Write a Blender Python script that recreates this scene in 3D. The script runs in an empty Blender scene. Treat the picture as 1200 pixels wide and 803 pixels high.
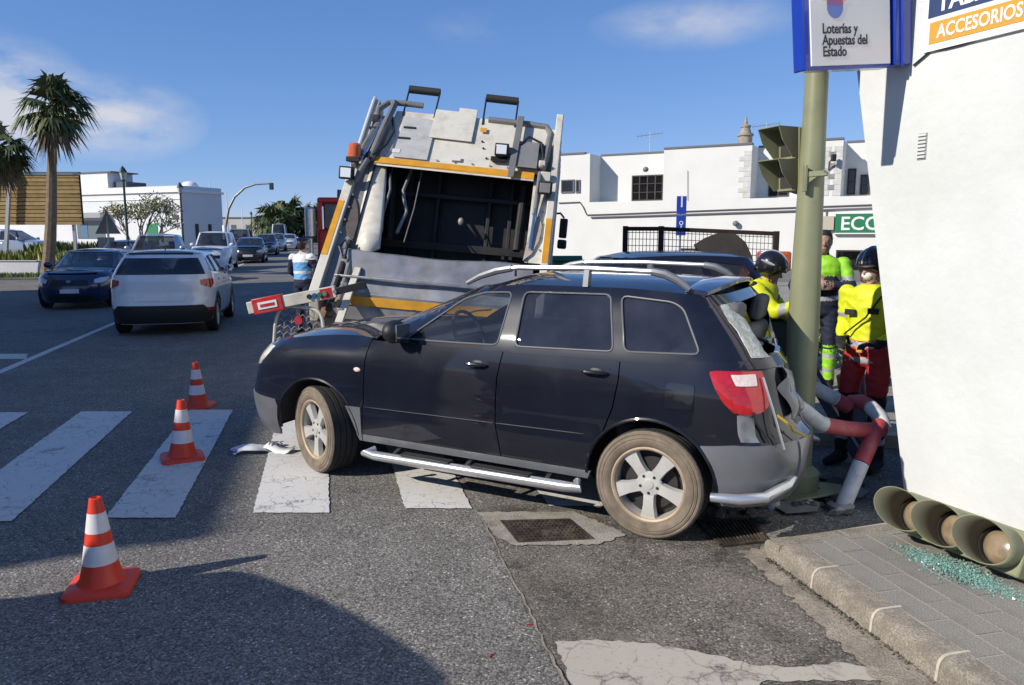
import bpy, bmesh, math, random
import numpy as np
from mathutils import Vector, Matrix, Euler, noise
from mathutils.geometry import delaunay_2d_cdt
from mathutils.kdtree import KDTree
R = math.radians
random.seed(7)
scene = bpy.context.scene
COL = scene.collection

# ------------------------------------------------------------------ camera
F_PX, CAM_H, HORIZON = 880.0, 1.80, 277.0
PITCH = math.atan((401.5 - HORIZON) / F_PX)
cam_d = bpy.data.cameras.new('camera'); cam = bpy.data.objects.new('camera', cam_d); COL.objects.link(cam)
cam_d.sensor_width = 36.0; cam_d.lens = 36.0 * F_PX / 1200.0
cam_d.clip_start = 0.05; cam_d.clip_end = 5000
cam.location = (0, 0, CAM_H); cam.rotation_euler = (math.pi / 2 - PITCH, 0, 0)
scene.camera = cam

# ------------------------------------------------------------------ sun and sky
SUN_AZ = math.atan2(-0.885, -0.465)      # compass angle from +Y towards +X of the direction TO the sun
SUN_EL = R(31)
SUN_DIR = Vector((math.sin(SUN_AZ) * math.cos(SUN_EL), math.cos(SUN_AZ) * math.cos(SUN_EL), math.sin(SUN_EL)))
sun_d = bpy.data.lights.new('sun', 'SUN'); sun_d.energy = 4.3; sun_d.angle = R(0.53); sun_d.color = (1.0, 0.93, 0.825)
sun = bpy.data.objects.new('sun', sun_d); COL.objects.link(sun)
sun.rotation_euler = SUN_DIR.to_track_quat('Z', 'Y').to_euler(); sun.location = SUN_DIR * 60
world = bpy.data.worlds.new('World'); scene.world = world; world.use_nodes = True
wn, wl = world.node_tree.nodes, world.node_tree.links
wn.clear()
w_out = wn.new('ShaderNodeOutputWorld'); w_bg = wn.new('ShaderNodeBackground'); w_sky = wn.new('ShaderNodeTexSky')
w_sky.sky_type = 'NISHITA'; w_sky.sun_disc = False; w_sky.sun_elevation = SUN_EL; w_sky.sun_rotation = SUN_AZ
w_sky.altitude = 6000; w_sky.air_density = 1.6; w_sky.dust_density = 0.0; w_sky.ozone_density = 3.0
w_bg.inputs['Strength'].default_value = 0.125

def wnode(t, **kw):
    n = wn.new(t)
    for k, v in kw.items(): setattr(n, k, v)
    return n
# deeper blue than the raw sky model: one tone curve per channel over the whole sky
w_sep = wnode('ShaderNodeSeparateColor'); wl.new(w_sky.outputs[0], w_sep.inputs[0]); w_com = wnode('ShaderNodeCombineColor')
for ch, (k_, p_) in enumerate(((0.68, 0.88), (1.04, 0.68), (1.90, 0.53))):
    a_ = wnode('ShaderNodeMath', operation='POWER'); wl.new(w_sep.outputs[ch], a_.inputs[0]); a_.inputs[1].default_value = p_
    b_ = wnode('ShaderNodeMath', operation='MULTIPLY'); wl.new(a_.outputs[0], b_.inputs[0]); b_.inputs[1].default_value = k_
    wl.new(b_.outputs[0], w_com.inputs[ch])
# small fair-weather clouds, scattered by noise over the whole sky
w_tc = wnode('ShaderNodeTexCoord')
def cloud_at(u, v, su, sv, power):
    """a soft patch of cloud round one direction of the sky"""
    a = (u - 600) / F_PX; b = -(v - 401.5) / F_PX
    d = Vector((a, math.cos(PITCH) + b * math.sin(PITCH), -math.sin(PITCH) + b * math.cos(PITCH))).normalized()
    right = Vector((d.y, -d.x, 0)).normalized(); up = right.cross(d)
    def dot(vec, sc):
        n = wnode('ShaderNodeVectorMath', operation='DOT_PRODUCT'); wl.new(w_tc.outputs['Generated'], n.inputs[0]); n.inputs[1].default_value = vec * sc
        return n.outputs['Value']
    m = wnode('ShaderNodeCombineXYZ'); wl.new(dot(right, F_PX / su), m.inputs[0]); wl.new(dot(up, F_PX / sv), m.inputs[1])
    f = dot(d, 1.0)
    l = wnode('ShaderNodeVectorMath', operation='LENGTH'); wl.new(m.outputs[0], l.inputs[0])
    r = wnode('ShaderNodeMapRange'); r.inputs['From Min'].default_value = 0.15; r.inputs['From Max'].default_value = 1.15
    r.inputs['To Min'].default_value = power; r.inputs['To Max'].default_value = 0.0
    wl.new(l.outputs['Value'], r.inputs['Value'])
    g = wnode('ShaderNodeMath', operation='GREATER_THAN'); wl.new(f, g.inputs[0]); g.inputs[1].default_value = 0.0
    q = wnode('ShaderNodeMath', operation='MULTIPLY'); wl.new(r.outputs[0], q.inputs[0]); wl.new(g.outputs[0], q.inputs[1])
    return q.outputs[0]
patches = [cloud_at(125, 138, 85, 40, 1.4), cloud_at(0, 112, 75, 55, 1.7), cloud_at(812, 27, 100, 26, 0.7), cloud_at(548, 34, 45, 20, 0.25),
           cloud_at(-420, 60, 220, 70, 0.9), cloud_at(1700, -40, 240, 60, 0.8), cloud_at(-900, -300, 260, 90, 0.8)]
tot = patches[0]
for q in patches[1:]:
    n = wnode('ShaderNodeMath', operation='ADD'); wl.new(tot, n.inputs[0]); wl.new(q, n.inputs[1]); tot = n.outputs[0]
w_map = wnode('ShaderNodeMapping'); w_map.inputs['Scale'].default_value = (1.0, 1.0, 2.2); wl.new(w_tc.outputs['Generated'], w_map.inputs['Vector'])
w_no = wnode('ShaderNodeTexNoise'); w_no.inputs['Scale'].default_value = 9.0; w_no.inputs['Detail'].default_value = 7; w_no.inputs['Roughness'].default_value = 0.58
wl.new(w_map.outputs[0], w_no.inputs['Vector'])
w_r = wnode('ShaderNodeMapRange'); w_r.inputs['From Min'].default_value = 0.33; w_r.inputs['From Max'].default_value = 0.66; wl.new(w_no.outputs['Fac'], w_r.inputs['Value'])
w_mul = wnode('ShaderNodeMath', operation='MULTIPLY'); w_mul.use_clamp = True; wl.new(tot, w_mul.inputs[0]); wl.new(w_r.outputs[0], w_mul.inputs[1])
w_sc = wnode('ShaderNodeMath', operation='MULTIPLY'); wl.new(w_mul.outputs[0], w_sc.inputs[0]); w_sc.inputs[1].default_value = 0.85
w_mix = wnode('ShaderNodeMixRGB'); wl.new(w_sc.outputs[0], w_mix.inputs['Fac']); wl.new(w_com.outputs[0], w_mix.inputs['Color1'])
w_mix.inputs['Color2'].default_value = (4.6, 4.6, 4.9, 1)
wl.new(w_mix.outputs[0], w_bg.inputs['Color']); wl.new(w_bg.outputs[0], w_out.inputs['Surface'])
scene.view_settings.view_transform = 'Standard'; scene.view_settings.look = 'None'
scene.view_settings.exposure = 0.32; scene.view_settings.gamma = 1.0
scene.render.engine = 'CYCLES'
scene.cycles.max_bounces = 8; scene.cycles.transparent_max_bounces = 12; scene.cycles.use_denoising = True

# ------------------------------------------------------------------ measuring helpers (photograph -> metres)
def ray(u, v):
    a = (u - 600) / F_PX; b = -(v - 401.5) / F_PX
    return Vector((a, math.cos(PITCH) + b * math.sin(PITCH), -math.sin(PITCH) + b * math.cos(PITCH)))
def G(u, v, z=0.0):
    r = ray(u, v); t = (z - CAM_H) / r.z
    return Vector((r.x * t, r.y * t, z))
def at(u, v, Y):
    r = ray(u, v); t = Y / r.y
    return Vector((r.x * t, Y, CAM_H + r.z * t))
def ground_z(y):
    return 0.0 if y < 18 else 0.010 * (y - 18)

# ------------------------------------------------------------------ materials
MATS = {}
def nt(name):
    m = bpy.data.materials.new(name); m.use_nodes = True
    n = m.node_tree.nodes; l = m.node_tree.links
    b = n.get('Principled BSDF')
    return m, n, l, b
def setin(b, **kw):
    for k, v in kw.items():
        k = k.replace('_', ' ')
        if k in b.inputs:
            b.inputs[k].default_value = (*v, 1) if isinstance(v, tuple) and len(v) == 3 and b.inputs[k].type == 'RGBA' else v
def mat(name, col, rough=0.5, metal=0.0, coat=0.0, var=0.0, scale=8.0, bump=0.0, bscale=60.0, dirt=None, dirt_amt=0.0, dirt_scale=5.0, spec=None, **kw):
    """principled material with noise variation, optional dirt patches and fine bump"""
    if name in MATS: return MATS[name]
    m, n, l, b = nt(name)
    setin(b, Base_Color=tuple(col), Roughness=rough, Metallic=metal, Coat_Weight=coat, Coat_Roughness=0.04, **kw)
    if spec is not None: b.inputs['Specular IOR Level'].default_value = spec
    tc = n.new('ShaderNodeTexCoord')
    src = None
    if var > 0 or dirt is not None:
        no = n.new('ShaderNodeTexNoise'); no.inputs['Scale'].default_value = scale; no.inputs['Detail'].default_value = 5
        l.new(tc.outputs['Object'], no.inputs['Vector'])
        mp = n.new('ShaderNodeMapRange'); mp.inputs['From Min'].default_value = 0.3; mp.inputs['From Max'].default_value = 0.7
        mp.inputs['To Min'].default_value = 1 - var; mp.inputs['To Max'].default_value = 1 + var
        l.new(no.outputs['Fac'], mp.inputs['Value'])
        vm = n.new('ShaderNodeVectorMath'); vm.operation = 'SCALE'; vm.inputs[0].default_value = col; l.new(mp.outputs[0], vm.inputs['Scale'])
        src = vm.outputs[0]
    if dirt is not None:
        n2 = n.new('ShaderNodeTexNoise'); n2.inputs['Scale'].default_value = dirt_scale; n2.inputs['Detail'].default_value = 8; n2.inputs['Roughness'].default_value = 0.65
        l.new(tc.outputs['Object'], n2.inputs['Vector'])
        rp = n.new('ShaderNodeMapRange'); rp.inputs['From Min'].default_value = 0.62 - 0.25 * dirt_amt; rp.inputs['From Max'].default_value = 0.85 - 0.2 * dirt_amt
        rp.inputs['To Max'].default_value = min(1, 0.35 + dirt_amt * 0.6); l.new(n2.outputs['Fac'], rp.inputs['Value'])
        mx = n.new('ShaderNodeMixRGB'); l.new(rp.outputs[0], mx.inputs['Fac']); l.new(src, mx.inputs['Color1']); mx.inputs['Color2'].default_value = (*dirt, 1)
        src = mx.outputs[0]
        rr = n.new('ShaderNodeMapRange'); rr.inputs['To Min'].default_value = rough; rr.inputs['To Max'].default_value = min(1, rough + 0.35); l.new(rp.outputs[0], rr.inputs['Value'])
        l.new(rr.outputs[0], b.inputs['Roughness'])
    if src is not None: l.new(src, b.inputs['Base Color'])
    if bump > 0:
        nb = n.new('ShaderNodeTexNoise'); nb.inputs['Scale'].default_value = bscale; nb.inputs['Detail'].default_value = 4
        l.new(tc.outputs['Object'], nb.inputs['Vector'])
        bp = n.new('ShaderNodeBump'); bp.inputs['Strength'].default_value = bump; bp.inputs['Distance'].default_value = 0.01
        l.new(nb.outputs['Fac'], bp.inputs['Height']); l.new(bp.outputs[0], b.inputs['Normal'])
    MATS[name] = m
    return m
def glass_mat(name, tint, refl=1.0, rough=0.0, dust=0.0, dcol=(0.35, 0.36, 0.40)):
    """thin car or window glass: tinted see-through, fresnel reflection, a film of dust and haze"""
    if name in MATS: return MATS[name]
    m, n, l, b = nt(name); n.remove(b)
    out = n.get('Material Output')
    tr = n.new('ShaderNodeBsdfTransparent'); tr.inputs['Color'].default_value = (*tint, 1)
    gl = n.new('ShaderNodeBsdfGlossy'); gl.inputs['Roughness'].default_value = rough; gl.inputs['Color'].default_value = (refl, refl, refl, 1)
    lw = n.new('ShaderNodeLayerWeight'); lw.inputs['Blend'].default_value = 0.5
    pw = n.new('ShaderNodeMath'); pw.operation = 'POWER'; l.new(lw.outputs['Facing'], pw.inputs[0]); pw.inputs[1].default_value = 4.5
    mr = n.new('ShaderNodeMapRange'); mr.inputs['To Min'].default_value = 0.055; mr.inputs['To Max'].default_value = 1.0; l.new(pw.outputs[0], mr.inputs['Value'])
    mx = n.new('ShaderNodeMixShader'); l.new(mr.outputs[0], mx.inputs['Fac']); l.new(tr.outputs[0], mx.inputs[1]); l.new(gl.outputs[0], mx.inputs[2])
    res = mx.outputs[0]
    if dust > 0:
        df = n.new('ShaderNodeBsdfDiffuse'); df.inputs['Color'].default_value = (*dcol, 1)
        tc = n.new('ShaderNodeTexCoord'); no = n.new('ShaderNodeTexNoise'); no.inputs['Scale'].default_value = 3.5; no.inputs['Detail'].default_value = 6; l.new(tc.outputs['Object'], no.inputs['Vector'])
        r2 = n.new('ShaderNodeMapRange'); r2.inputs['From Min'].default_value = 0.3; r2.inputs['From Max'].default_value = 0.7; r2.inputs['To Min'].default_value = dust * .5; r2.inputs['To Max'].default_value = dust * 1.5; l.new(no.outputs['Fac'], r2.inputs['Value'])
        m2 = n.new('ShaderNodeMixShader'); l.new(r2.outputs[0], m2.inputs['Fac']); l.new(res, m2.inputs[1]); l.new(df.outputs[0], m2.inputs[2]); res = m2.outputs[0]
    l.new(res, out.inputs['Surface'])
    MATS[name] = m
    return m

# ------------------------------------------------------------------ objects
def tag(o, label=None, cat=None, group=None, kind=None):
    if label: o['label'] = label
    if cat: o['category'] = cat
    if group: o['group'] = group
    if kind: o['kind'] = kind
    return o
def empty(name, loc=(0, 0, 0), rz=0.0, label=None, cat=None, group=None, rot=None):
    o = bpy.data.objects.new(name, None); COL.objects.link(o); o.empty_display_size = 0.1
    o.location = loc; o.rotation_euler = rot if rot else (0, 0, rz)
    return tag(o, label, cat, group)
def mesh_obj(name, verts, faces, m, parent=None, sharp=35, midx=None, bevel=0.0, loc=None, rot=None, flat=False):
    me = bpy.data.meshes.new(name)
    me.from_pydata([tuple(v) for v in verts], [], [tuple(f) for f in faces]); me.update()
    for q in (m if isinstance(m, (list, tuple)) else [m]): me.materials.append(q)
    if midx is not None: me.polygons.foreach_set('material_index', midx)
    if not flat:
        me.polygons.foreach_set('use_smooth', [True] * len(me.polygons))
        me.set_sharp_from_angle(angle=R(sharp))
    o = bpy.data.objects.new(name, me); COL.objects.link(o)
    if parent: o.parent = parent
    if loc is not None: o.location = loc
    if rot is not None: o.rotation_euler = rot
    if bevel > 0:
        b = o.modifiers.new('bevel', 'BEVEL'); b.width = bevel; b.segments = 2; b.limit_method = 'ANGLE'; b.angle_limit = R(40)
    return o
def copy_tree(o, parent=None):
    c = o.copy(); COL.objects.link(c); c.parent = parent
    for ch in list(o.children): copy_tree(ch, c)
    return c

class MB:
    """collects simple shapes that become one mesh object"""
    def __init__(s): s.v = []; s.f = []; s.m = []; s.cur = 0
    def add(s, vs, fs):
        k = len(s.v); s.v += [tuple(v) for v in vs]; s.f += [tuple(i + k for i in f) for f in fs]; s.m += [s.cur] * len(fs); return s
    def box(s, c, d, M=None, taper=1.0):
        x, y, z = d[0] / 2, d[1] / 2, d[2] / 2; t = taper
        vs = [(-x, -y, -z), (x, -y, -z), (x, y, -z), (-x, y, -z), (-x * t, -y * t, z), (x * t, -y * t, z), (x * t, y * t, z), (-x * t, y * t, z)]
        fs = [(0, 3, 2, 1), (4, 5, 6, 7), (0, 1, 5, 4), (1, 2, 6, 5), (2, 3, 7, 6), (3, 0, 4, 7)]
        if M is not None: vs = [M @ Vector(v) for v in vs]
        return s.add([Vector(v) + Vector(c) for v in vs], fs)
    def bar(s, p, q, w, h, up=(0, 0, 1)):
        """rectangular bar from p to q"""
        p, q = Vector(p), Vector(q); d = (q - p).normalized(); u = Vector(up)
        a = d.cross(u)
        if a.length < 1e-4: a = d.cross(Vector((1, 0, 0)))
        a.normalize(); b = a.cross(d).normalized(); a = a * w / 2; b = b * h / 2
        vs = [p - a - b, p + a - b, p + a + b, p - a + b, q - a - b, q + a - b, q + a + b, q - a + b]
        return s.add(vs, [(0, 1, 2, 3), (7, 6, 5, 4), (0, 4, 5, 1), (1, 5, 6, 2), (2, 6, 7, 3), (3, 7, 4, 0)])
    def tube(s, pts, r, n=10, caps=True, closed=False):
        pts = [Vector(p) for p in pts]; N = len(pts); rs = r if isinstance(r, (list, tuple)) else [r] * N
        vs = []; fs = []; prev = None
        for i, p in enumerate(pts):
            if closed: t = (pts[(i + 1) % N] - pts[i - 1])
            else: t = (pts[min(i + 1, N - 1)] - pts[max(i - 1, 0)])
            t.normalize()
            if prev is None:
                a = t.cross(Vector((0, 0, 1)))
                if a.length < 1e-3: a = t.cross(Vector((1, 0, 0)))
            else:
                a = prev - t * prev.dot(t)
            a.normalize(); prev = a; b = t.cross(a)
            for k in range(n):
                th = 2 * math.pi * k / n; vs.append(p + (a * math.cos(th) + b * math.sin(th)) * rs[i])
        M = N if closed else N - 1
        for i in range(M):
            for k in range(n):
                i2 = (i + 1) % N
                fs.append((i * n + k, i * n + (k + 1) % n, i2 * n + (k + 1) % n, i2 * n + k))
        if caps and not closed:
            fs.append(tuple(reversed(range(n)))); fs.append(tuple(range((N - 1) * n, N * n)))
        return s.add(vs, fs)
    def cyl(s, p, q, r0, r1=None, n=16): return s.tube([p, q], [r0, r0 if r1 is None else r1], n)
    def lathe(s, prof, n=24, M=None, caps=False):
        """prof: (radius, height) pairs about local Z"""
        vs = []; fs = []; N = len(prof)
        for k in range(n):
            th = 2 * math.pi * k / n
            for (r, z) in prof: vs.append(Vector((r * math.cos(th), r * math.sin(th), z)))
        for k in range(n):
            k2 = (k + 1) % n
            for i in range(N - 1): fs.append((k * N + i, k2 * N + i, k2 * N + i + 1, k * N + i + 1))
        if caps:
            fs.append(tuple(k * N for k in reversed(range(n)))); fs.append(tuple(k * N + N - 1 for k in range(n)))
        if M is not None: vs = [M @ v for v in vs]
        return s.add(vs, fs)
    def prism(s, poly, t, M=None):
        """poly in local XY, thickness t along local Z (0..t)"""
        n = len(poly)
        vs = [Vector((p[0], p[1], 0)) for p in poly] + [Vector((p[0], p[1], t)) for p in poly]
        fs = [tuple(reversed(range(n))), tuple(range(n, 2 * n))] + [(i, (i + 1) % n, n + (i + 1) % n, n + i) for i in range(n)]
        if M is not None: vs = [M @ v for v in vs]
        return s.add(vs, fs)
    def sphere(s, c, r, n=14, m=9, M=None):
        rx, ry, rz = (r, r, r) if not isinstance(r, (tuple, list)) else r
        vs = [Vector((0, 0, -rz))]; fs = []
        for i in range(1, m):
            ph = -math.pi / 2 + math.pi * i / m
            for k in range(n):
                th = 2 * math.pi * k / n; vs.append(Vector((rx * math.cos(ph) * math.cos(th), ry * math.cos(ph) * math.sin(th), rz * math.sin(ph))))
        vs.append(Vector((0, 0, rz)))
        for k in range(n): fs.append((0, 1 + (k + 1) % n, 1 + k))
        for i in range(m - 2):
            for k in range(n):
                a = 1 + i * n + k; b = 1 + i * n + (k + 1) % n; fs.append((a, b, b + n, a + n))
        L = len(vs) - 1; o = 1 + (m - 2) * n
        for k in range(n): fs.append((o + k, o + (k + 1) % n, L))
        if M is not None: vs = [M @ v for v in vs]
        return s.add([v + Vector(c) for v in vs], fs)
    def build(s, name, m, parent=None, sharp=35, bevel=0.0, loc=None, rot=None, flat=False):
        return mesh_obj(name, s.v, s.f, m, parent, sharp, s.m if isinstance(m, (list, tuple)) else None, bevel, loc, rot, flat)
def frame(o, x, y, z=None):
    """matrix with given origin and local axes"""
    x = Vector(x).normalized(); y = Vector(y).normalized(); z = x.cross(y) if z is None else Vector(z)
    M = Matrix((x, y, z)).transposed().to_4x4(); M.translation = Vector(o); return M
def text_mesh(name, s, size, m, parent=None, M=None, bold=0.0, depth=0.002, align='LEFT', sx=1.0):
    c = bpy.data.curves.new(name, 'FONT'); c.body = s; c.size = size; c.offset = bold; c.extrude = depth; c.align_x = align; c.resolution_u = 3
    o = bpy.data.objects.new(name, c); COL.objects.link(o)
    bpy.context.view_layer.update()
    dg = bpy.context.evaluated_depsgraph_get()
    me = bpy.data.meshes.new_from_object(o.evaluated_get(dg)); COL.objects.unlink(o); bpy.data.objects.remove(o)
    me.materials.clear(); me.materials.append(m)
    me.transform(Matrix.Diagonal((sx, 1, 1, 1)))
    if M is not None: me.transform(M)
    o = bpy.data.objects.new(name, me); COL.objects.link(o)
    if parent: o.parent = parent
    return o
def pchip(pts):
    """smooth monotone curve through (x, y) pairs"""
    pts = sorted(pts); x = np.array([p[0] for p in pts], float); y = np.array([p[1] for p in pts], float)
    h = np.diff(x); d = np.diff(y) / h; m = np.zeros_like(y)
    for i in range(1, len(x) - 1):
        if d[i - 1] * d[i] > 0:
            w1 = 2 * h[i] + h[i - 1]; w2 = h[i] + 2 * h[i - 1]; m[i] = (w1 + w2) / (w1 / d[i - 1] + w2 / d[i])
    m[0] = d[0]; m[-1] = d[-1]
    def f(q):
        q = float(min(max(q, x[0]), x[-1])); i = int(min(max(np.searchsorted(x, q) - 1, 0), len(h) - 1)); t = (q - x[i]) / h[i]
        return float((2*t**3 - 3*t*t + 1) * y[i] + (t**3 - 2*t*t + t) * h[i] * m[i] + (-2*t**3 + 3*t*t) * y[i + 1] + (t**3 - t*t) * h[i] * m[i + 1])
    return f
def lerp(a, b, t): return a + (b - a) * t
def smooth(a, b, x):
    t = min(1, max(0, (x - a) / (b - a))); return t * t * (3 - 2 * t)
# ================================================================== ground, road, pavement
def asphalt_mat(name, tint, stain=0.5, dust=0.0, seed=0.0):
    m, n, l, b = nt(name)
    tc = n.new('ShaderNodeTexCoord')
    def noise_(scale, detail=4, rough=0.55, off=0.0):
        mp = n.new('ShaderNodeMapping'); mp.inputs['Location'].default_value = (seed + off, off * 2, 0); l.new(tc.outputs['Object'], mp.inputs['Vector'])
        q = n.new('ShaderNodeTexNoise'); q.inputs['Scale'].default_value = scale; q.inputs['Detail'].default_value = detail; q.inputs['Roughness'].default_value = rough
        l.new(mp.outputs[0], q.inputs['Vector']); return q.outputs['Fac']
    def ramp(src, a, bb, lo, hi):
        r = n.new('ShaderNodeMapRange'); r.inputs['From Min'].default_value = a; r.inputs['From Max'].default_value = bb
        r.inputs['To Min'].default_value = lo; r.inputs['To Max'].default_value = hi; l.new(src, r.inputs['Value']); return r.outputs[0]
    def mul(a, c):
        q = n.new('ShaderNodeMath'); q.operation = 'MULTIPLY'; l.new(a, q.inputs[0]); l.new(c, q.inputs[1]); return q.outputs[0]
    vo = n.new('ShaderNodeTexVoronoi'); vo.inputs['Scale'].default_value = 105; l.new(tc.outputs['Object'], vo.inputs['Vector'])
    sep = n.new('ShaderNodeSeparateColor'); l.new(vo.outputs['Color'], sep.inputs[0])
    agg = ramp(sep.outputs[0], 0.0, 1.0, 0.45, 1.55)
    pale = ramp(sep.outputs[1], 0.9, 1.0, 1.0, 2.3)
    gap = ramp(vo.outputs['Distance'], 0.25, 0.75, 1.0, 0.55)
    big = ramp(noise_(0.55, 6, 0.6), 0.3, 0.72, 1.18, 0.8)
    mid = ramp(noise_(3.2, 6, 0.65, 3.1), 0.3, 0.7, 1.15, 0.84)
    st = mul(ramp(noise_(1.7, 7, 0.7, 9.3), 0.60 if stain < .5 else 0.50, 0.74 if stain < .5 else 0.66, 1.0, 1.0 - stain), ramp(noise_(5.5, 3, 0.5, 17.0), 0.70, 0.76, 1.0, 0.55))
    k = mul(mul(mul(agg, pale), mul(gap, big)), mul(mid, st))
    vm = n.new('ShaderNodeVectorMath'); vm.operation = 'SCALE'; vm.inputs[0].default_value = tint; l.new(k, vm.inputs['Scale'])
    col = vm.outputs[0]
    if dust > 0:
        mx = n.new('ShaderNodeMixRGB'); l.new(ramp(noise_(2.0, 8, 0.7, 5.5), 0.45, 0.75, 0.0, dust), mx.inputs['Fac']); l.new(col, mx.inputs['Color1']); mx.inputs['Color2'].default_value = (0.30, 0.26, 0.21, 1)
        col = mx.outputs[0]
    l.new(col, b.inputs['Base Color'])
    b.inputs['Roughness'].default_value = 0.86; b.inputs['Specular IOR Level'].default_value = 0.3
    bp = n.new('ShaderNodeBump'); bp.inputs['Strength'].default_value = 0.55; bp.inputs['Distance'].default_value = 0.004
    l.new(vo.outputs['Distance'], bp.inputs['Height']); bp.invert = True; l.new(bp.outputs[0], b.inputs['Normal'])
    return m
def paint_mat(name, col, crack=1.0, wear=0.5, cscale=11.0):
    """old road paint: crazed by cracks and worn through to the asphalt"""
    m, n, l, b = nt(name)
    tc = n.new('ShaderNodeTexCoord')
    wob = n.new('ShaderNodeTexNoise'); wob.inputs['Scale'].default_value = 9; wob.inputs['Detail'].default_value = 4; l.new(tc.outputs['Object'], wob.inputs['Vector'])
    av = n.new('ShaderNodeMixRGB'); av.blend_type = 'ADD'; av.inputs['Fac'].default_value = 0.09; l.new(tc.outputs['Object'], av.inputs['Color1']); l.new(wob.outputs['Color'], av.inputs['Color2'])
    vo = n.new('ShaderNodeTexVoronoi'); vo.feature = 'DISTANCE_TO_EDGE'; vo.inputs['Scale'].default_value = cscale; l.new(av.outputs[0], vo.inputs['Vector'])
    no = n.new('ShaderNodeTexNoise'); no.inputs['Scale'].default_value = 3.2; no.inputs['Detail'].default_value = 8; no.inputs['Roughness'].default_value = 0.7; l.new(tc.outputs['Object'], no.inputs['Vector'])
    n2 = n.new('ShaderNodeTexNoise'); n2.inputs['Scale'].default_value = 70; n2.inputs['Detail'].default_value = 3; l.new(tc.outputs['Object'], n2.inputs['Vector'])
    def mr(src, a, bb, lo, hi):
        r = n.new('ShaderNodeMapRange'); r.inputs['From Min'].default_value = a; r.inputs['From Max'].default_value = bb; r.inputs['To Min'].default_value = lo; r.inputs['To Max'].default_value = hi
        l.new(src, r.inputs['Value']); return r.outputs[0]
    def op(o, a, c):
        q = n.new('ShaderNodeMath'); q.operation = o; q.use_clamp = True
        for i, s in enumerate((a, c)):
            if isinstance(s, float): q.inputs[i].default_value = s
            else: l.new(s, q.inputs[i])
        return q.outputs[0]
    cr = mr(vo.outputs['Distance'], 0.0, 0.028 * crack, 1.0, 0.0)
    cr = op('MULTIPLY', cr, mr(no.outputs['Fac'], 0.42, 0.58, 0.0, 0.9))
    we = op('MULTIPLY', mr(no.outputs['Fac'], 0.74 - 0.25 * wear, 0.80 - 0.2 * wear, 0.0, 1.0), mr(n2.outputs['Fac'], 0.4, 0.6, 0.25, 1.0))
    sp = mr(n2.outputs['Fac'], 0.64, 0.72, 0.0, 0.55)
    fac = op('MAXIMUM', op('MAXIMUM', cr, we), sp)
    mx = n.new('ShaderNodeMixRGB'); l.new(fac, mx.inputs['Fac']); mx.inputs['Color1'].default_value = (*col, 1); mx.inputs['Color2'].default_value = (0.065, 0.063, 0.06, 1)
    l.new(mx.outputs[0], b.inputs['Base Color']); b.inputs['Roughness'].default_value = 0.75
    bp = n.new('ShaderNodeBump'); bp.inputs['Strength'].default_value = 0.35; bp.inputs['Distance'].default_value = 0.004; bp.invert = True; l.new(fac, bp.inputs['Height']); l.new(bp.outputs[0], b.inputs['Normal'])
    return m
M_ASPH = asphalt_mat('asphalt', (0.215, 0.203, 0.184), 0.40)
M_ASPH2 = asphalt_mat('asphalt_patch', (0.165, 0.150, 0.130), 0.62, 0.35, 4.0)
M_PAINT = paint_mat('road_paint', (0.62, 0.605, 0.57), 1.25, 0.58, 9.0)
M_PAINT_OLD = paint_mat('worn_road_paint', (0.42, 0.38, 0.32), 0.9, 0.85, 5.0)
M_CONC = mat('concrete', (0.34, 0.31, 0.26), 0.9, var=0.4, scale=90, bump=0.6, bscale=90, dirt=(0.15, 0.13, 0.105), dirt_amt=0.8)
M_KERB = mat('kerb_stone', (0.275, 0.24, 0.195), 0.92, var=0.45, scale=120, bump=0.8, bscale=130, dirt=(0.145, 0.125, 0.10), dirt_amt=0.8, dirt_scale=9)
M_MORTAR = mat('pale_mortar', (0.46, 0.41, 0.33), 0.95, var=0.15, scale=20, bump=0.4)
M_TILE = mat('paving_tile', (0.25, 0.235, 0.21), 0.9, var=0.45, scale=160, bump=0.6, bscale=200, dirt=(0.12, 0.11, 0.10), dirt_amt=0.5, dirt_scale=2.5)
M_SAND = mat('gutter_sand', (0.33, 0.28, 0.22), 0.95, var=0.4, scale=110, bump=0.8, bscale=120, dirt=(0.13, 0.115, 0.095), dirt_amt=0.85, dirt_scale=7)
M_EARTH = mat('dry_earth', (0.26, 0.21, 0.15), 0.95, var=0.3, scale=0.3, bump=0.4, bscale=6)

def sheet(name, pts, m, z=0.0, parent=None, kind='structure', label=None):
    """flat polygon following the gentle rise of the street"""
    o = mesh_obj(name, [(p[0], p[1], ground_z(p[1]) + z) for p in pts], [tuple(range(len(pts)))], m, parent, flat=True)
    if kind and not parent: o['kind'] = kind
    return o
# ground to the horizon and the street on top of it
ys = [-60, -20, 0, 18, 40, 80, 150, 300, 700, 1600, 3500]
gv = []; gf = []
for j, y in enumerate(ys):
    for i, x in enumerate([-3500, -400, -60, 0, 60, 400, 3500]): gv.append((x, y, (ground_z(y) if y < 150 else 1.32) - 0.03))
for j in range(len(ys) - 1):
    for i in range(6): gf.append((j * 7 + i, j * 7 + i + 1, j * 7 + 8 + i, j * 7 + 7 + i))
tag(mesh_obj('ground', gv, gf, M_EARTH, flat=True), kind='structure')
rv = []; rf = []
rys = [-25, -5, 0, 3, 6, 9, 12, 18, 30, 60, 110, 149]
for y in rys:
    e = -13.4 - 0.25 * y
    for x in (min(e, -4), -3, 0, 3, 24): rv.append((x, y, ground_z(y)))
for j in range(len(rys) - 1):
    for i in range(4): rf.append((j * 5 + i, j * 5 + i + 1, j * 5 + 6 + i, j * 5 + 5 + i))
road = tag(mesh_obj('road', rv, rf, M_ASPH, flat=True), kind='structure')

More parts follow.
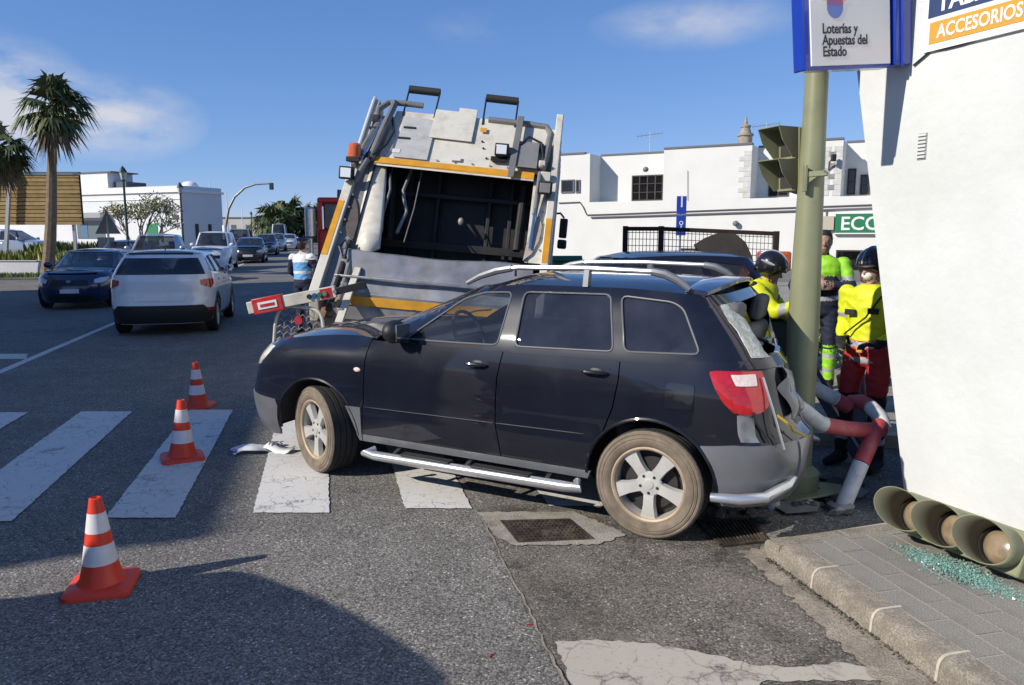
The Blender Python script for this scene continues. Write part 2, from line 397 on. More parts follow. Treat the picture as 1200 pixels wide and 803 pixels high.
def jitter_poly(quad, step=0.07, amp=0.006, seed=1):
    rnd = random.Random(seed); out = []
    for i in range(len(quad)):
        a = Vector(quad[i][:2]); b = Vector(quad[(i + 1) % len(quad)][:2]); L = (b - a).length; n = max(1, int(L / step)); d = (b - a).normalized(); nn = Vector((-d.y, d.x))
        for k in range(n): out.append(a + d * (L * k / n) + nn * rnd.uniform(-amp, amp))
    return out
# zebra crossing, each bar a piece of its own
VP = (381.0, 277.0)
def along(u, v, v2): return VP[0] + (u - VP[0]) * (v2 - VP[1]) / (v - VP[1])
bars = [(-45, 33, 484, 613), (95, 155, 483, 612), (222, 273, 481, 608), (328, 384, 480, 602), (440, 490, 479, 597), (548, 604, 478, 594), (660, 712, 477, 590)]
crossing = empty('zebra_crossing', (0, 0, 0)); crossing['kind'] = 'structure'
for i, (ul, ur, vf, vn) in enumerate(bars):
    q = [G(ul, vf), G(ur, vf), G(along(ur, vf, vn), vn), G(along(ul, vf, vn), vn)]
    sheet('painted_bar', jitter_poly(q, 0.035, 0.005, i), M_PAINT, 0.0075, crossing)
# centre line, worn beyond the crossing
line = empty('centre_line'); line['kind'] = 'structure'
d = Vector((-0.2474, 0.969)).normalized(); nrm = Vector((d.y, -d.x))
c0 = Vector(G(80, 402)[:2]); off = c0 - d * (c0.y - 0)
for (s0, s1) in ((9.6, 24), (24.05, 40), (40.05, 60), (60.1, 95)):
    pa = c0 + d * (s0 - c0.y) / d.y; pb = c0 + d * (s1 - c0.y) / d.y
    sheet('painted_line', jitter_poly([pa - nrm * .06, pa + nrm * .06, pb + nrm * .06, pb - nrm * .06][::-1], 0.5, 0.004, 3), M_PAINT, 0.004, line)
q = [G(-80, 415), G(33, 415), G(31, 421), G(-90, 421)]
sheet('painted_line', jitter_poly(q, 0.15, 0.01, 9), M_PAINT, 0.004, line)
# repaired strip of rougher asphalt on the right with its seam, worn cement band near the kerb
sheet('asphalt_patch', jitter_poly([G(556, 596), G(640, 762), G(690, 830), Vector((1.9, 2.0, 0)), Vector((1.72, 2.8, 0)), G(893, 642), G(880, 600), G(700, 585)][::-1], 0.12, 0.012, 4), M_ASPH2, 0.004)
seam = [G(556, 598), G(572, 622), G(590, 660), G(607, 692), G(626, 728), G(642, 766), G(668, 812), G(690, 850)]
mb = MB()
rnd = random.Random(5)
pl = []
for a, b in zip(seam, seam[1:]):
    for k in range(6): pl.append(a.lerp(b, k / 6) + Vector((rnd.uniform(-.007, .007), 0, 0)))
for i in range(len(pl) - 1):
    w0 = 0.006 + 0.004 * noise.noise(Vector((i * .7, 0, 0))) ; w1 = 0.006 + 0.004 * noise.noise(Vector(((i + 1) * .7, 0, 0)))
    mb.add([pl[i] + Vector((-w0, 0, .008)), pl[i] + Vector((w0, 0, .008)), pl[i + 1] + Vector((w1, 0, .008)), pl[i + 1] + Vector((-w1, 0, .008))], [(0, 1, 2, 3)])
tag(mb.build('asphalt_seam', M_SAND, flat=True), kind='structure')
sheet('worn_stop_line', jitter_poly([G(650, 754), G(700, 751), G(760, 756), G(830, 768), G(880, 781), G(930, 785), G(985, 778), G(1035, 788), G(1035, 800), G(900, 800), G(860, 815), G(690, 850)][::-1], 0.03, 0.010, 6), M_PAINT_OLD, 0.0085)
sheet('gutter', jitter_poly([Vector((1.455, 4.16, 0)), Vector((1.30, 4.08, 0)), Vector((1.36, 3.8, 0)), Vector((1.40, 3.5, 0)), Vector((1.44, 3.15, 0)), Vector((1.47, 2.95, 0)), Vector((1.50, 2.7, 0)), Vector((1.62, 2.0, 0)), Vector((2.02, 1.2, 0)), Vector((1.80, 2.5, 0))], 0.03, 0.022, 8), M_SAND, 0.012)

# ---- near pavement: kerb stones and tiles
A2 = Vector((1.43, 4.05)); B2 = Vector((1.75, 2.70)); C2 = Vector((2.34, 4.33))
e1 = (B2 - A2).normalized(); e2 = Vector((-e1.y, e1.x))          # e2 points to the wall
f1 = (C2 - A2).normalized(); f2 = Vector((f1.y, -f1.x))          # f2 points towards the camera (inside)
WALL0 = Vector((2.56, 4.707)); WALLD = Vector((0.405, -0.914)).normalized(); WALLN = Vector((-0.914, -0.405)).normalized()
pav = empty('pavement'); pav['kind'] = 'structure'
slab = [A2 + e2 * .05 + f2 * .05, A2 + e1 * 4.6 + e2 * .05, A2 + e1 * 4.6 + e2 * 3.5, WALL0 + WALLD * 2 + Vector((.4, 0)), WALL0 + Vector((.2, .1)), C2 + f2 * .02]
mb = MB(); mb.prism([(p.x, p.y) for p in slab][::-1], 0.1165); mb.build('bedding_slab', mat('tile_joint', (.36, .33, .28), .95), pav, flat=True)
kp = [(0, 0), (0.006, .075), (.014, .098), (.030, .113), (.05, .12), (.135, .12), (.135, 0)]
def kerb_stone(p, dvec, nvec, L):
    vs = []; n = len(kp); K = 3
    for k in range(K + 1):
        for (a, z) in kp:
            q = p + dvec * (L * k / K) + nvec * a
            h = Vector((q.x * 7, q.y * 7, z * 9)); w = noise.noise(h) * 0.006
            vs.append((q.x + nvec.x * w, q.y + nvec.y * w, max(0, z + (w * .6 if z > .05 else 0))))
    fs = [tuple(range(n))[::-1], tuple(range(K * n, K * n + n))]
    for k in range(K):
        for i in range(n - 1): fs.append((k * n + i, k * n + i + 1, k * n + n + i + 1, k * n + n + i))
    return mesh_obj('kerb_stone', vs, fs, M_KERB, pav, sharp=50)
def mortar(p, dvec, nvec, L):
    vs = []; n = len(kp)
    for k in range(2):
        for (a, z) in kp:
            q = p + dvec * (L * k) + nvec * (a - .003 if a < .1 else a + .02); vs.append((q.x, q.y, z + (.0035 if z > .02 else 0)))
    mesh_obj('mortar_joint', vs, [(i, i + 1, n + i + 1, n + i) for i in range(n - 1)] + [tuple(range(n))[::-1], tuple(range(n, 2 * n))], M_MORTAR, pav)
s = 0.03
for k in range(9):
    L = 0.40 + 0.03 * math.sin(k * 2.1)
    kerb_stone(A2 + e1 * s, e1, e2, L - .004); mortar(A2 + e1 * (s + L - .003), e1, e2, .014); s += L + .012
s = 0.0
for k in range(2):
    kerb_stone(A2 + f1 * (s - 0.005), f1, f2, .46); s += .47
# tiles
TW, TL = 0.145, 0.29
def clip(poly, p, n):
    out = []
    for i in range(len(poly)):
        a, b = poly[i], poly[(i + 1) % len(poly)]; da, db = (a - p).dot(n), (b - p).dot(n)
        if da >= 0: out.append(a)
        if (da > 0) != (db > 0) and abs(da - db) > 1e-9: out.append(a + (b - a) * (da / (da - db)))
    return out
tile_me = None; ntile = 0
full = [Vector((-TL / 2 + .005, -TW / 2 + .005)), Vector((TL / 2 - .005, -TW / 2 + .005)), Vector((TL / 2 - .005, TW / 2 - .005)), Vector((-TL / 2 + .005, TW / 2 - .005))]
halfp = [(A2 + e2 * .139, e2), (A2 + f2 * .137, f2), (WALL0 + WALLN * .004, WALLN), (A2 + e1 * 2.6, -e1)]
def tile_mesh(poly):
    mb = MB(); mb.prism([(p.x, p.y) for p in poly], 0.012); return mb
for j in range(12):
    for i in range(-1, 11):
        c = A2 + e2 * (.139 + TW * (j + .5)) + e1 * (TL * (i + (0.5 if j % 2 else 0)))
        P = [c + e1 * q.x + e2 * q.y for q in full]
        inside = all((p - hp).dot(hn) >= -1e-6 for p in P for hp, hn in halfp)
        zt = 0.1085 + random.uniform(-.0012, .0012)
        if inside:
            if tile_me is None:
                o = tile_mesh(full).build('paving_tile', M_TILE, pav, bevel=0.0, flat=True); tile_me = o.data
            else:
                o = bpy.data.objects.new('paving_tile', tile_me); COL.objects.link(o); o.parent = pav
            o.location = (c.x, c.y, zt); o.rotation_euler = (random.uniform(-.004, .004), random.uniform(-.004, .004), math.atan2(e1.y, e1.x))
        else:
            for hp, hn in halfp:
                P = clip(P, hp, hn)
                if len(P) < 3: break
            if len(P) >= 3:
                ar = abs(sum(P[k].x * P[(k + 1) % len(P)].y - P[(k + 1) % len(P)].x * P[k].y for k in range(len(P)))) / 2
                if ar > .0006:
                    if sum(P[k].x * P[(k + 1) % len(P)].y - P[(k + 1) % len(P)].x * P[k].y for k in range(len(P))) < 0: P = P[::-1]
                    tile_mesh(P).build('paving_tile', M_TILE, pav, loc=(0, 0, zt), flat=True)
# ---- far pavement on the right with a pale raised edge strip, and the planted strip on the left of the street
fp = [(2.1, 6.55), (6.5, 5.9), (24, 3.6), (24, 40), (6.5, 42), (2.2, 12)]
o = MB().prism(fp, 0.10).build('far_pavement', M_CONC, flat=True, sharp=30); tag(o, kind='structure')
MB().prism([(2.08, 6.42), (6.5, 5.77), (24, 3.47), (24, 3.595), (6.5, 5.895), (2.08, 6.545)], 0.112).build('kerb', M_MORTAR, o, flat=True)  # pale strip slightly above the pavement edge
lw = []
for y in (10, 18, 30, 60, 110, 149):
    e = -13.4 - 0.25 * y
    lw += [(e, y, ground_z(y) + .12), (e - .25, y, ground_z(y) + .12), (e - 2.4, y, ground_z(y) + .125)]
lf = []
for j in range(5):
    lf += [(j * 3 + 1, j * 3, j * 3 + 3, j * 3 + 4), (j * 3 + 2, j * 3 + 1, j * 3 + 4, j * 3 + 5)]
k = len(lw)
lw += [(p[0], p[1], p[2] - .14) for p in lw[0::3]]
for j in range(5): lf.append((j * 3, k + j, k + j + 1, j * 3 + 3))
tag(mesh_obj('left_pavement', lw, lf, M_CONC, flat=True), kind='structure')
# ---- manhole in its concrete collar and the drain grate by the wheel
M_IRON = mat('cast_iron', (0.075, 0.06, 0.05), 0.65, 0.6, var=0.3, scale=20, bump=0.3, bscale=140, dirt=(0.20, 0.16, 0.12), dirt_amt=0.6, dirt_scale=9)
sheet('manhole_collar', jitter_poly([G(560, 602), G(672, 601), G(735, 628), G(700, 640), G(606, 641), G(583, 632)][::-1], 0.03, 0.012, 12), M_CONC, 0.0105)
mh = empty('manhole_cover', G(636, 622), label='rectangular rusty iron manhole cover set in the road beside the rear wheel', cat='manhole')
q = [G(586, 612), G(668, 610), G(697, 634), G(607, 638)]
ctr = G(636, 622)
P = [Vector((p.x - ctr.x, p.y - ctr.y)) for p in q]
mb = MB(); n4 = 4
outer = [(p.x, p.y, .014) for p in P]; inner = [(p.x * .94, p.y * .92, .014) for p in P]; innd = [(p.x * .94, p.y * .92, .006) for p in P]; outd = [(p.x, p.y, .0) for p in P]
mb.add(outer + inner + innd + outd, [(i, 4 + i, 4 + (i + 1) % 4, (i + 1) % 4) for i in range(4)] + [(4 + i, 8 + i, 8 + (i + 1) % 4, 4 + (i + 1) % 4) for i in range(4)] + [(i, (i + 1) % 4, 12 + (i + 1) % 4, 12 + i) for i in range(4)])
mb.build('rim_frame', M_IRON, mh, flat=True)
mb = MB(); mb.add([(p.x * .93, p.y * .91, .0125) for p in P] + [(p.x * .93, p.y * .91, .002) for p in P], [(3, 2, 1, 0)] + [(i, (i + 1) % 4, 4 + (i + 1) % 4, 4 + i) for i in range(4)])
def on_plate(a, b): return (P[0] * (1 - a) * (1 - b) + P[1] * a * (1 - b) + P[2] * a * b + P[3] * (1 - a) * b)
for i in range(15):
    for j in range(8):
        if 3 < i < 9 and 2 < j < 6 and (i + j) % 3: continue
        c = on_plate(.08 + i * .06, .1 + j * .115); mb.box((c.x, c.y, .015), (.017, .017, .006))
mb.build('cover_plate', M_IRON, mh, flat=True)
dg = empty('drain_grate', G(858, 626), label='iron drain grate in the gutter beside the kerb corner', cat='drain')
ctr = G(858, 626)
P = [Vector((p.x - ctr.x, p.y - ctr.y)) for p in (G(818, 612), G(880, 610), G(898, 636), G(845, 642))]
mb = MB()
for i in range(4): mb.bar((*P[i], .012), (*P[(i + 1) % 4], .012), .022, .012)
mb.build('frame', M_IRON, dg, flat=True)
mb = MB()
for k in range(1, 13):
    a = P[0].lerp(P[1], k / 13); b = P[3].lerp(P[2], k / 13); mb.bar((*a, .012), (*b, .012), .012, .010)
mb.build('grate_bars', M_IRON, dg, flat=True)
mesh_obj('pit_shade', [(p.x, p.y, .0085) for p in P], [(0, 1, 2, 3)], mat('pit_black', (.008, .008, .008), 1.0), dg, flat=True)  # flat black sheet, painted for the shade inside the drain
# ================================================================== cars: a shell drawn in side view and wrapped on a smooth body surface
def inpoly(pts, poly):
    x = pts[:, 0]; y = pts[:, 1]; ins = np.zeros(len(pts), bool); n = len(poly)
    for i in range(n):
        x0, y0 = poly[i]; x1, y1 = poly[(i + 1) % n]
        if y0 == y1: continue
        c = ((y0 > y) != (y1 > y)) & (x < (x1 - x0) * (y - y0) / (y1 - y0) + x0); ins ^= c
    return ins
def resample(poly, h):
    out = []
    for i in range(len(poly)):
        a = np.array(poly[i], float); b = np.array(poly[(i + 1) % len(poly)], float); L = np.linalg.norm(b - a)
        if L < 1e-5: continue
        n = max(1, int(math.ceil(L / h)))
        for k in range(n): out.append(tuple(a + (b - a) * k / n))
    return out
def rounded(poly, r=0.04, n=4):
    """round the corners of a polygon"""
    out = []; N = len(poly)
    for i in range(N):
        p = Vector(poly[i]); a = Vector(poly[i - 1]); b = Vector(poly[(i + 1) % N])
        da = (a - p); db = (b - p); q = min(r, da.length * .45, db.length * .45); s = p + da.normalized() * q; e = p + db.normalized() * q
        for k in range(n + 1):
            t = k / n; out.append(tuple((s * (1 - t) ** 2 + p * 2 * t * (1 - t) + e * t * t)))
    return out
def panel_mesh(outer, holes=(), h=0.06, fmap=None, inward=None, lip=0.02, sx=1.0):
    """triangulate a flat outline with holes and wrap it by fmap; the rim is folded inward so that joints have depth"""
    loops = [resample([(p[0] * sx, p[1]) for p in q], h) for q in ([outer] + list(holes))]
    pts = []; edges = []; idx = []
    for lp in loops:
        k = len(pts); pts += lp; n = len(lp); edges += [(k + i, k + (i + 1) % n) for i in range(n)]; idx.append(list(range(k, k + n)))
    A = np.array(loops[0]); lo = A.min(0); hi = A.max(0)
    gx = np.arange(lo[0] + h * .5, hi[0], h); gy = np.arange(lo[1] + h * .5, hi[1], h)
    if len(gx) and len(gy):
        X, Y = np.meshgrid(gx, gy); Q = np.stack([X.ravel(), Y.ravel()], 1); ok = inpoly(Q, loops[0])
        for lp in loops[1:]: ok &= ~inpoly(Q, lp)
        Q = Q[ok]
        if len(Q):
            B = np.array([p for lp in loops for p in lp]); d = np.sqrt(((Q[:, None, :] - B[None]) ** 2).sum(-1)).min(1)
            Q = Q[d > h * .45]; pts += [tuple(q) for q in Q]
    r = delaunay_2d_cdt([Vector(p) for p in pts], edges, [], 0, 1e-6)
    vc, fc, ov = r[0], r[2], r[3]
    inv = {}
    for i, o in enumerate(ov):
        for q in o: inv[q] = i
    C = np.array([(vc[f[0]] + vc[f[1]] + vc[f[2]]) / 3 for f in fc]); ok = inpoly(C, loops[0])
    for lp in loops[1:]: ok &= ~inpoly(C, lp)
    fs = [tuple(f) for f, k in zip(fc, ok) if k]
    V = [fmap(p[0] / sx, p[1]) for p in vc]
    if lip and inward:
        for li, ids in enumerate(idx):
            ids = [inv[i] for i in ids]; n = len(ids); base = len(V)
            for i in ids:
                p = Vector(V[i]); V.append(p + inward(p) * lip)
            for k in range(n):
                a, b = ids[k], ids[(k + 1) % n]; f = (a, base + k, base + (k + 1) % n, b)
                fs.append(f if li == 0 else f)
    return V, fs
def mirror(V, fs): return [(v[0], -v[1], v[2]) for v in V], [tuple(reversed(f)) for f in fs]
def fix_normals(o, out=None):
    bm = bmesh.new(); bm.from_mesh(o.data); bmesh.ops.recalc_face_normals(bm, faces=bm.faces)
    bm.to_mesh(o.data); bm.free(); return o

class Shell:
    """smooth car surface: lower body and greenhouse, each with half width W(z), front XF(z), rear XR(z)"""
    def __init__(s, sp):
        s.sp = sp
        s.W, s.XF, s.XR = pchip(sp['W']), pchip(sp['XF']), pchip(sp['XR'])
        s.Wg, s.XFg, s.XRg = pchip(sp['Wg']), pchip(sp['XFg']), pchip(sp['XRg'])
        s.x1, s.x2, s.nf, s.nr = sp['x1'], sp['x2'], sp.get('nf', 2.7), sp.get('nr', 3.5)
        s.x1g, s.x2g, s.nfg, s.nrg = sp['x1g'], sp['x2g'], sp.get('nfg', 4.0), sp.get('nrg', 5.0)
        s.top = pchip(sp['top'])                       # upper edge of the lower body along x
        s.roof = pchip(sp['roof'])                     # roof edge height along x
        s.dent = sp.get('dent')
        s.shoulder = sp.get('shoulder', 0.10)
    def fin(s, p):
        return s.dent(Vector(p)) if s.dent else Vector(p)
    def wl(s, x, z):
        w = s.W(z)
        if x > s.sp['cowl'] - .1:
            k = smooth(s.sp['cowl'] - .1, s.sp['cowl'] + .25, x)
            t = (z - (s.top(x) - .16)) / .16
            if t > 0: w -= s.shoulder * k * t * t
        return w
    def side(s, sg, off=0.0):
        def f(x, z):
            w = s.wl(x, z); S = 1.0
            if x > s.x1: c = min(1, (x - s.x1) / (s.XF(z) - s.x1)); S = max(0, 1 - c ** s.nf) ** (1 / s.nf)
            elif x < s.x2: c = min(1, (x - s.x2) / (s.XR(z) - s.x2)); S = max(0, 1 - c ** s.nr) ** (1 / s.nr)
            return s.fin((x, sg * (w * S + off), z))
        return f
    def gside(s, sg, off=0.0):
        def f(x, z):
            w = s.Wg(z); S = 1.0
            if x > s.x1g: c = min(1, (x - s.x1g) / (s.XFg(z) - s.x1g)); S = max(0, 1 - c ** s.nfg) ** (1 / s.nfg)
            elif x < s.x2g: c = min(1, (x - s.x2g) / (s.XRg(z) - s.x2g)); S = max(0, 1 - c ** s.nrg) ** (1 / s.nrg)
            return s.fin((x, sg * (w * S + off), z))
        return f
    def _arc(s, phi, z, n, W, x1, X, off):
        a = abs(phi); C = max(0.0, math.cos(a)) ** (2 / n); S = math.sin(a) ** (2 / n); sg = 1 if phi >= 0 else -1
        xx = X(z); x = x1 + (xx - x1) * C; y = W * S
        if off:
            nx, ny = math.cos(a) / max(.15, abs(xx - x1)), math.sin(a) / W; q = math.hypot(nx, ny); x += (1 if xx > x1 else -1) * off * nx / q; y += off * ny / q
        return s.fin((x, sg * y, z))
    def front(s, off=0.0):
        def f(p, z):
            X = s.x1 + (s.XF(z) - s.x1) * max(0, math.cos(abs(p))) ** (2 / s.nf)
            return s._arc(p, z, s.nf, s.wl(X, z), s.x1, s.XF, off)
        return f
    def rear(s, off=0.0): return lambda p, z: s._arc(p, z, s.nr, s.W(z), s.x2, s.XR, off)
    def gfront(s, off=0.0): return lambda p, z: s._arc(p, z, s.nfg, s.Wg(z), s.x1g, s.XFg, off)
    def grear(s, off=0.0): return lambda p, z: s._arc(p, z, s.nrg, s.Wg(z), s.x2g, s.XRg, off)

def lin(a, b, n): return [a + (b - a) * i / n for i in range(n + 1)]
ALLOY = mat('alloy', (0.60, 0.59, 0.56), 0.38, 0.35, var=0.1, scale=14, dirt=(0.36, 0.28, 0.19), dirt_amt=0.3, dirt_scale=7)
RUBBER = mat('tyre_rubber', (0.022, 0.021, 0.020), 0.85, var=0.3, scale=18, bump=0.2)
DUSTY = mat('dusty_tyre_sidewall', (0.20, 0.160, 0.118), 0.95, var=0.3, scale=7, bump=0.3, bscale=120, dirt=(0.085, 0.068, 0.052), dirt_amt=0.7, dirt_scale=6)
RIMDUST = mat('dusty_alloy', (0.40, 0.31, 0.22), 0.6, 0.3, var=0.25, scale=9)
BLACKP = mat('black_plastic', (0.015, 0.015, 0.016), 0.5, bump=0.15, bscale=200)
DARK = mat('dark_interior', (0.018, 0.018, 0.020), 0.85)
SEATM = mat('seat_cloth', (0.12, 0.12, 0.125), 0.9, bump=0.2, bscale=150)
CHROME = mat('polished_tube', (0.75, 0.75, 0.76), 0.22, 1.0, var=0.06, scale=20)
STEEL = mat('brushed_silver', (0.55, 0.56, 0.58), 0.35, 0.8, var=0.1, scale=15)
GLASS = glass_mat('car_glass', (0.80, 0.84, 0.82), dust=.05)
GLASSD = glass_mat('privacy_glass', (0.13, 0.14, 0.16), dust=.085, dcol=(.26, .28, .38))  # dust film tinted blue to stand in for hazy reflections
LENSC = mat('clear_lens', (0.72, 0.70, 0.60), 0.12, 0.1, coat=1.0, var=0.2, scale=18)
LENSR = mat('red_lens', (0.42, 0.008, 0.012), 0.15, coat=1.0, var=0.2, scale=30)
LENSW = mat('white_lens', (0.75, 0.62, 0.58), 0.15, coat=1.0, var=0.15, scale=60)
PLATE = mat('plate_white', (0.75, 0.75, 0.73), 0.5, var=0.05)
PLATEK = mat('plate_black', (0.02, 0.02, 0.02), 0.6)
HUBK = mat('hub_dark', (0.02, 0.018, 0.016), 0.7)

def wheel(parent, loc, rz, r=0.335, w=0.215, sg=1, spokes=5, side_m=None, name='wheel', rim_r=0.215, rim_m=None, dish=None):
    """tyre, rim with spokes, bolts; local Y is the axle, outer face at +Y (sg=1)"""
    e = empty(name, loc, rz); e.parent = parent
    if sg < 0: e.rotation_euler = (0, 0, rz + math.pi)
    M = Matrix.Rotation(-math.pi / 2, 4, 'X')          # lathe axis Z -> +Y
    mb = MB(); h = w / 2
    prof = [(rim_r + .004, -h * .8), (rim_r + .02, -h * .96), (r * .80, -h * 1.04), (r * .93, -h * .98), (r * .985, -h * .84)]
    tread = [(r * .985, -h * .84)]
    for k in range(4):
        y0 = -h * .8 + k * h * .42
        tread += [(r, y0), (r, y0 + h * .30), (r - .008, y0 + h * .32), (r - .008, y0 + h * .40)]
    tread += [(r, h * .82), (r * .985, h * .84)]
    outer = [(r * .985, h * .84), (r * .955, h * .955), (r * .93, h * .98), (r * .92, h * .955), (r * .905, h * .955), (r * .895, h * 1.0), (r * .86, h * 1.03), (r * .85, h * 1.005), (r * .84, h * 1.005), (r * .83, h * 1.04), (r * .80, h * 1.04), (rim_r + .03, h * 1.0), (rim_r + .016, h * .95), (rim_r + .004, h * .85)]
    mb.lathe(prof, 44, M); mb.lathe(tread, 44, M); mb.cur = 1; mb.lathe(outer, 44, M)
    ty = mb.build('tyre', [RUBBER, side_m or RUBBER], e, sharp=30)
    mb = MB(); R0 = rim_r
    mb.cur = 1; mb.lathe([(R0 + .006, h * .82), (R0 + .008, h * .90), (R0 - .002, h * .92), (R0 - .012, h * .86), (R0 - .016, h * .70)], 44, M)
    mb.cur = 0; mb.lathe([(R0 - .016, h * .70), (R0 - .022, -h * .7)], 44, M)
    # spokes: tapered, curved from hub to rim
    for k in range(spokes):
        th = 2 * math.pi * k / spokes + math.pi / 2
        T = Matrix.Rotation(th, 4, 'Z'); prof_s = [(0.045, .040, h * .66), (0.085, .036, h * .72), (0.135, .038, h * .74), (R0 - .030, .050, h * .76), (R0 - .010, .062, h * .74)]
        if spokes > 5: prof_s = [(a, b * 5 / spokes, c) for a, b, c in prof_s]
        vs = []; fs = []
        for (rr, hw, yy) in prof_s:
            rr *= 1.0
            vs += [M @ (T @ Vector((rr, -hw, yy - .035))), M @ (T @ Vector((rr, -hw * .85, yy))), M @ (T @ Vector((rr, hw * .85, yy))), M @ (T @ Vector((rr, hw, yy - .035)))]
        n = len(prof_s)
        for i in range(n - 1):
            for j in range(3): fs.append((i * 4 + j, i * 4 + 4 + j, i * 4 + 5 + j, i * 4 + 1 + j))
        mb.add(vs, fs)
    mb.lathe([(0.075, h * .5), (0.078, h * .62), (0.07, h * .70), (0.03, h * .72), (0.028, h * .76), (0.0, h * .77)], 24, M)
    rim = mb.build('rim', [rim_m or ALLOY, RIMDUST if side_m else (rim_m or ALLOY)], e, sharp=40)
    if side_m:
        for k in range(5):
            th = 2 * math.pi * k / 5 - math.pi / 2; q = Vector((math.cos(th) * .055, 0, math.sin(th) * .055))
            mb = MB(); mb.cyl(q + Vector((0, h * .68, 0)), q + Vector((0, h * .735, 0)), .0105, .009, 8); mb.build('wheel_bolt', HUBK, e)
    mb = MB(); mb.lathe([(.03, h * .28), (R0 * .72, h * .28), (R0 * .72, h * .1), (R0 * .93, h * .05), (R0 * .93, -h * .6), (.03, -h * .6)], 28, M); mb.build('brake_drum', HUBK, e)
    return e

def build_car(name, sp, loc, heading, label, cat, paint, group=None, detail=True):
    """heading: angle of the car's nose from +X"""
    e = empty(name, loc, heading, label, cat, group)
    sh = Shell(sp); h = sp.get('h', 0.07); sill = sp['sill']; belt = sp['belt']
    inw = lambda p: Vector((0, -1 if p.y > 0 else 1, 0))
    ar = sp['arch_r']; axf, axr, az = sp['axf'], sp['axr'], sp['axz']
    def bottom(x):
        z = sill
        for ax in (axf, axr):
            if abs(x - ax) < ar: z = max(z, az + math.sqrt(ar * ar - (x - ax) ** 2))
        return z
    def bot_pts(xa, xb, gap=0.0):
        """lower outline from xa to xb, finely stepped round the wheel arches"""
        xs = set([xa, xb]); lo, hi = min(xa, xb), max(xa, xb)
        for x in lin(lo, hi, max(2, int((hi - lo) / .1))): xs.add(x)
        for ax in (axf, axr):
            for k in range(1, 30):
                x = ax + ar * math.cos(math.pi * k / 30)
                if lo < x < hi: xs.add(x)
            x0 = ar * math.cos(math.asin(min(1, max(0, (sill - az) / ar)))) if sill > az else ar
            for x in (ax - x0 - 1e-4, ax + x0 + 1e-4, ax - x0 + 2e-3, ax + x0 - 2e-3):
                if lo < x < hi: xs.add(x)
        xs = sorted(xs, reverse=xa > xb); return [(x, bottom(x) + gap) for x in xs]
    def top_pts(xa, xb, gap=0.0): return [(x, min(sh.top(x), sp['topmax']) - gap) for x in lin(xa, xb, max(3, int(abs(xb - xa) / .08)))]
    c0 = sp.get('c0', 0.80); pf0 = math.acos(c0 ** (sh.nf / 2)); pr0 = math.acos(c0 ** (sh.nr / 2))
    fz0, rz0 = sp['front_low'], sp['rear_low']
    def fseam(z): return sh.x1 + (sh.XF(z) - sh.x1) * c0
    def rseam(z): return sh.x2 + (sh.XR(z) - sh.x2) * c0
    ftop = sp['front_top']; rtop = sp['rear_top']
    body = MB(); g = 0.004
    def both(outer, holes=(), m=None, fm='side', nm=None, off=0.0, lip=0.02, hh=None):
        """panel on the left and its mirror on the right; into the body mesh or as two parts"""
        res = []
        for sg in (1, -1):
            f = (sh.side if fm == 'side' else sh.gside)(sg, off)
            V, fs = panel_mesh(outer, holes, hh or h, f, inw, lip)
            if sg < 0: fs = [tuple(reversed(q)) for q in fs]
            if nm is None: body.add(V, fs)
            else: res.append(mesh_obj(nm, V, fs, m, e))
        return res
    doors = sp['doors']                                # list of seams front to rear: each [(x,z) bottom..top]
    dz0 = sp['door_low']
    # front wing
    s0 = doors[0]
    xw = max(p[0] for p in s0)
    fs_list = [(fseam(z), z) for z in lin(max(fz0, sill if False else fz0), ftop, 14)]
    xa = fs_list[0][0]
    tf = [(x, sh.top(x)) for x in lin(fs_list[-1][0], s0[-1][0] + g, 14)]
    outer = [(x, z) for x, z in bot_pts(s0[0][0] + g, min(xa, axf + ar + .02)) if True]
    outer = bot_pts(s0[0][0] + g, xa)
    outer = [(x, max(z, fz0 if x > axf else sill)) for x, z in outer][:-1] + fs_list + tf[1:] + [(x + g, z) for x, z in reversed(s0)][1:-1]
    both(outer)
    # doors
    dparts = []
    for i in range(len(doors) - 1):
        a, b = doors[i], doors[i + 1]
        low = bot_pts(a[0][0] - g, b[0][0] + g); low = [(x, max(z + (0.002 if z > sill + .01 else 0), dz0)) for x, z in low]
        outer = [(x - g, z) for x, z in reversed(a)] + low[1:-1] + [(x + g, z) for x, z in b]
        tp = [(x, belt(x) - .002) for x in lin(b[-1][0] + g, a[-1][0] - g, 8)]
        outer = outer + tp[1:-1]
        prs = both(outer, m=paint, nm='door', lip=0.03)
        for sg, d in zip((1, -1), prs):
            if sp.get('handles', True):
                hx, hz = sp['handle_pos'][i]
                p = sh.side(sg)(hx, hz); mb = MB()
                mb.tube([p + Vector((.085, sg * .012, 0)), p + Vector((.06, sg * .032, .004)), p + Vector((-.03, sg * .034, .004)), p + Vector((-.075, sg * .012, .002))], [.008, .012, .013, .009], 8)
                mb.build('handle', paint if not sp.get('chrome_handles') else CHROME, d)
                mb = MB(); mb.sphere(p + Vector((0, -sg * .010, 0)), (.060, .016, .034), 14, 8); mb.build('handle_recess', BLACKP, d)
        dparts.append(prs)
    # sill below the doors
    a, b = doors[0], doors[-1]
    lowp = [(x, sill) for x in lin(axf - ar * .985, axr + ar * .985, 12)]
    outer = [(x, dz0 - .006) for x in lin(axr + ar * .93, axf - ar * .93, 12)] + lowp
    both(outer, m=sp.get('sill_mat', paint), nm='sill', lip=.03)
    # rear quarter
    s1 = doors[-1]; rl = [(rseam(z), z) for z in lin(rz0, rtop, 14)]
    q = bot_pts(s1[0][0] - g, rl[0][0]); q = [(x, max(z, rz0 if x < axr else sill)) for x, z in q]
    tr = [(x, min(sh.top(x), belt(x))) for x in lin(rl[-1][0], s1[-1][0] - g, 12)]
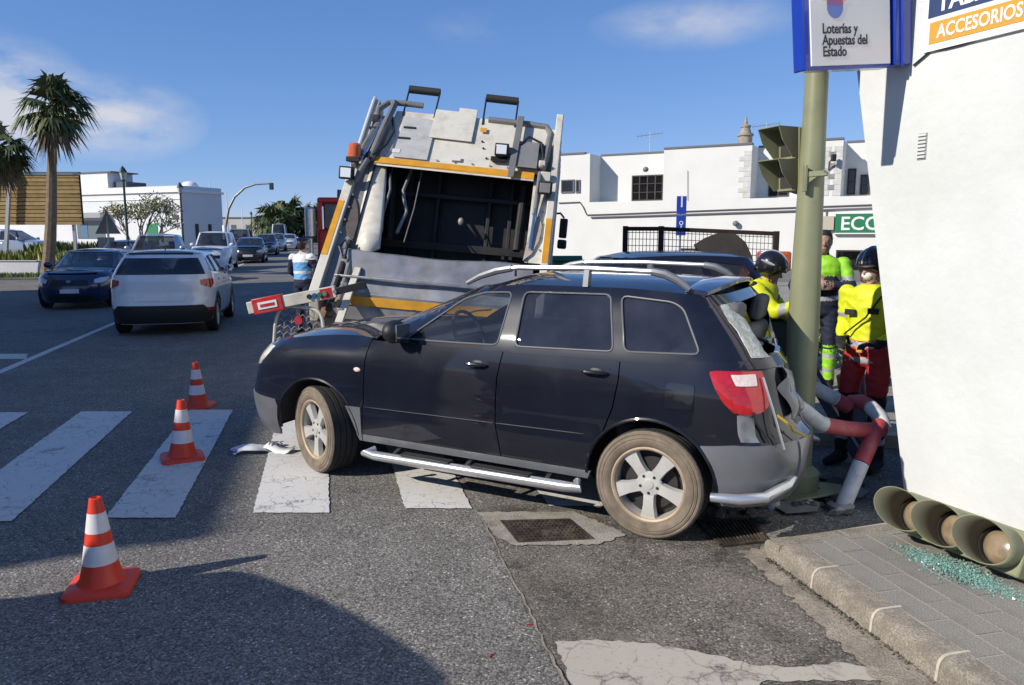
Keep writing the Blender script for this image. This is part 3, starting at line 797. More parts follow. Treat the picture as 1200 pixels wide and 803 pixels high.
    outer = q[:-1] + rl + tr[1:] + [(x - g, z) for x, z in reversed(s1)][1:-1]
    both(outer)
    # front and rear fascia
    def fascia(mapf, p0, z0, z1f, n=None):
        zs = lin(z0, z1f, 10)
        outer = [(-p0, z) for z in zs] + [(p, z1f) for p in lin(-p0, p0, 16)][1:-1] + [(p0, z) for z in reversed(zs)] + [(p, z0) for p in lin(p0, -p0, 16)][1:-1]
        return panel_mesh(outer, (), h, mapf, lambda p: Vector((0, 0, .2)), 0.0, sx=0.8)
    V, fs = fascia(sh.front(), pf0, fz0, ftop); body.add(V, [tuple(reversed(f)) for f in fs])
    V, fs = fascia(sh.rear(), pr0, rz0, rtop); body.add(V, fs)
    # bonnet (and boot lid or load deck) ruled between the sides
    def deck(xa_f, xb_f, crown, nx=16, ny=14):
        vs = []; f = []
        for j in range(ny + 1):
            t = -1 + 2 * j / ny
            for i in range(nx + 1):
                s_ = i / nx; xe = lerp(xa_f(t), xb_f(t), s_); xs = lerp(xa_f(1), xb_f(1), s_)
                P = sh.side(1)(xs, sh.top(xs)); z = sh.top(xs) + crown(s_) * (1 - t * t)
                vs.append(sh.fin((xe, P.y * t, z)) if not sh.dent else Vector((xe, P.y * t, z)))
        for j in range(ny):
            for i in range(nx): f.append((j * (nx + 1) + i, j * (nx + 1) + i + 1, (j + 1) * (nx + 1) + i + 1, (j + 1) * (nx + 1) + i))
        return vs, f
    if sp.get('hood', True):
        cowl = sp['cowl']; fr = sh.front()
        vs, f = deck(lambda t: cowl + sp.get('cowl_bow', .18) * (1 - t * t), lambda t: fr(abs(t) * pf0, ftop).x, lambda s_: sp.get('crown', .05) * (1 - s_ ** 3))
        bo = mesh_obj('bonnet', vs, f, paint, e); fix_normals(bo)
    if sp.get('deck'):
        d0 = sp['deck']; re_ = sh.rear()
        vs, f = deck(lambda t: d0, lambda t: re_(abs(t) * pr0, rtop).x, lambda s_: .015 * (1 - s_ ** 3))
        fix_normals(mesh_obj(sp.get('deck_name', 'boot_lid'), vs, f, paint, e))
    # greenhouse
    gz0 = sp['gz0']; gz1 = sp['gz1']; cg = sp.get('cg', 0.80); pgf = math.acos(cg ** (sh.nfg / 2)); pgr = math.acos(cg ** (sh.nrg / 2))
    A_ = [(sh.x1g + (sh.XFg(z) - sh.x1g) * cg, z) for z in lin(gz0, gz1, 10)]; D_ = [(sh.x2g + (sh.XRg(z) - sh.x2g) * cg, z) for z in lin(gz0, gz1, 10)]
    rf = [(x, sh.roof(x)) for x in lin(A_[-1][0], D_[-1][0], 16)]
    outer = A_ + rf[1:-1] + list(reversed(D_)) + [(x, min(gz0, belt(x))) for x in lin(D_[0][0], A_[0][0], 18)][1:-1]
    wins = [rounded(w, sp.get('win_r', .035), 3) for w in sp['windows']]
    both(outer, wins, fm='g', lip=.03)
    for i, w in enumerate(wins):
        gm = sp['win_mats'][i] if 'win_mats' in sp else GLASS
        both(w, m=gm, fm='g', nm='side_window', off=-.010, lip=0, hh=.12)
        if detail:
            for sg in (1, -1):
                mb = MB(); mb.tube([sh.gside(sg, .001)(*p) for p in resample(w, .08)], .006, 6, closed=True); mb.build('window_trim', sp.get('trim_mat', BLACKP), e)
    zs = lin(gz0 + sp.get('ws_low', .02), gz1, 10)
    P = lambda ph, n: [(p, n) for p in ph]
    outer = [(-pgf, z) for z in zs] + P(lin(-pgf, pgf, 16), gz1)[1:-1] + [(pgf, z) for z in reversed(zs)] + P(lin(pgf, -pgf, 16), zs[0])[1:-1]
    V, fs = panel_mesh(outer, (), .09, sh.gfront(-.004), None, 0, sx=.8); mesh_obj('windscreen', V, [tuple(reversed(f)) for f in fs], sp.get('ws_mat', GLASS), e)
    rg = sp.get('rear_glass', (gz0 + .06, gz1 - .06)); zs = lin(gz0, gz1, 8); pz = pgr
    outer = [(-pz, z) for z in zs] + P(lin(-pz, pz, 14), gz1)[1:-1] + [(pz, z) for z in reversed(zs)] + P(lin(pz, -pz, 14), gz0)[1:-1]
    pw = pgr * sp.get('rg_w', .86); hole = rounded([(-pw, rg[0]), (-pw * .96, rg[1]), (pw * .96, rg[1]), (pw, rg[0])], .05, 4)
    if sp.get('rear_open', False) is False:
        V, fs = panel_mesh(outer, (hole,), h, sh.grear(), lambda p: Vector((1, 0, 0)), .02, sx=.8); body.add(V, fs)
        V, fs = panel_mesh(hole, (), .1, sh.grear(-.008), None, 0, sx=.8); mesh_obj('rear_window', V, fs, sp.get('rg_mat', GLASSD), e)
    # roof
    gf, gr = sh.gfront(), sh.grear(); nx, ny = 22, 16; vs = []; f = []
    for j in range(ny + 1):
        t = -1 + 2 * j / ny
        pa = gf(t * pgf, gz1); pb = gr(t * pgr, gz1); xl0, xl1 = A_[-1][0], D_[-1][0]
        for i in range(nx + 1):
            s_ = i / nx; x = lerp(pa.x, pb.x, s_); xs = lerp(xl0, xl1, s_); ze = sh.roof(xs); Pq = sh.gside(1)(xs, ze)
            yy = lerp(pa.y, pb.y, s_) if abs(t) < 1e-9 else Pq.y * t
            cr = sp.get('roof_crown', .06) * smooth(0, .22, s_) * smooth(0, .12, 1 - s_ * .999)
            vs.append((x, yy, ze + cr * (1 - abs(t) ** 2.4)))
    for j in range(ny):
        for i in range(nx): f.append((j * (nx + 1) + i, (j + 1) * (nx + 1) + i, (j + 1) * (nx + 1) + i + 1, j * (nx + 1) + i + 1))
    fix_normals(mesh_obj('roof', vs, f, sp.get('roof_mat', paint), e))
    bo = body.build('body', paint, e); fix_normals(bo)
    # underbody, wheel wells, cabin
    mb = MB(); w0 = sh.W(sill + .1)
    mb.box(((axf + axr) / 2, 0, sill + .06), (axf - axr - 2 * ar - .04, 2 * w0 - .12, .10))
    mb.box(((axf + axr) / 2, 0, .62), (sp['xf'] - sp['xr'] - .55, .98, .50))
    for ax in (axf, axr): mb.box((ax, 0, az + ar * .75), (2 * ar + .1, 1.05, .30))
    mb.build('underbody', DARK, e, flat=True)
    for ax in (axf, axr):
        for sg in (1, -1):
            mb = MB(); yo = sg * (sh.W(az + .3) - .035); yi = sg * .50; n = 14; vs = []; fs = []
            for k in range(n + 1):
                th = math.pi * k / n; vs += [(ax + (ar + .03) * math.cos(th), yo, az + (ar + .03) * math.sin(th)), (ax + (ar + .03) * math.cos(th), yi, az + (ar + .03) * math.sin(th))]
            for k in range(n): fs.append((2 * k, 2 * k + 1, 2 * k + 3, 2 * k + 2))
            fs.append(tuple(2 * k + 1 for k in range(n + 1))); mb.add(vs, fs); mb.build('wheel_arch_liner', DARK, e)
    mb = MB(); yc = sh.W(belt(0)) - .10; cw = sp['cowl']
    mb.box((cw - .12, 0, belt(cw) - .14), (.42, 2 * yc, .22))
    mb.build('dashboard', DARK, e, bevel=.03)
    sx0 = sp.get('seat_x', cw - 1.05)
    def seat(x, y, w, heads):
        b0 = belt(0); prof = [(.25, -.58), (.27, -.44), (-.12, -.46), (-.19, -.36), (-.33, .12), (-.40, .16), (-.45, .12), (-.32, -.50), (-.25, -.58)]
        n = len(prof); vs = [(x + p[0], y - w / 2, b0 + p[1]) for p in prof] + [(x + p[0], y + w / 2, b0 + p[1]) for p in prof]
        s_ = mesh_obj('seat', vs, [tuple(range(n)), tuple(reversed(range(n, 2 * n)))] + [(i, n + i, n + (i + 1) % n, (i + 1) % n) for i in range(n)], SEATM, e, bevel=.03)
        for hy in heads:
            mb = MB(); mb.box((x - .41, y + hy, b0 + .25), (.09, .24, .17), Matrix.Rotation(R(-10), 3, 'Y')); mb.build('headrest', SEATM, e, bevel=.03)
    for sy in (.37, -.37): seat(sx0, sy, .47, (0,))
    if sp.get('rear_seats', True): seat(sx0 - .95, 0, 1.2, (.38, -.38))
    mb = MB(); c = Vector((cw - .50, sp.get('wheel_side', 1) * .37, belt(0) + .02)); tl = Matrix.Rotation(R(-65), 3, 'Y')
    mb.tube([c + tl @ Vector((.18 * math.cos(a), .18 * math.sin(a), 0)) for a in lin(0, 2 * math.pi, 24)[:-1]], .014, 8, closed=True)
    mb.bar(c + tl @ Vector((0, -.17, 0)), c + tl @ Vector((0, .17, 0)), .03, .015); mb.build('steering_wheel', DARK, e)
    # wheels
    wy = sp['track'] / 2; st = sp.get('steer', 0)
    for ax, rz in ((axf, st), (axr, 0)):
        for sg in (1, -1): wheel(e, (ax, sg * wy, az), rz, sp['wheel_r'], sp.get('wheel_w', .21), sg, sp.get('spokes', 5), sp.get('tyre_side'), rim_r=sp.get('rim_r', sp['wheel_r'] * .63), rim_m=sp.get('rim_mat'))
    # door mirrors
    for sg in (1, -1):
        mx, mz = sp['mirror']; p = sh.gside(sg)(mx, mz + .0); mb = MB()
        mb.bar(p + Vector((0, -sg * .02, -.03)), p + Vector((.01, sg * .09, -.01)), .09, .035)
        mb.sphere(p + Vector((.0, sg * .15, .05)), (.075, .105, .082), 14, 9)
        mm = mb.build('door_mirror', sp.get('mirror_mat', paint), e)
        mb = MB(); mb.box(p + Vector((-.068, sg * .15, .05)), (.012, .155, .115)); mb.build('mirror_glass', mat('mirror_glass', (.5, .55, .6), .05, 1.0), mm, bevel=.004)
    return e, sh
def skin(e, sh, which, poly, m, name, off=0.006, h=0.07, lip=0.012, sx=0.8, parent=None, smoothp=0.0, label=None):
    """a thin panel (lamp, grille, plate, cladding) laid on the body surface"""
    fm = {'front': sh.front, 'rear': sh.rear, 'grear': sh.grear, 'gfront': sh.gfront}
    if which in fm: f = fm[which](off)
    else: f = (sh.side if which[0] == 's' else sh.gside)(1 if which[1] == 'l' else -1, off); sx = 1.0
    if smoothp: poly = rounded(poly, smoothp, 3)
    c = Vector((0, 0, 0))
    inw = {'front': lambda p: Vector((-1, 0, 0)), 'gfront': lambda p: Vector((-1, 0, 0)), 'rear': lambda p: Vector((1, 0, 0)), 'grear': lambda p: Vector((1, 0, 0))}.get(which, lambda p: Vector((0, -1 if p.y > 0 else 1, 0)))
    V, fs = panel_mesh(poly, (), h, f, inw, lip, sx=sx)
    o = mesh_obj(name, V, fs, m, parent or e); fix_normals(o)
    if label: o['label'] = label
    return o
# ================================================================== the crashed SUV
PAINT_K = mat('black_blue_paint', (0.0075, 0.0085, 0.0165), 0.35, 0.0, coat=1.0, spec=.12, var=0.2, scale=3, dirt=(0.022, 0.022, 0.028), dirt_amt=0.25, dirt_scale=2.2, bump=0.004, bscale=3)
GREYC = mat('grey_cladding', (0.16, 0.165, 0.18), 0.38, 0.25, coat=0.4, var=0.12, scale=6, dirt=(0.12, 0.105, 0.09), dirt_amt=0.4, dirt_scale=5)
TRIMG = mat('bright_window_seal', (0.16, 0.16, 0.17), 0.5, 0.3)
SILV = mat('silver_tube', (0.62, 0.63, 0.65), 0.28, 0.75, var=0.08, scale=9, dirt=(0.25, 0.22, 0.2), dirt_amt=0.25)
def suv_dent(p):
    if p.x > -1.35: return p
    y = p.y + .42
    zf = lerp(1.0, .12, smooth(1.05, 1.42, p.z)) * lerp(.75, 1, smooth(.2, .7, p.z))
    g = math.exp(-(y / .44) ** 2)
    d = smooth(-1.45, -2.10, p.x) if False else min(1, max(0, (-1.45 - p.x) / .6))
    push = .34 * g * zf * d
    cr = noise.noise(p * 4.5) * .065 + noise.noise(p * 13) * .012
    w = math.exp(-(y / .95) ** 2) * d * min(1, max(0, (1.25 - p.z) / .2)) * (1 if p.z > .3 else .3)
    return p + Vector((push + cr * w, noise.noise(p * 6 + Vector((3, 1, 7))) * .03 * w, noise.noise(p * 7 + Vector((9, 4, 2))) * .025 * w))
suv_belt = pchip([(-2.1, 1.115), (-1.6, 1.10), (-1.0, 1.085), (-.3, 1.075), (.45, 1.06), (.8, 1.06), (2.3, 1.06)])
SUV = dict(
    W=[(.18, .79), (.28, .825), (.38, .848), (.52, .866), (.575, .872), (.60, .862), (.75, .874), (.88, .872), (.97, .860), (1.05, .842), (1.12, .822)],
    XF=[(.18, 2.08), (.24, 2.16), (.36, 2.215), (.50, 2.235), (.58, 2.23), (.66, 2.20), (.76, 2.15), (.86, 2.10), (.96, 2.03), (1.05, 1.93)],
    XR=[(.2, -2.02), (.3, -2.09), (.5, -2.14), (.64, -2.14), (.68, -2.10), (.85, -2.07), (1.05, -2.0), (1.12, -1.97)],
    x1=1.35, x2=-1.50, nf=4.2, nr=3.2,
    Wg=[(1.0, .852), (1.07, .838), (1.12, .822), (1.25, .765), (1.40, .695), (1.47, .650), (1.52, .60)],
    XFg=[(1.0, 1.18), (1.12, .96), (1.25, .64), (1.40, .26), (1.455, .12), (1.5, .02)],
    XRg=[(1.0, -2.04), (1.06, -2.0), (1.2, -1.88), (1.35, -1.73), (1.45, -1.63), (1.5, -1.58)],
    x1g=-.5, x2g=-1.2, nfg=3.6, nrg=4.5, cg=.80, c0=.80,
    top=[(-2.2, 1.115), (-1.6, 1.10), (-1.0, 1.085), (-.3, 1.075), (.45, 1.06), (.8, 1.075), (1.1, 1.07), (1.4, 1.045), (1.7, 1.005), (1.95, .965), (2.2, .92)],
    topmax=9, roof=[(-1.75, 1.435), (-1.5, 1.46), (-1.0, 1.485), (-.4, 1.485), (-.1, 1.465), (.2, 1.44)],
    cowl=.74, sill=.305, belt=suv_belt, arch_r=.405, axf=1.3125, axr=-1.3125, axz=.335, front_low=.20, rear_low=.26, front_top=.96, rear_top=1.06,
    doors=[[(.875, .365), (.845, .60), (.815, .90), (.79, 1.062)], [(-.30, .365), (-.265, .62), (-.285, .90), (-.315, 1.075)], [(-1.02, .625), (-1.085, .78), (-1.115, .95), (-1.115, 1.086)]],
    door_low=.365, handle_pos=[(-.13, .965), (-.97, .985)], gz0=1.06, gz1=1.455, xf=2.19, xr=-2.14,
    windows=[[(.505, 1.085), (-.265, 1.10), (-.295, 1.435), (-.07, 1.425), (.10, 1.375)], [(-.395, 1.10), (-1.065, 1.115), (-.985, 1.445), (-.385, 1.44)], [(-1.135, 1.12), (-1.585, 1.135), (-1.45, 1.38), (-1.38, 1.415), (-1.055, 1.44)]],
    win_mats=[GLASS, GLASSD, GLASSD], trim_mat=TRIMG, win_r=.04, sill_mat=GREYC, rear_open='frame', rg_w=.88, rear_glass=(1.10, 1.42),
    mirror=(.50, 1.10), mirror_mat=BLACKP, track=1.52, wheel_r=.335, wheel_w=.225, steer=R(-21), tyre_side=DUSTY, rim_r=.225, dent=suv_dent, crown=.06, roof_crown=.06, shoulder=.10, h=.05, chrome_handles=False)
SUV_HEAD = R(151.0)
suv, ss = build_car('crashed_suv', SUV, (0.0752, 5.6887, 0), SUV_HEAD, 'dark blue-black SUV with silver roof rails, crashed backwards against the green pole', 'car', PAINT_K)
# rear opening: frame of the tailgate, glass remains, crushed lid
pgr = math.acos(.80 ** (4.5 / 2))
zs = lin(1.06, 1.455, 8); pw = pgr * .84
outer = [(-pgr, z) for z in zs] + [(p, 1.455) for p in lin(-pgr, pgr, 14)][1:-1] + [(pgr, z) for z in reversed(zs)] + [(p, 1.06) for p in lin(pgr, -pgr, 14)][1:-1]
hole = rounded([(-pw, 1.12), (-pw * .95, 1.40), (pw * .95, 1.40), (pw, 1.12)], .05, 4)
V, fs = panel_mesh(outer, (hole,), .04, ss.grear(), lambda p: Vector((1, 0, 0)), .03, sx=.8)
tail = mesh_obj('tailgate', V, fs, PAINT_K, suv); fix_normals(tail); tail['label'] = 'crushed tailgate with its window broken out'
CRAZED = mat('crazed_glass', (0.42, 0.44, 0.40), 0.35, 0.0, var=0.3, scale=40, bump=0.8, bscale=90)
rnd = random.Random(3)
edge = [(pw * (.60 - .16 * t) + rnd.uniform(-.05, .05), 1.115 + .29 * t) for t in lin(0, 1, 9)]
shard = edge + [(pw * .95, 1.40), (pw, 1.12)]
V, fs = panel_mesh(shard, (), .04, lambda p, z: ss.grear(.004)(p, z) + Vector((noise.noise(Vector((p * 9, z * 9, 0))) * .02, 0, 0)), lambda p: Vector((1, 0, 0)), .005, sx=.8)
fix_normals(mesh_obj('broken_window', V, fs, CRAZED, tail))
shard = [(-pw, 1.12), (-pw * .97, 1.30), (-pw * .86, 1.22), (-pw * .70, 1.13), (-pw * .4, 1.12)]
V, fs = panel_mesh(shard, (), .05, ss.grear(.004), lambda p: Vector((1, 0, 0)), .005, sx=.8); mesh_obj('broken_window', V, fs, CRAZED, tail)
# grey cladding, lamps, trim laid on the body
for s_ in ('sl', 'sr'):
    sg = 1 if s_ == 'sl' else -1
    # wing foot behind the front wheel
    skin(suv, ss, s_, [(.885, .305), (.865, .565), (1.005, .565), (.955, .45), (.915, .345)], GREYC, 'wing_cladding', .006, .05)
    # rear bumper side
    arc = [(-1.3125 - (.415) * math.cos(t), .335 + .415 * math.sin(t)) for t in lin(R(43), R(-4), 8)]
    seamx = lambda z: ss.x2 + (ss.XR(z) - ss.x2) * .93
    skin(suv, ss, s_, arc + [(-1.74, .27), (seamx(.27), .265)] + [(seamx(z), z) for z in lin(.32, .64, 5)] + [(-1.8, .64)], GREYC, 'bumper_side', .012, .05, .02)
    # front bumper side: grey lower half
    seamf = lambda z: ss.x1 + (ss.XF(z) - ss.x1) * .83
    arc = [(1.3125 + .425 * math.cos(t), .335 + .425 * math.sin(t)) for t in lin(R(-8), R(20), 5)]
    skin(suv, ss, s_, arc + [(1.73, .535), (seamf(.55), .555)] + [(seamf(z), z) for z in lin(.52, .22, 6)] + [(1.745, .24)], GREYC, 'bumper_side', .008, .05, .02)
    # body-colour strip along the doors
    for (xa, xb) in ((.835, -.255), (-.275, -.90)):
        mb = MB(); pts = [ss.side(sg, .004)(x, .585 + .012 * (-x / 1.0)) for x in lin(xa, xb, 10)]; mb.tube(pts, [.002] + [.0035] * 9 + [.002], 6); mb.build('door_moulding', PAINT_K, suv)
    # side indicator
    p = ss.side(sg, .002)(.885, .845); mb = MB(); mb.sphere(p, (.032, .008, .017), 14, 8); mb.build('side_indicator', LENSW, suv)
    # wheel-arch lips
    for ax in (1.3125, -1.3125):
        mb = MB(); pts = [ss.side(sg, -.002)(ax + .403 * math.cos(t), max(.31, .335 + .403 * math.sin(t))) for t in lin(R(2), R(178), 24)]; mb.tube(pts, .011, 6); mb.build('arch_lip', PAINT_K, suv)
    # side step
    mb = MB(); y = sg * .925
    mb.tube([(.74, sg * .86, .27), (.79, y, .245), (.70, y, .243), (-.80, y, .262), (-.90, y, .268), (-.86, sg * .87, .29)], [.026, .030, .034, .034, .030, .026], 12); stp = mb.build('side_step', SILV, suv)
    for (xa, xb) in ((.46, .05), (-.12, -.56)):
        mb = MB(); mb.box(((xa + xb) / 2, y - sg * .012, .288 if xa > 0 else .293), (xa - xb, .075, .014)); mb.build('step_pad', BLACKP, stp, bevel=.005)
    for x in (.55, -.05, -.65): mb = MB(); mb.bar((x, sg * .70, .33), (x, y, .25), .03, .02); mb.build('step_bracket', BLACKP, suv)
    # roof rail
    ry = sg * .605
    mb = MB(); mb.tube([(-.20, ry, 1.585), (-.30, ry, 1.595), (-.78, ry, 1.60), (-1.22, ry, 1.588), (-1.26, ry, 1.583)], [.014, .018, .018, .018, .016], 10); rail = mb.build('roof_rail', SILV, suv)
    mb = MB(); mb.tube([(.10, ry + sg * .01, 1.48), (.0, ry, 1.53), (-.13, ry, 1.57), (-.25, ry, 1.59)], [.016, .022, .026, .024], 8); mb.build('rail_foot', GREYC, rail)
    mb = MB(); mb.tube([(-1.22, ry, 1.588), (-1.30, ry, 1.575), (-1.38, ry, 1.54), (-1.46, ry + sg * .01, 1.485)], [.024, .027, .025, .016], 8); mb.build('rail_foot', GREYC, rail)
    mb = MB(); mb.bar((-.80, ry, 1.585), (-.80, ry + sg * .02, 1.48), .05, .035, (1, 0, 0)); mb.build('rail_foot', GREYC, rail)
# fuel flap, left side only
o = skin(suv, ss, 'sl', rounded([(-1.405, .815), (-1.57, .82), (-1.575, .965), (-1.41, .965)], .02, 3), mat('glossy_flap', (.012, .013, .018), .08, coat=1.0), 'fuel_flap', .006, .06, .02)
for sg in (1, -1):
    # headlamp wrapping the corner
    P = [(sg * .40, .755), (sg * .60, .765), (sg * .92, .785), (sg * 1.10, .87), (sg * 1.13, .945), (sg * .80, .945), (sg * .55, .93), (sg * .40, .86)]
    skin(suv, ss, 'front', P, LENSC, 'headlight', .010, .05, .03, smoothp=.03)
    # tail lamp, red with a white block
    a, b = .99, 1.31
    P = [(sg * .80, .86), (sg * .92, .825), (sg * 1.08, .81), (sg * 1.18, .825), (sg * 1.275, .88), (sg * 1.345, .955), (sg * 1.385, 1.048), (sg * 1.30, 1.055), (sg * .82, 1.05)]
    tl = skin(suv, ss, 'rear', P, LENSR, 'tail_light', .014, .04, .03, smoothp=.02)
    skin(suv, ss, 'rear', [(sg * .93, .975), (sg * 1.17, .975), (sg * 1.215, 1.035), (sg * .93, 1.037)], LENSW, 'reversing_lens', .019, .04, .01, parent=tl, smoothp=.012)
    # crumpled bare metal below the lamp
    P = [(sg * 1.0, .66), (sg * 1.17, .66), (sg * 1.17, .81), (sg * 1.0, .83)]
    skin(suv, ss, 'rear', P, mat('bare_panel', (.26, .27, .27), .4, .5, var=.3, scale=12), 'bare_panel', .004, .04, .01)
pf = math.acos(.83 ** (4.2 / 2)) * 1.0
skin(suv, ss, 'front', [(-pf, .21)] + [(-pf, z) for z in (.3, .4, .555)] + [(p, .555) for p in lin(-pf, pf, 12)][1:-1] + [(pf, .555), (pf, .4), (pf, .3), (pf, .21)] + [(p, .21) for p in lin(pf, -pf, 12)][1:-1], GREYC, 'front_bumper', .008, .06, .02)
pr = math.acos(.93 ** (3.2 / 2))
skin(suv, ss, 'rear', [(-pr, z) for z in (.265, .35, .45, .55, .64)] + [(p, .64) for p in lin(-pr, pr, 14)][1:-1] + [(pr, z) for z in (.64, .55, .45, .35, .265)] + [(p, .265) for p in lin(pr, -pr, 14)][1:-1], GREYC, 'rear_bumper', .012, .05, .02)
skin(suv, ss, 'front', [(-.42, .60), (.42, .60), (.42, .74), (.12, .80), (-.12, .80), (-.42, .74)], BLACKP, 'grille', .006, .06)
# rear corner tube, bent by the impact
mb = MB(); pts = [(-1.70, .915, .345), (-1.85, .90, .352), (-1.98, .83, .365), (-2.06, .62, .385), (-2.08, .42, .42), (-1.98, .17, .46)]
mb.tube(pts, [.026] + [.03] * 5, 12); mb.build('corner_tube', SILV, suv)
mb = MB(); pts = [(-1.70, -.915, .345), (-1.90, -.86, .35), (-2.06, -.60, .36), (-2.0, -.42, .42)]
mb.tube(pts, .03, 12); mb.build('corner_tube', SILV, suv)
# spoiler over the broken window
SPO = mat('blue_spoiler', (0.012, 0.022, 0.065), 0.22, coat=1.0, var=.2, scale=4)
vs = []; fs = []; ny = 12
for j in range(ny + 1):
    y = -.60 + 1.2 * j / ny; t = abs(y / .6)
    x0 = -1.40; x1_ = -1.64 + .08 * t ** 3; zb = 1.525 - .055 * t ** 2.2
    for (x, z) in ((x0, zb), ((x0 + x1_) / 2, zb + .018), (x1_, zb + .008), (x1_, zb - .018), ((x0 + x1_) / 2, zb - .035), (x0 - .05, zb - .04)): vs.append((x, y, z))
for j in range(ny):
    for i in range(6):
        a = j * 6 + i; b = j * 6 + (i + 1) % 6; fs.append((a, b, b + 6, a + 6))
fs += [tuple(range(6)), tuple(range(ny * 6 + 5, ny * 6 - 1, -1))]
fix_normals(mesh_obj('spoiler', vs, fs, SPO, suv, bevel=.004))
# aerial stub, wipers
mb = MB(); mb.cyl((-.22, .50, 1.53), (-.22, .50, 1.60), .009, .007, 8); mb.build('aerial', BLACKP, suv)
for y0, y1 in ((.55, -.05), (-.02, -.52)):
    mb = MB(); a = ss.gfront(.02)(.9 * (1 if y0 > 0 else -1) * .55, 1.12); b = ss.gfront(.02)(0.05 if y0 > 0 else -.75, 1.16); mb.tube([a, (a + b) / 2 + Vector((.01, 0, .01)), b], .008, 6); mb.build('wiper', BLACKP, suv)
mb = MB(); mb.box((.80, 0, 1.075), (.20, 1.36, .03)); mb.build('cowl_grille', BLACKP, suv, bevel=.01)
# load bay seen through the broken window
mb = MB(); mb.box((-1.55, .1, 1.0), (.45, .9, .22)); mb.build('load_box', mat('translucent_box', (.30, .33, .33), .4), suv, bevel=.01)

# torn seams, hanging rod and loose pieces at the crushed rear corner
mb = MB(); mb.tube([ss.rear(.02)(1.02, .83), ss.rear(.018)(1.0, .78), ss.rear(.02)(.93, .72), ss.rear(.02)(.92, .66)], .008, 6); mb.build('torn_seal', BLACKP, suv)
mb = MB(); mb.tube([ss.rear(.03)(.86, 1.02), ss.rear(.05)(.83, .85), ss.rear(.04)(.80, .62)], .007, 6); mb.build('bent_rod', STEEL, suv)
mb = MB(); mb.tube([ss.rear(.01)(.70, .80), ss.rear(.06)(.60, .74), ss.rear(.03)(.50, .70), ss.rear(.06)(.42, .66)], .008, 6); mb.build('torn_wiring', T_YEL if 'T_YEL' in globals() else mat('wire_yellow', (.5, .35, .02), .5), suv)
for k, (p_, z_, w_, h_) in enumerate(((.40, .92, .22, .14),)):
    P = [(p_ - w_, z_ - h_), (p_ + w_ * .4, z_ - h_ * 1.1), (p_ + w_, z_ + h_ * .2), (p_ + w_ * .2, z_ + h_), (p_ - w_ * .8, z_ + h_ * .6)]
    f0 = ss.rear(.02); V, fs = panel_mesh(P, (), .03, lambda a, b: f0(a, b) + Vector((noise.noise(Vector((a * 7, b * 8, k))) * .04 - .006, 0, 0)), None, 0, sx=.8)
    mesh_obj('crumpled_panel', V, fs, [mat('crumpled_grey', (.10, .105, .115), .3, .4, coat=.5), PAINT_K, SPO][k], suv)
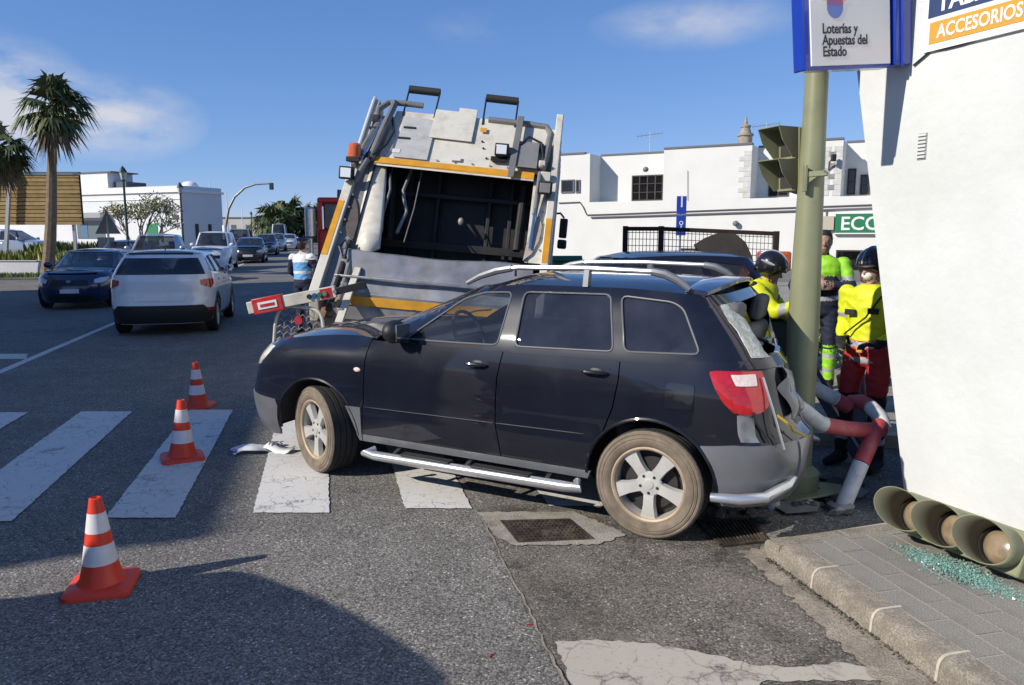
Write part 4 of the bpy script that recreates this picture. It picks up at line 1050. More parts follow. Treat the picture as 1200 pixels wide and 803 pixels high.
# ================================================================== the other cars
def spec(L=4.1, W=1.76, H=1.52, wb=2.56, fo=.80, sill=.24, wr=.315, hood=.98, belt0=.98, belt1=1.06, cowl=.78, head=.02, rtop=-1.70, rbot=-1.98, kick=.13, **kw):
    """generic hatchback / estate / van outline from a few sizes"""
    hw = W / 2; axf = wb / 2; axr = -wb / 2; xf = axf + fo; xr = xf - L
    zt = H - .075; b = pchip([(xr - .2, belt1), (axr, lerp(belt0, belt1, .8)), (cowl, belt0), (xf + .3, belt0)])
    sp = dict(
        W=[(sill - .08, hw * .92), (sill + .05, hw * .955), (.45, hw * .985), (.62, hw), (.85, hw * .998), (belt0, hw * .975), (belt1 + .08, hw * .945)],
        XF=[(.12, xf - .13), (.25, xf - .05), (.42, xf), (.55, xf), (.66, xf - .03), (.78, xf - .10), (hood - .08, xf - .22), (hood + .1, xf - .38)],
        XR=[(.15, xr + .10), (.30, xr + .03), (.50, xr), (.62, xr + .01), (.70, xr + .045), (.9, xr + .07), (belt1, rbot - .02), (belt1 + .12, rbot + .06)],
        x1=axf - .12, x2=axr - .12, nf=2.6, nr=3.4,
        Wg=[(belt0 - .08, hw * .985), (belt0, hw * .975), (belt1, hw * .955), (lerp(belt1, zt, .5), hw * .86), (zt, hw * .745), (zt + .06, hw * .70)],
        XFg=[(belt0 - .08, cowl + .42), (belt0 + .03, cowl + .22), (lerp(belt0, zt, .5), lerp(cowl + .2, head, .5) + .03), (zt, head + .06), (zt + .05, head)],
        XRg=[(belt0 - .05, rbot - .03), (belt1, rbot), (lerp(belt1, zt, .5), lerp(rbot, rtop, .45) - .02), (zt, rtop), (zt + .05, rtop + .05)],
        x1g=-.45 if cowl > .4 else cowl - 1.2, x2g=rtop + .45, nfg=3.6, nrg=4.5, cg=.80, c0=.80,
        top=[(xr - .1, belt1), (axr, lerp(belt0, belt1, .8)), (cowl - .3, belt0 + .005), (cowl, belt0 + .01), (axf * .6 + cowl * .4, belt0 - .005), (xf - .40, hood - .06), (xf - .22, hood - .12), (xf, hood - .2)],
        topmax=9, roof=[(rtop - .2, zt - .02), (rtop + .2, zt), (lerp(rtop, head, .5), zt + .02), (head - .1, zt - .005), (head + .2, zt - .02)],
        cowl=cowl, sill=sill, belt=b, arch_r=wr + .06, axf=axf, axr=axr, axz=wr, front_low=.16, rear_low=.22, front_top=hood - .12, rear_top=belt1 - .01,
        door_low=sill + .05, gz0=belt0 - .005, gz1=zt - .02, xf=xf, xr=xr, track=W - .22, wheel_r=wr, wheel_w=.20, h=.10, shoulder=.12, roof_crown=.05, crown=.05, rear_seats=True, mirror=(cowl - .18, belt0 + .06))
    d0, d1, d2 = cowl + .06, lerp(cowl, axr, .49), axr + .28
    zz = lambda x, t: (x, lerp(sill + .05, b(x), t))
    wr_ = wr + .06; x2 = axr + wr_ * .72; za = wr + math.sqrt(wr_ ** 2 - (x2 - axr) ** 2)
    sp['doors'] = [[zz(d0, 0), zz(d0, .5), (d0 - .03, b(d0))], [zz(d1, 0), zz(d1 - .01, .5), (d1 - .03, b(d1))], [(x2, za), (x2 - .06, lerp(za, b(x2), .5)), (x2 - .08, b(x2))]]
    sp['handle_pos'] = [(d1 + .16, lerp(belt0, belt1, .4) - .12), (x2 + .10, lerp(belt0, belt1, .7) - .12)]
    e_ = .035; A = lambda z: sp['x1g'] + (pchip(sp['XFg'])(z) - sp['x1g']) * .72; z1 = zt - .05
    sp['windows'] = [[(A(belt0 + e_) - .0, belt0 + e_), (d1 + .03, b(d1) + e_), (d1 - .0, z1), (A(z1) - .03, z1 - .01)], [(d1 - .07, b(d1) + e_), (x2 - .02, b(x2) + e_), (x2 + .08, z1), (d1 - .09, z1)]]
    D = lambda z: sp['x2g'] + (pchip(sp['XRg'])(z) - sp['x2g']) * .62
    if kw.pop('third', True): sp['windows'].append([(x2 - .10, b(x2) + e_), (D(belt1 + .06) + .02, belt1 + e_ + .02), (D(z1) + .06, z1 - .05), (x2 + .0, z1)])
    sp.update(kw); return sp
def plate(e, sh, which, z, txt=True, w=.27, parent=None):
    p = skin(e, sh, which, [(-w, z - .055), (w, z - .055), (w, z + .055), (-w, z + .055)], PLATE, 'number_plate', .022, .2, .012)
    return p
def lamps_front(e, sh, z0, z1, p0=.48, p1=1.02, m=None):
    for sg in (1, -1): skin(e, sh, 'front', [(sg * p0, z0), (sg * (p0 + .3), z0 + .01), (sg * p1, lerp(z0, z1, .45)), (sg * (p1 + .06), z1), (sg * (p0 + .2), z1 - .01), (sg * p0, lerp(z0, z1, .6))], m or LENSC, 'headlight', .010, .08, .03, smoothp=.02)
def lamps_rear(e, sh, z0, z1, p0=.55, p1=1.22):
    for sg in (1, -1): skin(e, sh, 'rear', [(sg * p0, lerp(z0, z1, .4)), (sg * p0, z1 - .02), (sg * lerp(p0, p1, .6), z1), (sg * p1, z1 - .015), (sg * (p1 - .06), lerp(z0, z1, .4)), (sg * lerp(p0, p1, .55), z0)], LENSR, 'tail_light', .012, .06, .03, smoothp=.02)
ROADF = math.atan2(.969, -.2474); ROADB = ROADF + math.pi
WHITE = mat('white_paint', (0.72, 0.73, 0.74), 0.25, coat=1.0, var=0.04, dirt=(0.45, 0.43, 0.40), dirt_amt=0.15)
BLUEP = mat('navy_paint', (0.012, 0.020, 0.065), 0.25, coat=1.0, var=0.1)
SILVP = mat('silver_paint', (0.42, 0.45, 0.50), 0.28, 0.6, coat=1.0, var=0.05)
BLKP = mat('black_paint', (0.012, 0.013, 0.016), 0.25, coat=1.0)
GREYP = mat('grey_paint', (0.13, 0.14, 0.16), 0.3, 0.4, coat=1.0)
MARO = mat('maroon_paint', (0.11, 0.012, 0.018), 0.3, coat=1.0)
CARBLUE = mat('mid_blue_paint', (0.03, 0.07, 0.18), 0.3, coat=1.0)
# white hatchback driving away, black roof
sp = spec(L=4.14, W=1.79, H=1.56, wb=2.566, fo=.78, sill=.26, wr=.325, hood=1.02, belt0=1.02, belt1=1.12, cowl=.74, head=-.02, rtop=-1.62, rbot=-1.93, roof_mat=BLKP, win_mats=[GLASSD] * 3, rg_w=.95, sill_mat=BLACKP, h=.07, mirror_mat=WHITE)
e, sh = build_car('hatchback', sp, (-6.86, 15.5, 0), ROADF, 'white hatchback with black roof driving away, nearest car on the left', 'car', WHITE)
lamps_rear(e, sh, .86, 1.03, .70, 1.40)
skin(e, sh, 'rear', [(-.62, .80), (.62, .80), (.60, .99), (-.60, .99)], mat('shaded_white', (.62, .63, .64), .3, coat=1.0), 'tailgate_panel', .004, .1, .01)  # white paint greyed for the shade on the rear
P = [(-1.25, .23), (1.25, .23), (1.25, .50), (.9, .50), (.75, .56), (-.75, .56), (-.9, .50), (-1.25, .50)]
bp = skin(e, sh, 'rear', P, BLACKP, 'rear_bumper', .012, .07, .03)
for sg in (1, -1): skin(e, sh, 'rear', [(sg * .95, .44), (sg * 1.23, .44), (sg * 1.25, .495), (sg * .95, .49)], LENSR, 'reflector', .016, .08, .01)
skin(e, sh, 'rear', [(-.28, .64), (.28, .64), (.28, .75), (-.28, .75)], PLATE, 'number_plate', .012, .2, .01)
for s_, sg in (('sl', 1), ('sr', -1)):
    for ax in (sp['axf'], sp['axr']):
        r0, r1 = sp['arch_r'] - .0, sp['arch_r'] + .055; n = 16
        poly = [(ax + r1 * math.cos(t), sp['axz'] + r1 * math.sin(t)) for t in lin(0.05, math.pi - .05, n)] + [(ax + r0 * math.cos(t), sp['axz'] + r0 * math.sin(t)) for t in lin(math.pi - .05, 0.05, n)]
        skin(e, sh, s_, poly, BLACKP, 'arch_cladding', .008, .08, .015)
mb = MB(); mb.tube([sh.grear(.02)(0, 1.455) + Vector((.05, -.55 + 1.1 * t, .03)) for t in lin(0, 1, 6)], .02, 8); mb.build('spoiler', BLKP, e)
mb = MB(); mb.cyl((-1.2, 0, 1.53), (-1.35, 0, 1.62), .012, .006, 8); mb.build('aerial', BLKP, e)
lamps_front(e, sh, .72, .84)
# dark blue car coming towards the camera
sp = spec(L=4.0, W=1.72, H=1.46, wb=2.50, fo=.82, sill=.22, wr=.30, hood=.96, belt0=.94, belt1=1.0, cowl=.80, head=.0, win_mats=[GLASS] * 3, h=.08)
e, sh = build_car('oncoming_car', sp, (-11.30, 20.3, ground_z(20)), ROADB, 'dark blue car facing the camera beside the white hatchback', 'car', BLUEP)
lamps_front(e, sh, .64, .78, .55, 1.02, mat('pale_headlight', (.62, .66, .70), .12, coat=1.0))
skin(e, sh, 'front', [(-.42, .58), (.42, .58), (.36, .72), (-.36, .72)], BLACKP, 'grille', .008, .08)
skin(e, sh, 'front', [(-.6, .20), (.6, .20), (.55, .34), (-.55, .34)], BLACKP, 'lower_grille', .008, .08)
skin(e, sh, 'front', [(-.16, .40), (.16, .40), (.16, .50), (-.16, .50)], PLATE, 'number_plate', .016, .1)
mb = MB(); p = sh.front(.03)(0, .65)
mb.tube([p + Vector((0, -.05, .04)), p + Vector((0, 0, .0)), p + Vector((0, .05, .04))], .012, 6); mb.tube([p + Vector((0, -.05, .04)), p + Vector((0, .0, .055)), p + Vector((0, .05, .04))], .012, 6); mb.build('emblem', CHROME, e)
lamps_rear(e, sh, .75, .95)
# silver pickup
sp = spec(L=5.2, W=1.84, H=1.80, wb=3.1, fo=.92, sill=.40, wr=.37, hood=1.16, belt0=1.16, belt1=1.20, cowl=.86, head=.22, rtop=-.85, rbot=-1.05, third=False, deck=-.98, deck_name='load_cover', win_mats=[GLASSD] * 2, h=.10)
sp['x2g'] = -.6; sp['x1g'] = -.2
sp['windows'] = [[(.52, 1.22), (-.05, 1.22), (-.05, 1.66), (.02, 1.66)], [(-.13, 1.22), (-.72, 1.23), (-.66, 1.66), (-.13, 1.66)]]
sp['doors'] = [[(.92, .45), (.90, .8), (.88, 1.16)], [(-.09, .45), (-.09, .8), (-.09, 1.16)], [(-.78, .45), (-.80, .8), (-.80, 1.18)]]
sp['handle_pos'] = [(.05, 1.04), (-.62, 1.05)]
e, sh = build_car('pickup', sp, (-13.35, 28.6, ground_z(28.6)), ROADB, 'silver pickup in the queue right behind the dark blue car', 'pickup', SILVP, detail=False)
lamps_front(e, sh, .82, .97); skin(e, sh, 'front', [(-.45, .62), (.45, .62), (.45, .95), (-.45, .95)], BLACKP, 'grille', .008, .1)
# white van
sp = spec(L=4.4, W=1.83, H=1.86, wb=2.8, fo=.85, sill=.26, wr=.32, hood=1.10, belt0=1.10, belt1=1.14, cowl=1.0, head=.35, rtop=-2.08, rbot=-2.14, third=False, win_mats=[GLASSD] * 2, h=.10)
VANW = mat('van_white', (.78, .80, .82), .3, coat=.6)
e, sh = build_car('white_van', sp, (-14.7, 37.4, ground_z(37.4)), ROADB, 'white panel van in the queue behind the silver pickup', 'van', VANW, detail=False)
lamps_front(e, sh, .72, .92); skin(e, sh, 'front', [(-.45, .58), (.45, .58), (.45, .72), (-.45, .72)], BLACKP, 'grille', .008, .1); skin(e, sh, 'front', [(-.17, .40), (.17, .40), (.17, .50), (-.17, .50)], PLATE, 'number_plate', .016, .1)
# black car, then the tail of the queue
def queue_car(name, label, paint, u, D, H=1.5, W=1.76, van=False, bw=False, cat='car'):
    sp = spec(L=4.2, W=W, H=H, wb=2.6, fo=.82, sill=.22, wr=.31, hood=1.0, belt0=.98, belt1=1.04, cowl=.80, h=.14, win_mats=[GLASSD] * 3) if not van else spec(L=5.2, W=1.95, H=H, wb=3.2, fo=.9, sill=.28, wr=.34, hood=1.2, belt0=1.2, belt1=1.22, cowl=1.25, head=.6, rtop=-2.9, rbot=-2.95, third=False, h=.16, win_mats=[GLASSD] * 2)
    x = (u - 600) / F_PX * D
    e, sh = build_car(name, sp, (x, D + 1.3, ground_z(D)), ROADB if not bw else ROADF, label, cat, paint, 'cars waiting in the street', detail=False)
    lamps_front(e, sh, sp['front_top'] - .26, sp['front_top'] - .10, m=mat('pale_headlight', (.62, .66, .70), .12, coat=1.0))
    skin(e, sh, 'front', [(-.4, .55), (.4, .55), (.4, .68), (-.4, .68)], BLACKP, 'grille', .008, .15); skin(e, sh, 'front', [(-.22, .38), (.22, .38), (.22, .50), (-.22, .50)], PLATE, 'number_plate', .016, .2)
    return e
queue_car('black_car', 'black car facing the camera behind the white van', BLKP, 287, 44)
queue_car('distant_blue_car', 'bluish grey car third back behind the black car', GREYP, 308, 57, 1.62)
queue_car('distant_silver_car', 'pale silver car farther back in the queue before the white box van', SILVP, 321, 68, 1.6)
queue_car('distant_white_car', 'small white car at the far right of the queue near the red cab', WHITE, 336, 74, 1.5)
queue_car('distant_van', 'tall white van standing above the far end of the queue', VANW, 326, 92, 2.6, van=True, cat='van')
queue_car('maroon_van', 'maroon van half hidden behind the black car', MARO, 277, 62, 2.0, van=True, cat='van')
# parked cars on the left, a dark car behind the SUV and an unseen van added to shade the foreground
sp = spec(L=4.9, W=1.8, H=1.72, wb=2.95, fo=.85, sill=.34, wr=.35, hood=1.12, belt0=1.1, belt1=1.14, cowl=.86, head=.1, h=.10, win_mats=[GLASSD] * 3)
e, sh = build_car('parked_silver_car', sp, (-25.9, 39.5, ground_z(39.5) + .25), R(2), 'silver car parked sideways under the slatted billboard', 'car', SILVP, detail=False)
sp = spec(L=4.2, W=1.76, H=1.5, wb=2.6, h=.12, win_mats=[GLASSD] * 3)
e, sh = build_car('parked_dark_car', sp, (-17.2, 33.5, ground_z(33)), ROADB, 'dark car half hidden between hedge and silver pickup', 'car', GREYP, detail=False)
sp = spec(L=4.3, W=1.80, H=1.62, wb=2.62, sill=.26, wr=.33, hood=1.02, belt0=1.04, belt1=1.12, h=.10, win_mats=[GLASSD] * 3)
e, sh = build_car('parked_navy_car', sp, (1.28, 9.9, 0), R(187), 'navy car whose roof shows just beyond the crashed SUV', 'car', mat('deep_navy_paint', (0.007, 0.010, 0.026), 0.3, coat=.7), detail=False)
sp = spec(L=5.0, W=2.35, H=1.98, wb=3.0, fo=.9, sill=.28, wr=.34, hood=1.2, belt0=1.2, belt1=1.22, cowl=1.25, head=.55, rtop=-2.7, rbot=-2.76, third=False, h=.14, win_mats=[GLASSD] * 2)
VAN_POS = Vector((-5.32, -.13, 0))
e, sh = build_car('shade_van', sp, VAN_POS, R(231), 'grey van parked to the left of the viewer, shading the road', 'van', GREYP, detail=False)
# ================================================================== refuse truck leaning to the right
T_WHITE = mat('truck_cream', (0.66, 0.63, 0.54), 0.45, var=0.10, scale=3, dirt=(0.27, 0.22, 0.16), dirt_amt=0.7, dirt_scale=3.0, bump=.02, bscale=6)
T_GREY = mat('truck_grey_steel', (0.27, 0.265, 0.25), 0.5, 0.3, var=0.2, scale=5, dirt=(0.15, 0.12, 0.095), dirt_amt=0.5, dirt_scale=5)
T_TUBE = mat('truck_grey_tube', (0.20, 0.195, 0.185), 0.5, 0.2, var=0.1, dirt=(0.14, 0.12, 0.10), dirt_amt=.4)
T_DARK = mat('hopper_black', (0.018, 0.018, 0.021), 0.6, 0.2, var=0.4, scale=4, dirt=(0.045, 0.04, 0.035), dirt_amt=0.6, dirt_scale=4)
T_SILL = mat('scuffed_steel', (0.34, 0.34, 0.345), 0.40, 0.6, var=0.25, scale=5, dirt=(0.13, 0.125, 0.12), dirt_amt=0.75, dirt_scale=3.2, bump=.12, bscale=9)
T_YEL = mat('amber_stripe', (0.62, 0.29, 0.015), 0.5, var=0.15, scale=6, dirt=(0.35, 0.22, 0.09), dirt_amt=0.35)
T_BROWN = mat('brown_pad', (0.085, 0.07, 0.062), 0.8, var=0.2, scale=9)
T_TAUPE = mat('taupe_pad', (0.36, 0.31, 0.27), 0.8, var=0.15, scale=9)
T_ORANGE = mat('beacon_orange', (0.60, 0.11, 0.015), 0.25, coat=.8, var=.2, scale=30)
T_RED = mat('truck_red', (0.48, 0.022, 0.02), 0.4, var=.1, dirt=(.3, .2, .18), dirt_amt=.2)
T_RUST = mat('rusty_steel', (0.20, 0.11, 0.055), 0.8, var=0.4, scale=10)
SIGNP = mat('sticker_white', (.6, .6, .58), .6); GBINP = mat('sticker_green', (.04, .22, .08), .6)
LAMPW = mat('lamp_glass', (0.80, 0.82, 0.85), 0.15, coat=1.0)
trk = empty('refuse_truck', (-0.90, 9.9, 0.0), rot=(0, 0, 0), label='white refuse truck seen from behind with open black hopper, leaning right', cat='truck')
trk.rotation_mode = 'QUATERNION'
trk.rotation_quaternion = (Matrix.Rotation(R(-3.5), 3, 'Z') @ Matrix.Rotation(R(5.0), 3, 'Y')).to_quaternion()
def TY(z): return .3 - .93 * (3.48 - z)
def tp(x, z, o=0.0): return Vector((x, TY(z) + o, z))          # a point on the sloping tailgate plane; o>0 is deeper
def tplate(name, poly, m, o=0.0, t=.02, parent=trk, bevel=0.004):
    """plate lying in the tailgate plane, poly in (x, z)"""
    n = len(poly); vs = [tp(x, z, o) for x, z in poly] + [tp(x, z, o + t) for x, z in poly]
    return fix_normals(mesh_obj(name, vs, [tuple(range(n)), tuple(reversed(range(n, 2 * n)))] + [(i, n + i, n + (i + 1) % n, (i + 1) % n) for i in range(n)], m, parent, bevel=bevel))
def tbox(name, c, d, m, parent=trk, bevel=.008, rot=None): mb = MB(); mb.box(c, d, rot); return mb.build(name, m, parent, bevel=bevel)
def ttube(name, pts, r, m, parent=trk, n=10): mb = MB(); mb.tube(pts, r, n); return mb.build(name, m, parent)
# tailgate side walls, profile in (y, z)
prof = [(.55, 3.40), (.32, 3.50), (TY(3.0), 3.0), (TY(2.1), 2.1), (TY(1.1), 1.1), (-1.80, .78), (-1.45, .60), (.55, .60)]
for x0, x1_ in ((-1.28, -1.17), (1.17, 1.26)):
    n = len(prof); vs = [(x0, y, z) for y, z in prof] + [(x1_, y, z) for y, z in prof]
    fix_normals(mesh_obj('tailgate_side', vs, [tuple(range(n)), tuple(reversed(range(n, 2 * n)))] + [(i, n + i, n + (i + 1) % n, (i + 1) % n) for i in range(n)], T_WHITE, trk, bevel=.01))
# reflective stripes on the two wing edges
tplate('wing_stripe', [(-1.275, 2.12), (-1.205, 2.12), (-1.205, 1.50), (-1.275, 1.50)], T_YEL, -.006, .004, bevel=0)
tplate('wing_stripe', [(1.18, 2.12), (1.25, 2.12), (1.25, 1.62), (1.18, 1.62)], T_YEL, -.006, .004, bevel=0)
# inner wing plates
tplate('wing_plate', [(-1.17, 2.60), (-.99, 2.60), (-.72, 1.60), (-.86, 1.10), (-1.17, 1.10)], T_GREY, .10, .03)
tplate('wing_plate', [(.98, 2.60), (1.17, 2.60), (1.17, 1.60), (.99, 1.60)], T_WHITE, .06, .03)
tplate('oval_pad', [(-1.09 + .085 * math.cos(t) - .09 * math.sin(t) , 1.95 + .27 * math.sin(t)) for t in lin(0, 2 * math.pi, 20)[:-1]], T_BROWN, .065, .03)
tplate('leaf_pad', [(1.10, 2.14), (1.145, 2.02), (1.13, 1.86), (1.06, 1.70), (.97, 1.62), (.99, 1.82), (1.03, 2.02), (1.06, 2.12)], T_TAUPE, .02, .035)
# curved cream cover inside the left edge of the opening
vs = []; fs = []; K = 10
for j, (xa, xb, z) in enumerate(((-1.06, -.86, 2.60), (-1.05, -.80, 2.35), (-1.03, -.74, 2.05), (-1.00, -.69, 1.80), (-.97, -.66, 1.60))):
    for k in range(K + 1):
        t = k / K; vs.append(tp(lerp(xa, xb, t), z - .05 * math.sin(math.pi * t) * (j == 4), .14 - .09 * math.sin(math.pi * t * .8)))
for j in range(4):
    for k in range(K): fs.append((j * (K + 1) + k, j * (K + 1) + k + 1, (j + 1) * (K + 1) + k + 1, (j + 1) * (K + 1) + k))
o = mesh_obj('curved_cover', vs, fs, T_WHITE, trk); sm = o.modifiers.new('thick', 'SOLIDIFY'); sm.thickness = .02
# dark hopper: back plate, roof, inner walls, floor and ribs
DZ = 1.15
def dark_plate(name, pts, m=T_DARK): return mesh_obj(name, pts, [tuple(range(len(pts)))], m, trk, flat=True)
b_t, b_b = Vector((0, .55, 2.75)), Vector((0, -.35, 1.15))
tbox('packer_plate', (.06, .05, 1.9), (1.95, .05, 1.75), T_DARK, rot=Matrix.Rotation(R(-12), 3, 'X'))
mb = MB(); mb.add([(-1.0, -.55, 2.62), (1.0, -.55, 2.60), (1.0, .5, 2.70), (-1.0, .5, 2.70)], [(0, 1, 2, 3)]); mb.build('hopper_roof', T_DARK, trk, flat=True)
for x in (-.98, 1.02):
    n = 5; P = [(-.50, 2.65), (-1.40, 1.60), (-1.80, 1.20), (.4, .9), (.4, 2.7)]
    mesh_obj('hopper_wall', [(x, y, z) for y, z in P], [tuple(range(5))], T_DARK, trk, flat=True)
for x in (-.62, -.25, .42, .70): tbox('packer_rib', (x, -.06 - .0, 1.95), (.05, .07, 1.45), T_DARK, rot=Matrix.Rotation(R(-12), 3, 'X'))
tbox('packer_crossbar', (.05, -.22, 1.66), (1.9, .07, .10), T_DARK); tbox('packer_crossbar', (.05, -.02, 2.30), (1.9, .06, .06), T_DARK)
ttube('hopper_cable', [tp(-.43, 2.60, .2), tp(-.44, 2.1, .35), tp(-.43, 1.70, .2)], .008, T_TUBE); ttube('hopper_ram', [(-.80, -.25, 2.5), (-.74, -.55, 1.7)], .05, T_DARK); ttube('hopper_ram', [(.86, -.2, 2.5), (.84, -.5, 1.7)], .05, T_DARK)
ttube('hopper_hose', [tp(-.80, 2.5, .15), tp(-.72, 2.3, .05), tp(-.76, 2.0, .2), tp(-.70, 1.8, .12)], .016, T_TUBE)
mb = MB(); mb.sphere((.10, -.28, 2.0), (.04, .03, .05)); mb.build('plate_bolt', T_GREY, trk)
# curved hopper sill with amber band
sill = [(-1.15, 1.30), (-1.42, 1.52), (-1.50, 1.585), (-1.545, 1.575), (-1.60, 1.50), (-1.68, 1.38), (-1.76, 1.25), (-1.80, 1.12)]
vs = []; fs = []; NX = 24
for i in range(NX + 1):
    x = lerp(-1.05, 1.10, i / NX)
    for (y, z) in sill:
        w = noise.noise(Vector((x * 2.2, z * 3, 1))) * .025; vs.append((x, y + w, z + w * .6 - .03 * math.exp(-((x + .1) / .5) ** 2) * (z > 1.45)))
n = len(sill)
for i in range(NX):
    for k in range(n - 1): fs.append((i * n + k, i * n + k + 1, (i + 1) * n + k + 1, (i + 1) * n + k))
fix_normals(mesh_obj('hopper_sill', vs, fs, T_SILL, trk))
tbox('sill_ledge', (.02, -1.80, 1.30), (2.1, .05, .03), T_SILL)
tbox('sill_panel', (.02, -1.77, .98), (2.12, .06, .30), T_SILL); tbox('amber_band', (.02, -1.812, 1.045), (2.10, .02, .095), T_YEL, bevel=.002)
tbox('lower_panel', (.0, -1.70, .72), (2.3, .08, .22), T_GREY)
# upper white panel, its plates and the amber band
tplate('upper_panel', [(-.98, 2.68), (1.10, 2.64), (1.12, 3.20), (.95, 3.34), (-.92, 3.36)], T_WHITE, .03, .08, bevel=.01)
tplate('cover_plate', [(-.40, 3.02), (.14, 3.00), (.14, 3.46), (-.10, 3.47), (-.10, 3.41), (-.40, 3.42)], T_WHITE, -.02, .05)
tplate('cover_plate', [(-.80, 2.72), (-.36, 2.71), (-.36, 3.26), (-.78, 3.28)], mat('truck_pale_grey', (.44, .44, .42), .5, var=.1, dirt=(.25, .22, .2), dirt_amt=.4), -.005, .035)
tplate('service_box', [(.72, 2.72), (1.0, 2.71), (1.0, 3.05), (.72, 3.06)], T_GREY, -.10, .12)
tplate('black_recess', [(.46, 2.84), (.70, 2.83), (.70, 2.97), (.46, 2.98)], BLACKP, .0, .04)
tplate('amber_band', [(-.99, 2.615), (.98, 2.575), (.98, 2.66), (-.99, 2.70)], T_YEL, -.035, .06, bevel=.003)
tplate('white_lip', [(-.99, 2.59), (.98, 2.55), (.98, 2.573), (-.99, 2.613)], T_WHITE, -.035, .06, bevel=.003)
for x, z in ((-.70, 2.98), (-.66, 3.13)): tplate('grab_slot', [(x - .10, z - .012), (x + .06, z - .012), (x + .06, z + .012), (x - .10, z + .012)], BLACKP, -.02, .03)
for x, z in ((.30, 2.93), (.36, 2.80), (.02, 3.36), (.27, 3.02)):
    p = tp(x, z, .02); mb = MB(); mb.cyl(p, p + Vector((0, -.012, .0)), .014, .014, 10); mb.build('bolt_head', HUBK, trk)
# tubular frames
ttube('frame_tube', [tp(-1.24, 2.72, -.02), tp(-1.24, 3.1, -.02), tp(-1.24, 3.52, -.02)], .022, mat('white_tube', (.6, .6, .6), .4, .2), n=8)
ttube('frame_tube', [tp(-1.04, 2.66, -.06), tp(-1.0, 3.0, -.08), tp(-.95, 3.42, -.06), tp(-.98, 3.47, .02)], .045, T_TUBE)
ttube('frame_tube', [tp(-1.12, 3.15, .0), tp(-1.16, 3.35, .02), tp(-1.06, 3.47, .04), tp(-.90, 3.48, .05), tp(-.60, 3.47, .06)], .038, T_TUBE)
ttube('lift_arm', [tp(-1.22, 2.55, -.05), tp(-1.16, 2.85, -.06), tp(-1.10, 3.15, .0)], .035, T_TUBE); ttube('lift_ram', [tp(-1.14, 2.6, -.10), tp(-1.05, 3.2, -.04)], .022, CHROME); ttube('lift_ram', [tp(-1.09, 2.62, -.04), tp(-1.13, 3.2, .02)], .026, T_DARK)
ttube('tail_hose', [tp(-1.06, 2.64, -.1), tp(-1.10, 2.48, -.12), tp(-1.13, 2.36, -.06)], .032, T_TUBE)
tbox('ram_bracket', tp(-1.11, 2.68, -.06), (.16, .10, .04), T_DARK); tbox('ram_bracket', tp(-1.10, 3.08, -.03), (.18, .08, .03), T_DARK)
ttube('cross_tube', [tp(.30, 3.33, .02), tp(.85, 3.31, .02), tp(1.06, 3.29, .03), tp(1.12, 3.20, .03), tp(1.09, 2.85, -.03), tp(1.06, 2.70, -.05)], .045, T_TUBE)
tplate('strap', [(.66, 2.58), (.74, 2.58), (.76, 3.40), (.68, 3.40)], T_TUBE, -.13, .05)
for x, z, sx_ in ((1.12, 2.62, .12), (1.06, 2.76, .08)): tbox('valve_block', tp(x, z, -.05), (sx_, .10, .11), T_WHITE)
for k in range(9):
    p = tp(-.90 + k * .22, 2.73 - .004 * k, .02); mb = MB(); mb.cyl(p, p + Vector((0, -.014, 0)), .012, .012, 8); mb.build('rivet', T_GREY, trk)
for k in range(6):
    for x in (-1.145, 1.145):
        p = tp(x, 1.75 + k * .15, .05); mb = MB(); mb.cyl(p, p + Vector((0, -.018, 0)), .013, .013, 8); mb.build('rivet', T_GREY, trk)
ttube('hydraulic_hose', [tp(.76, 3.0, -.10), tp(.86, 3.12, -.12), tp(1.02, 3.05, -.10), tp(1.07, 2.85, -.08), tp(1.02, 2.70, -.06)], .016, BLACKP, n=7)
ttube('hydraulic_hose', [tp(-1.02, 2.70, -.1), tp(-.90, 2.86, -.06), tp(-.86, 3.05, -.03), tp(-.94, 3.25, -.02)], .015, BLACKP, n=7)
ttube('hydraulic_hose', [tp(-.58, 2.60, .3), tp(-.60, 2.3, .22), tp(-.52, 2.05, .34), tp(-.56, 1.8, .3)], .022, T_GREY, n=7)
ttube('lift_ram', [tp(1.05, 2.66, -.10), tp(1.04, 2.15, -.02)], .028, T_TUBE); ttube('lift_ram', [tp(1.045, 2.30, -.05), tp(1.03, 1.75, .0)], .018, CHROME)
for x, z, w_, h_, m_ in ((-.72, 2.80, .10, .05, SIGNP), (.05, 2.76, .14, .05, SIGNP), (.30, 3.18, .08, .06, T_YEL), (1.20, 2.40, .05, .08, GBINP)): tplate('sticker', [(x - w_, z - h_ / 2), (x, z - h_ / 2), (x, z + h_ / 2), (x - w_, z + h_ / 2)], m_, -.012 if abs(x) < 1.1 else -.008, .006, bevel=0)
for x, z, w_, h_ in ((.86, 2.86, .12, .16), (1.0, 3.0, .10, .10), (-1.08, 2.95, .10, .12), (-1.14, 3.22, .08, .10), (.52, 2.80, .20, .06)): tplate('shade_box', [(x - w_ / 2, z - h_ / 2), (x + w_ / 2, z - h_ / 2), (x + w_ / 2, z + h_ / 2), (x - w_ / 2, z + h_ / 2)], T_DARK, -.06, .08)  # random dark boxes added in place of dark grey shading
# bumper rollers on wire frames
for (xa, xb, z) in ((-.84, -.42, 3.70), (.21, .64, 3.66)):
    r_ = ttube('roller', [tp(xa, z, .05), tp(xb, z - .015, .05)], .052, mat('roller_rubber', (.02, .02, .022), .75, bump=.3, bscale=60), n=14)
    ttube('roller_frame', [tp(xa, z, .05), tp(xa + .02, z - .40, .02)], .012, BLACKP, n=6); ttube('roller_frame', [tp(xb, z - .015, .05), tp(xb + .01, z - .40, .02)], .012, BLACKP, n=6)
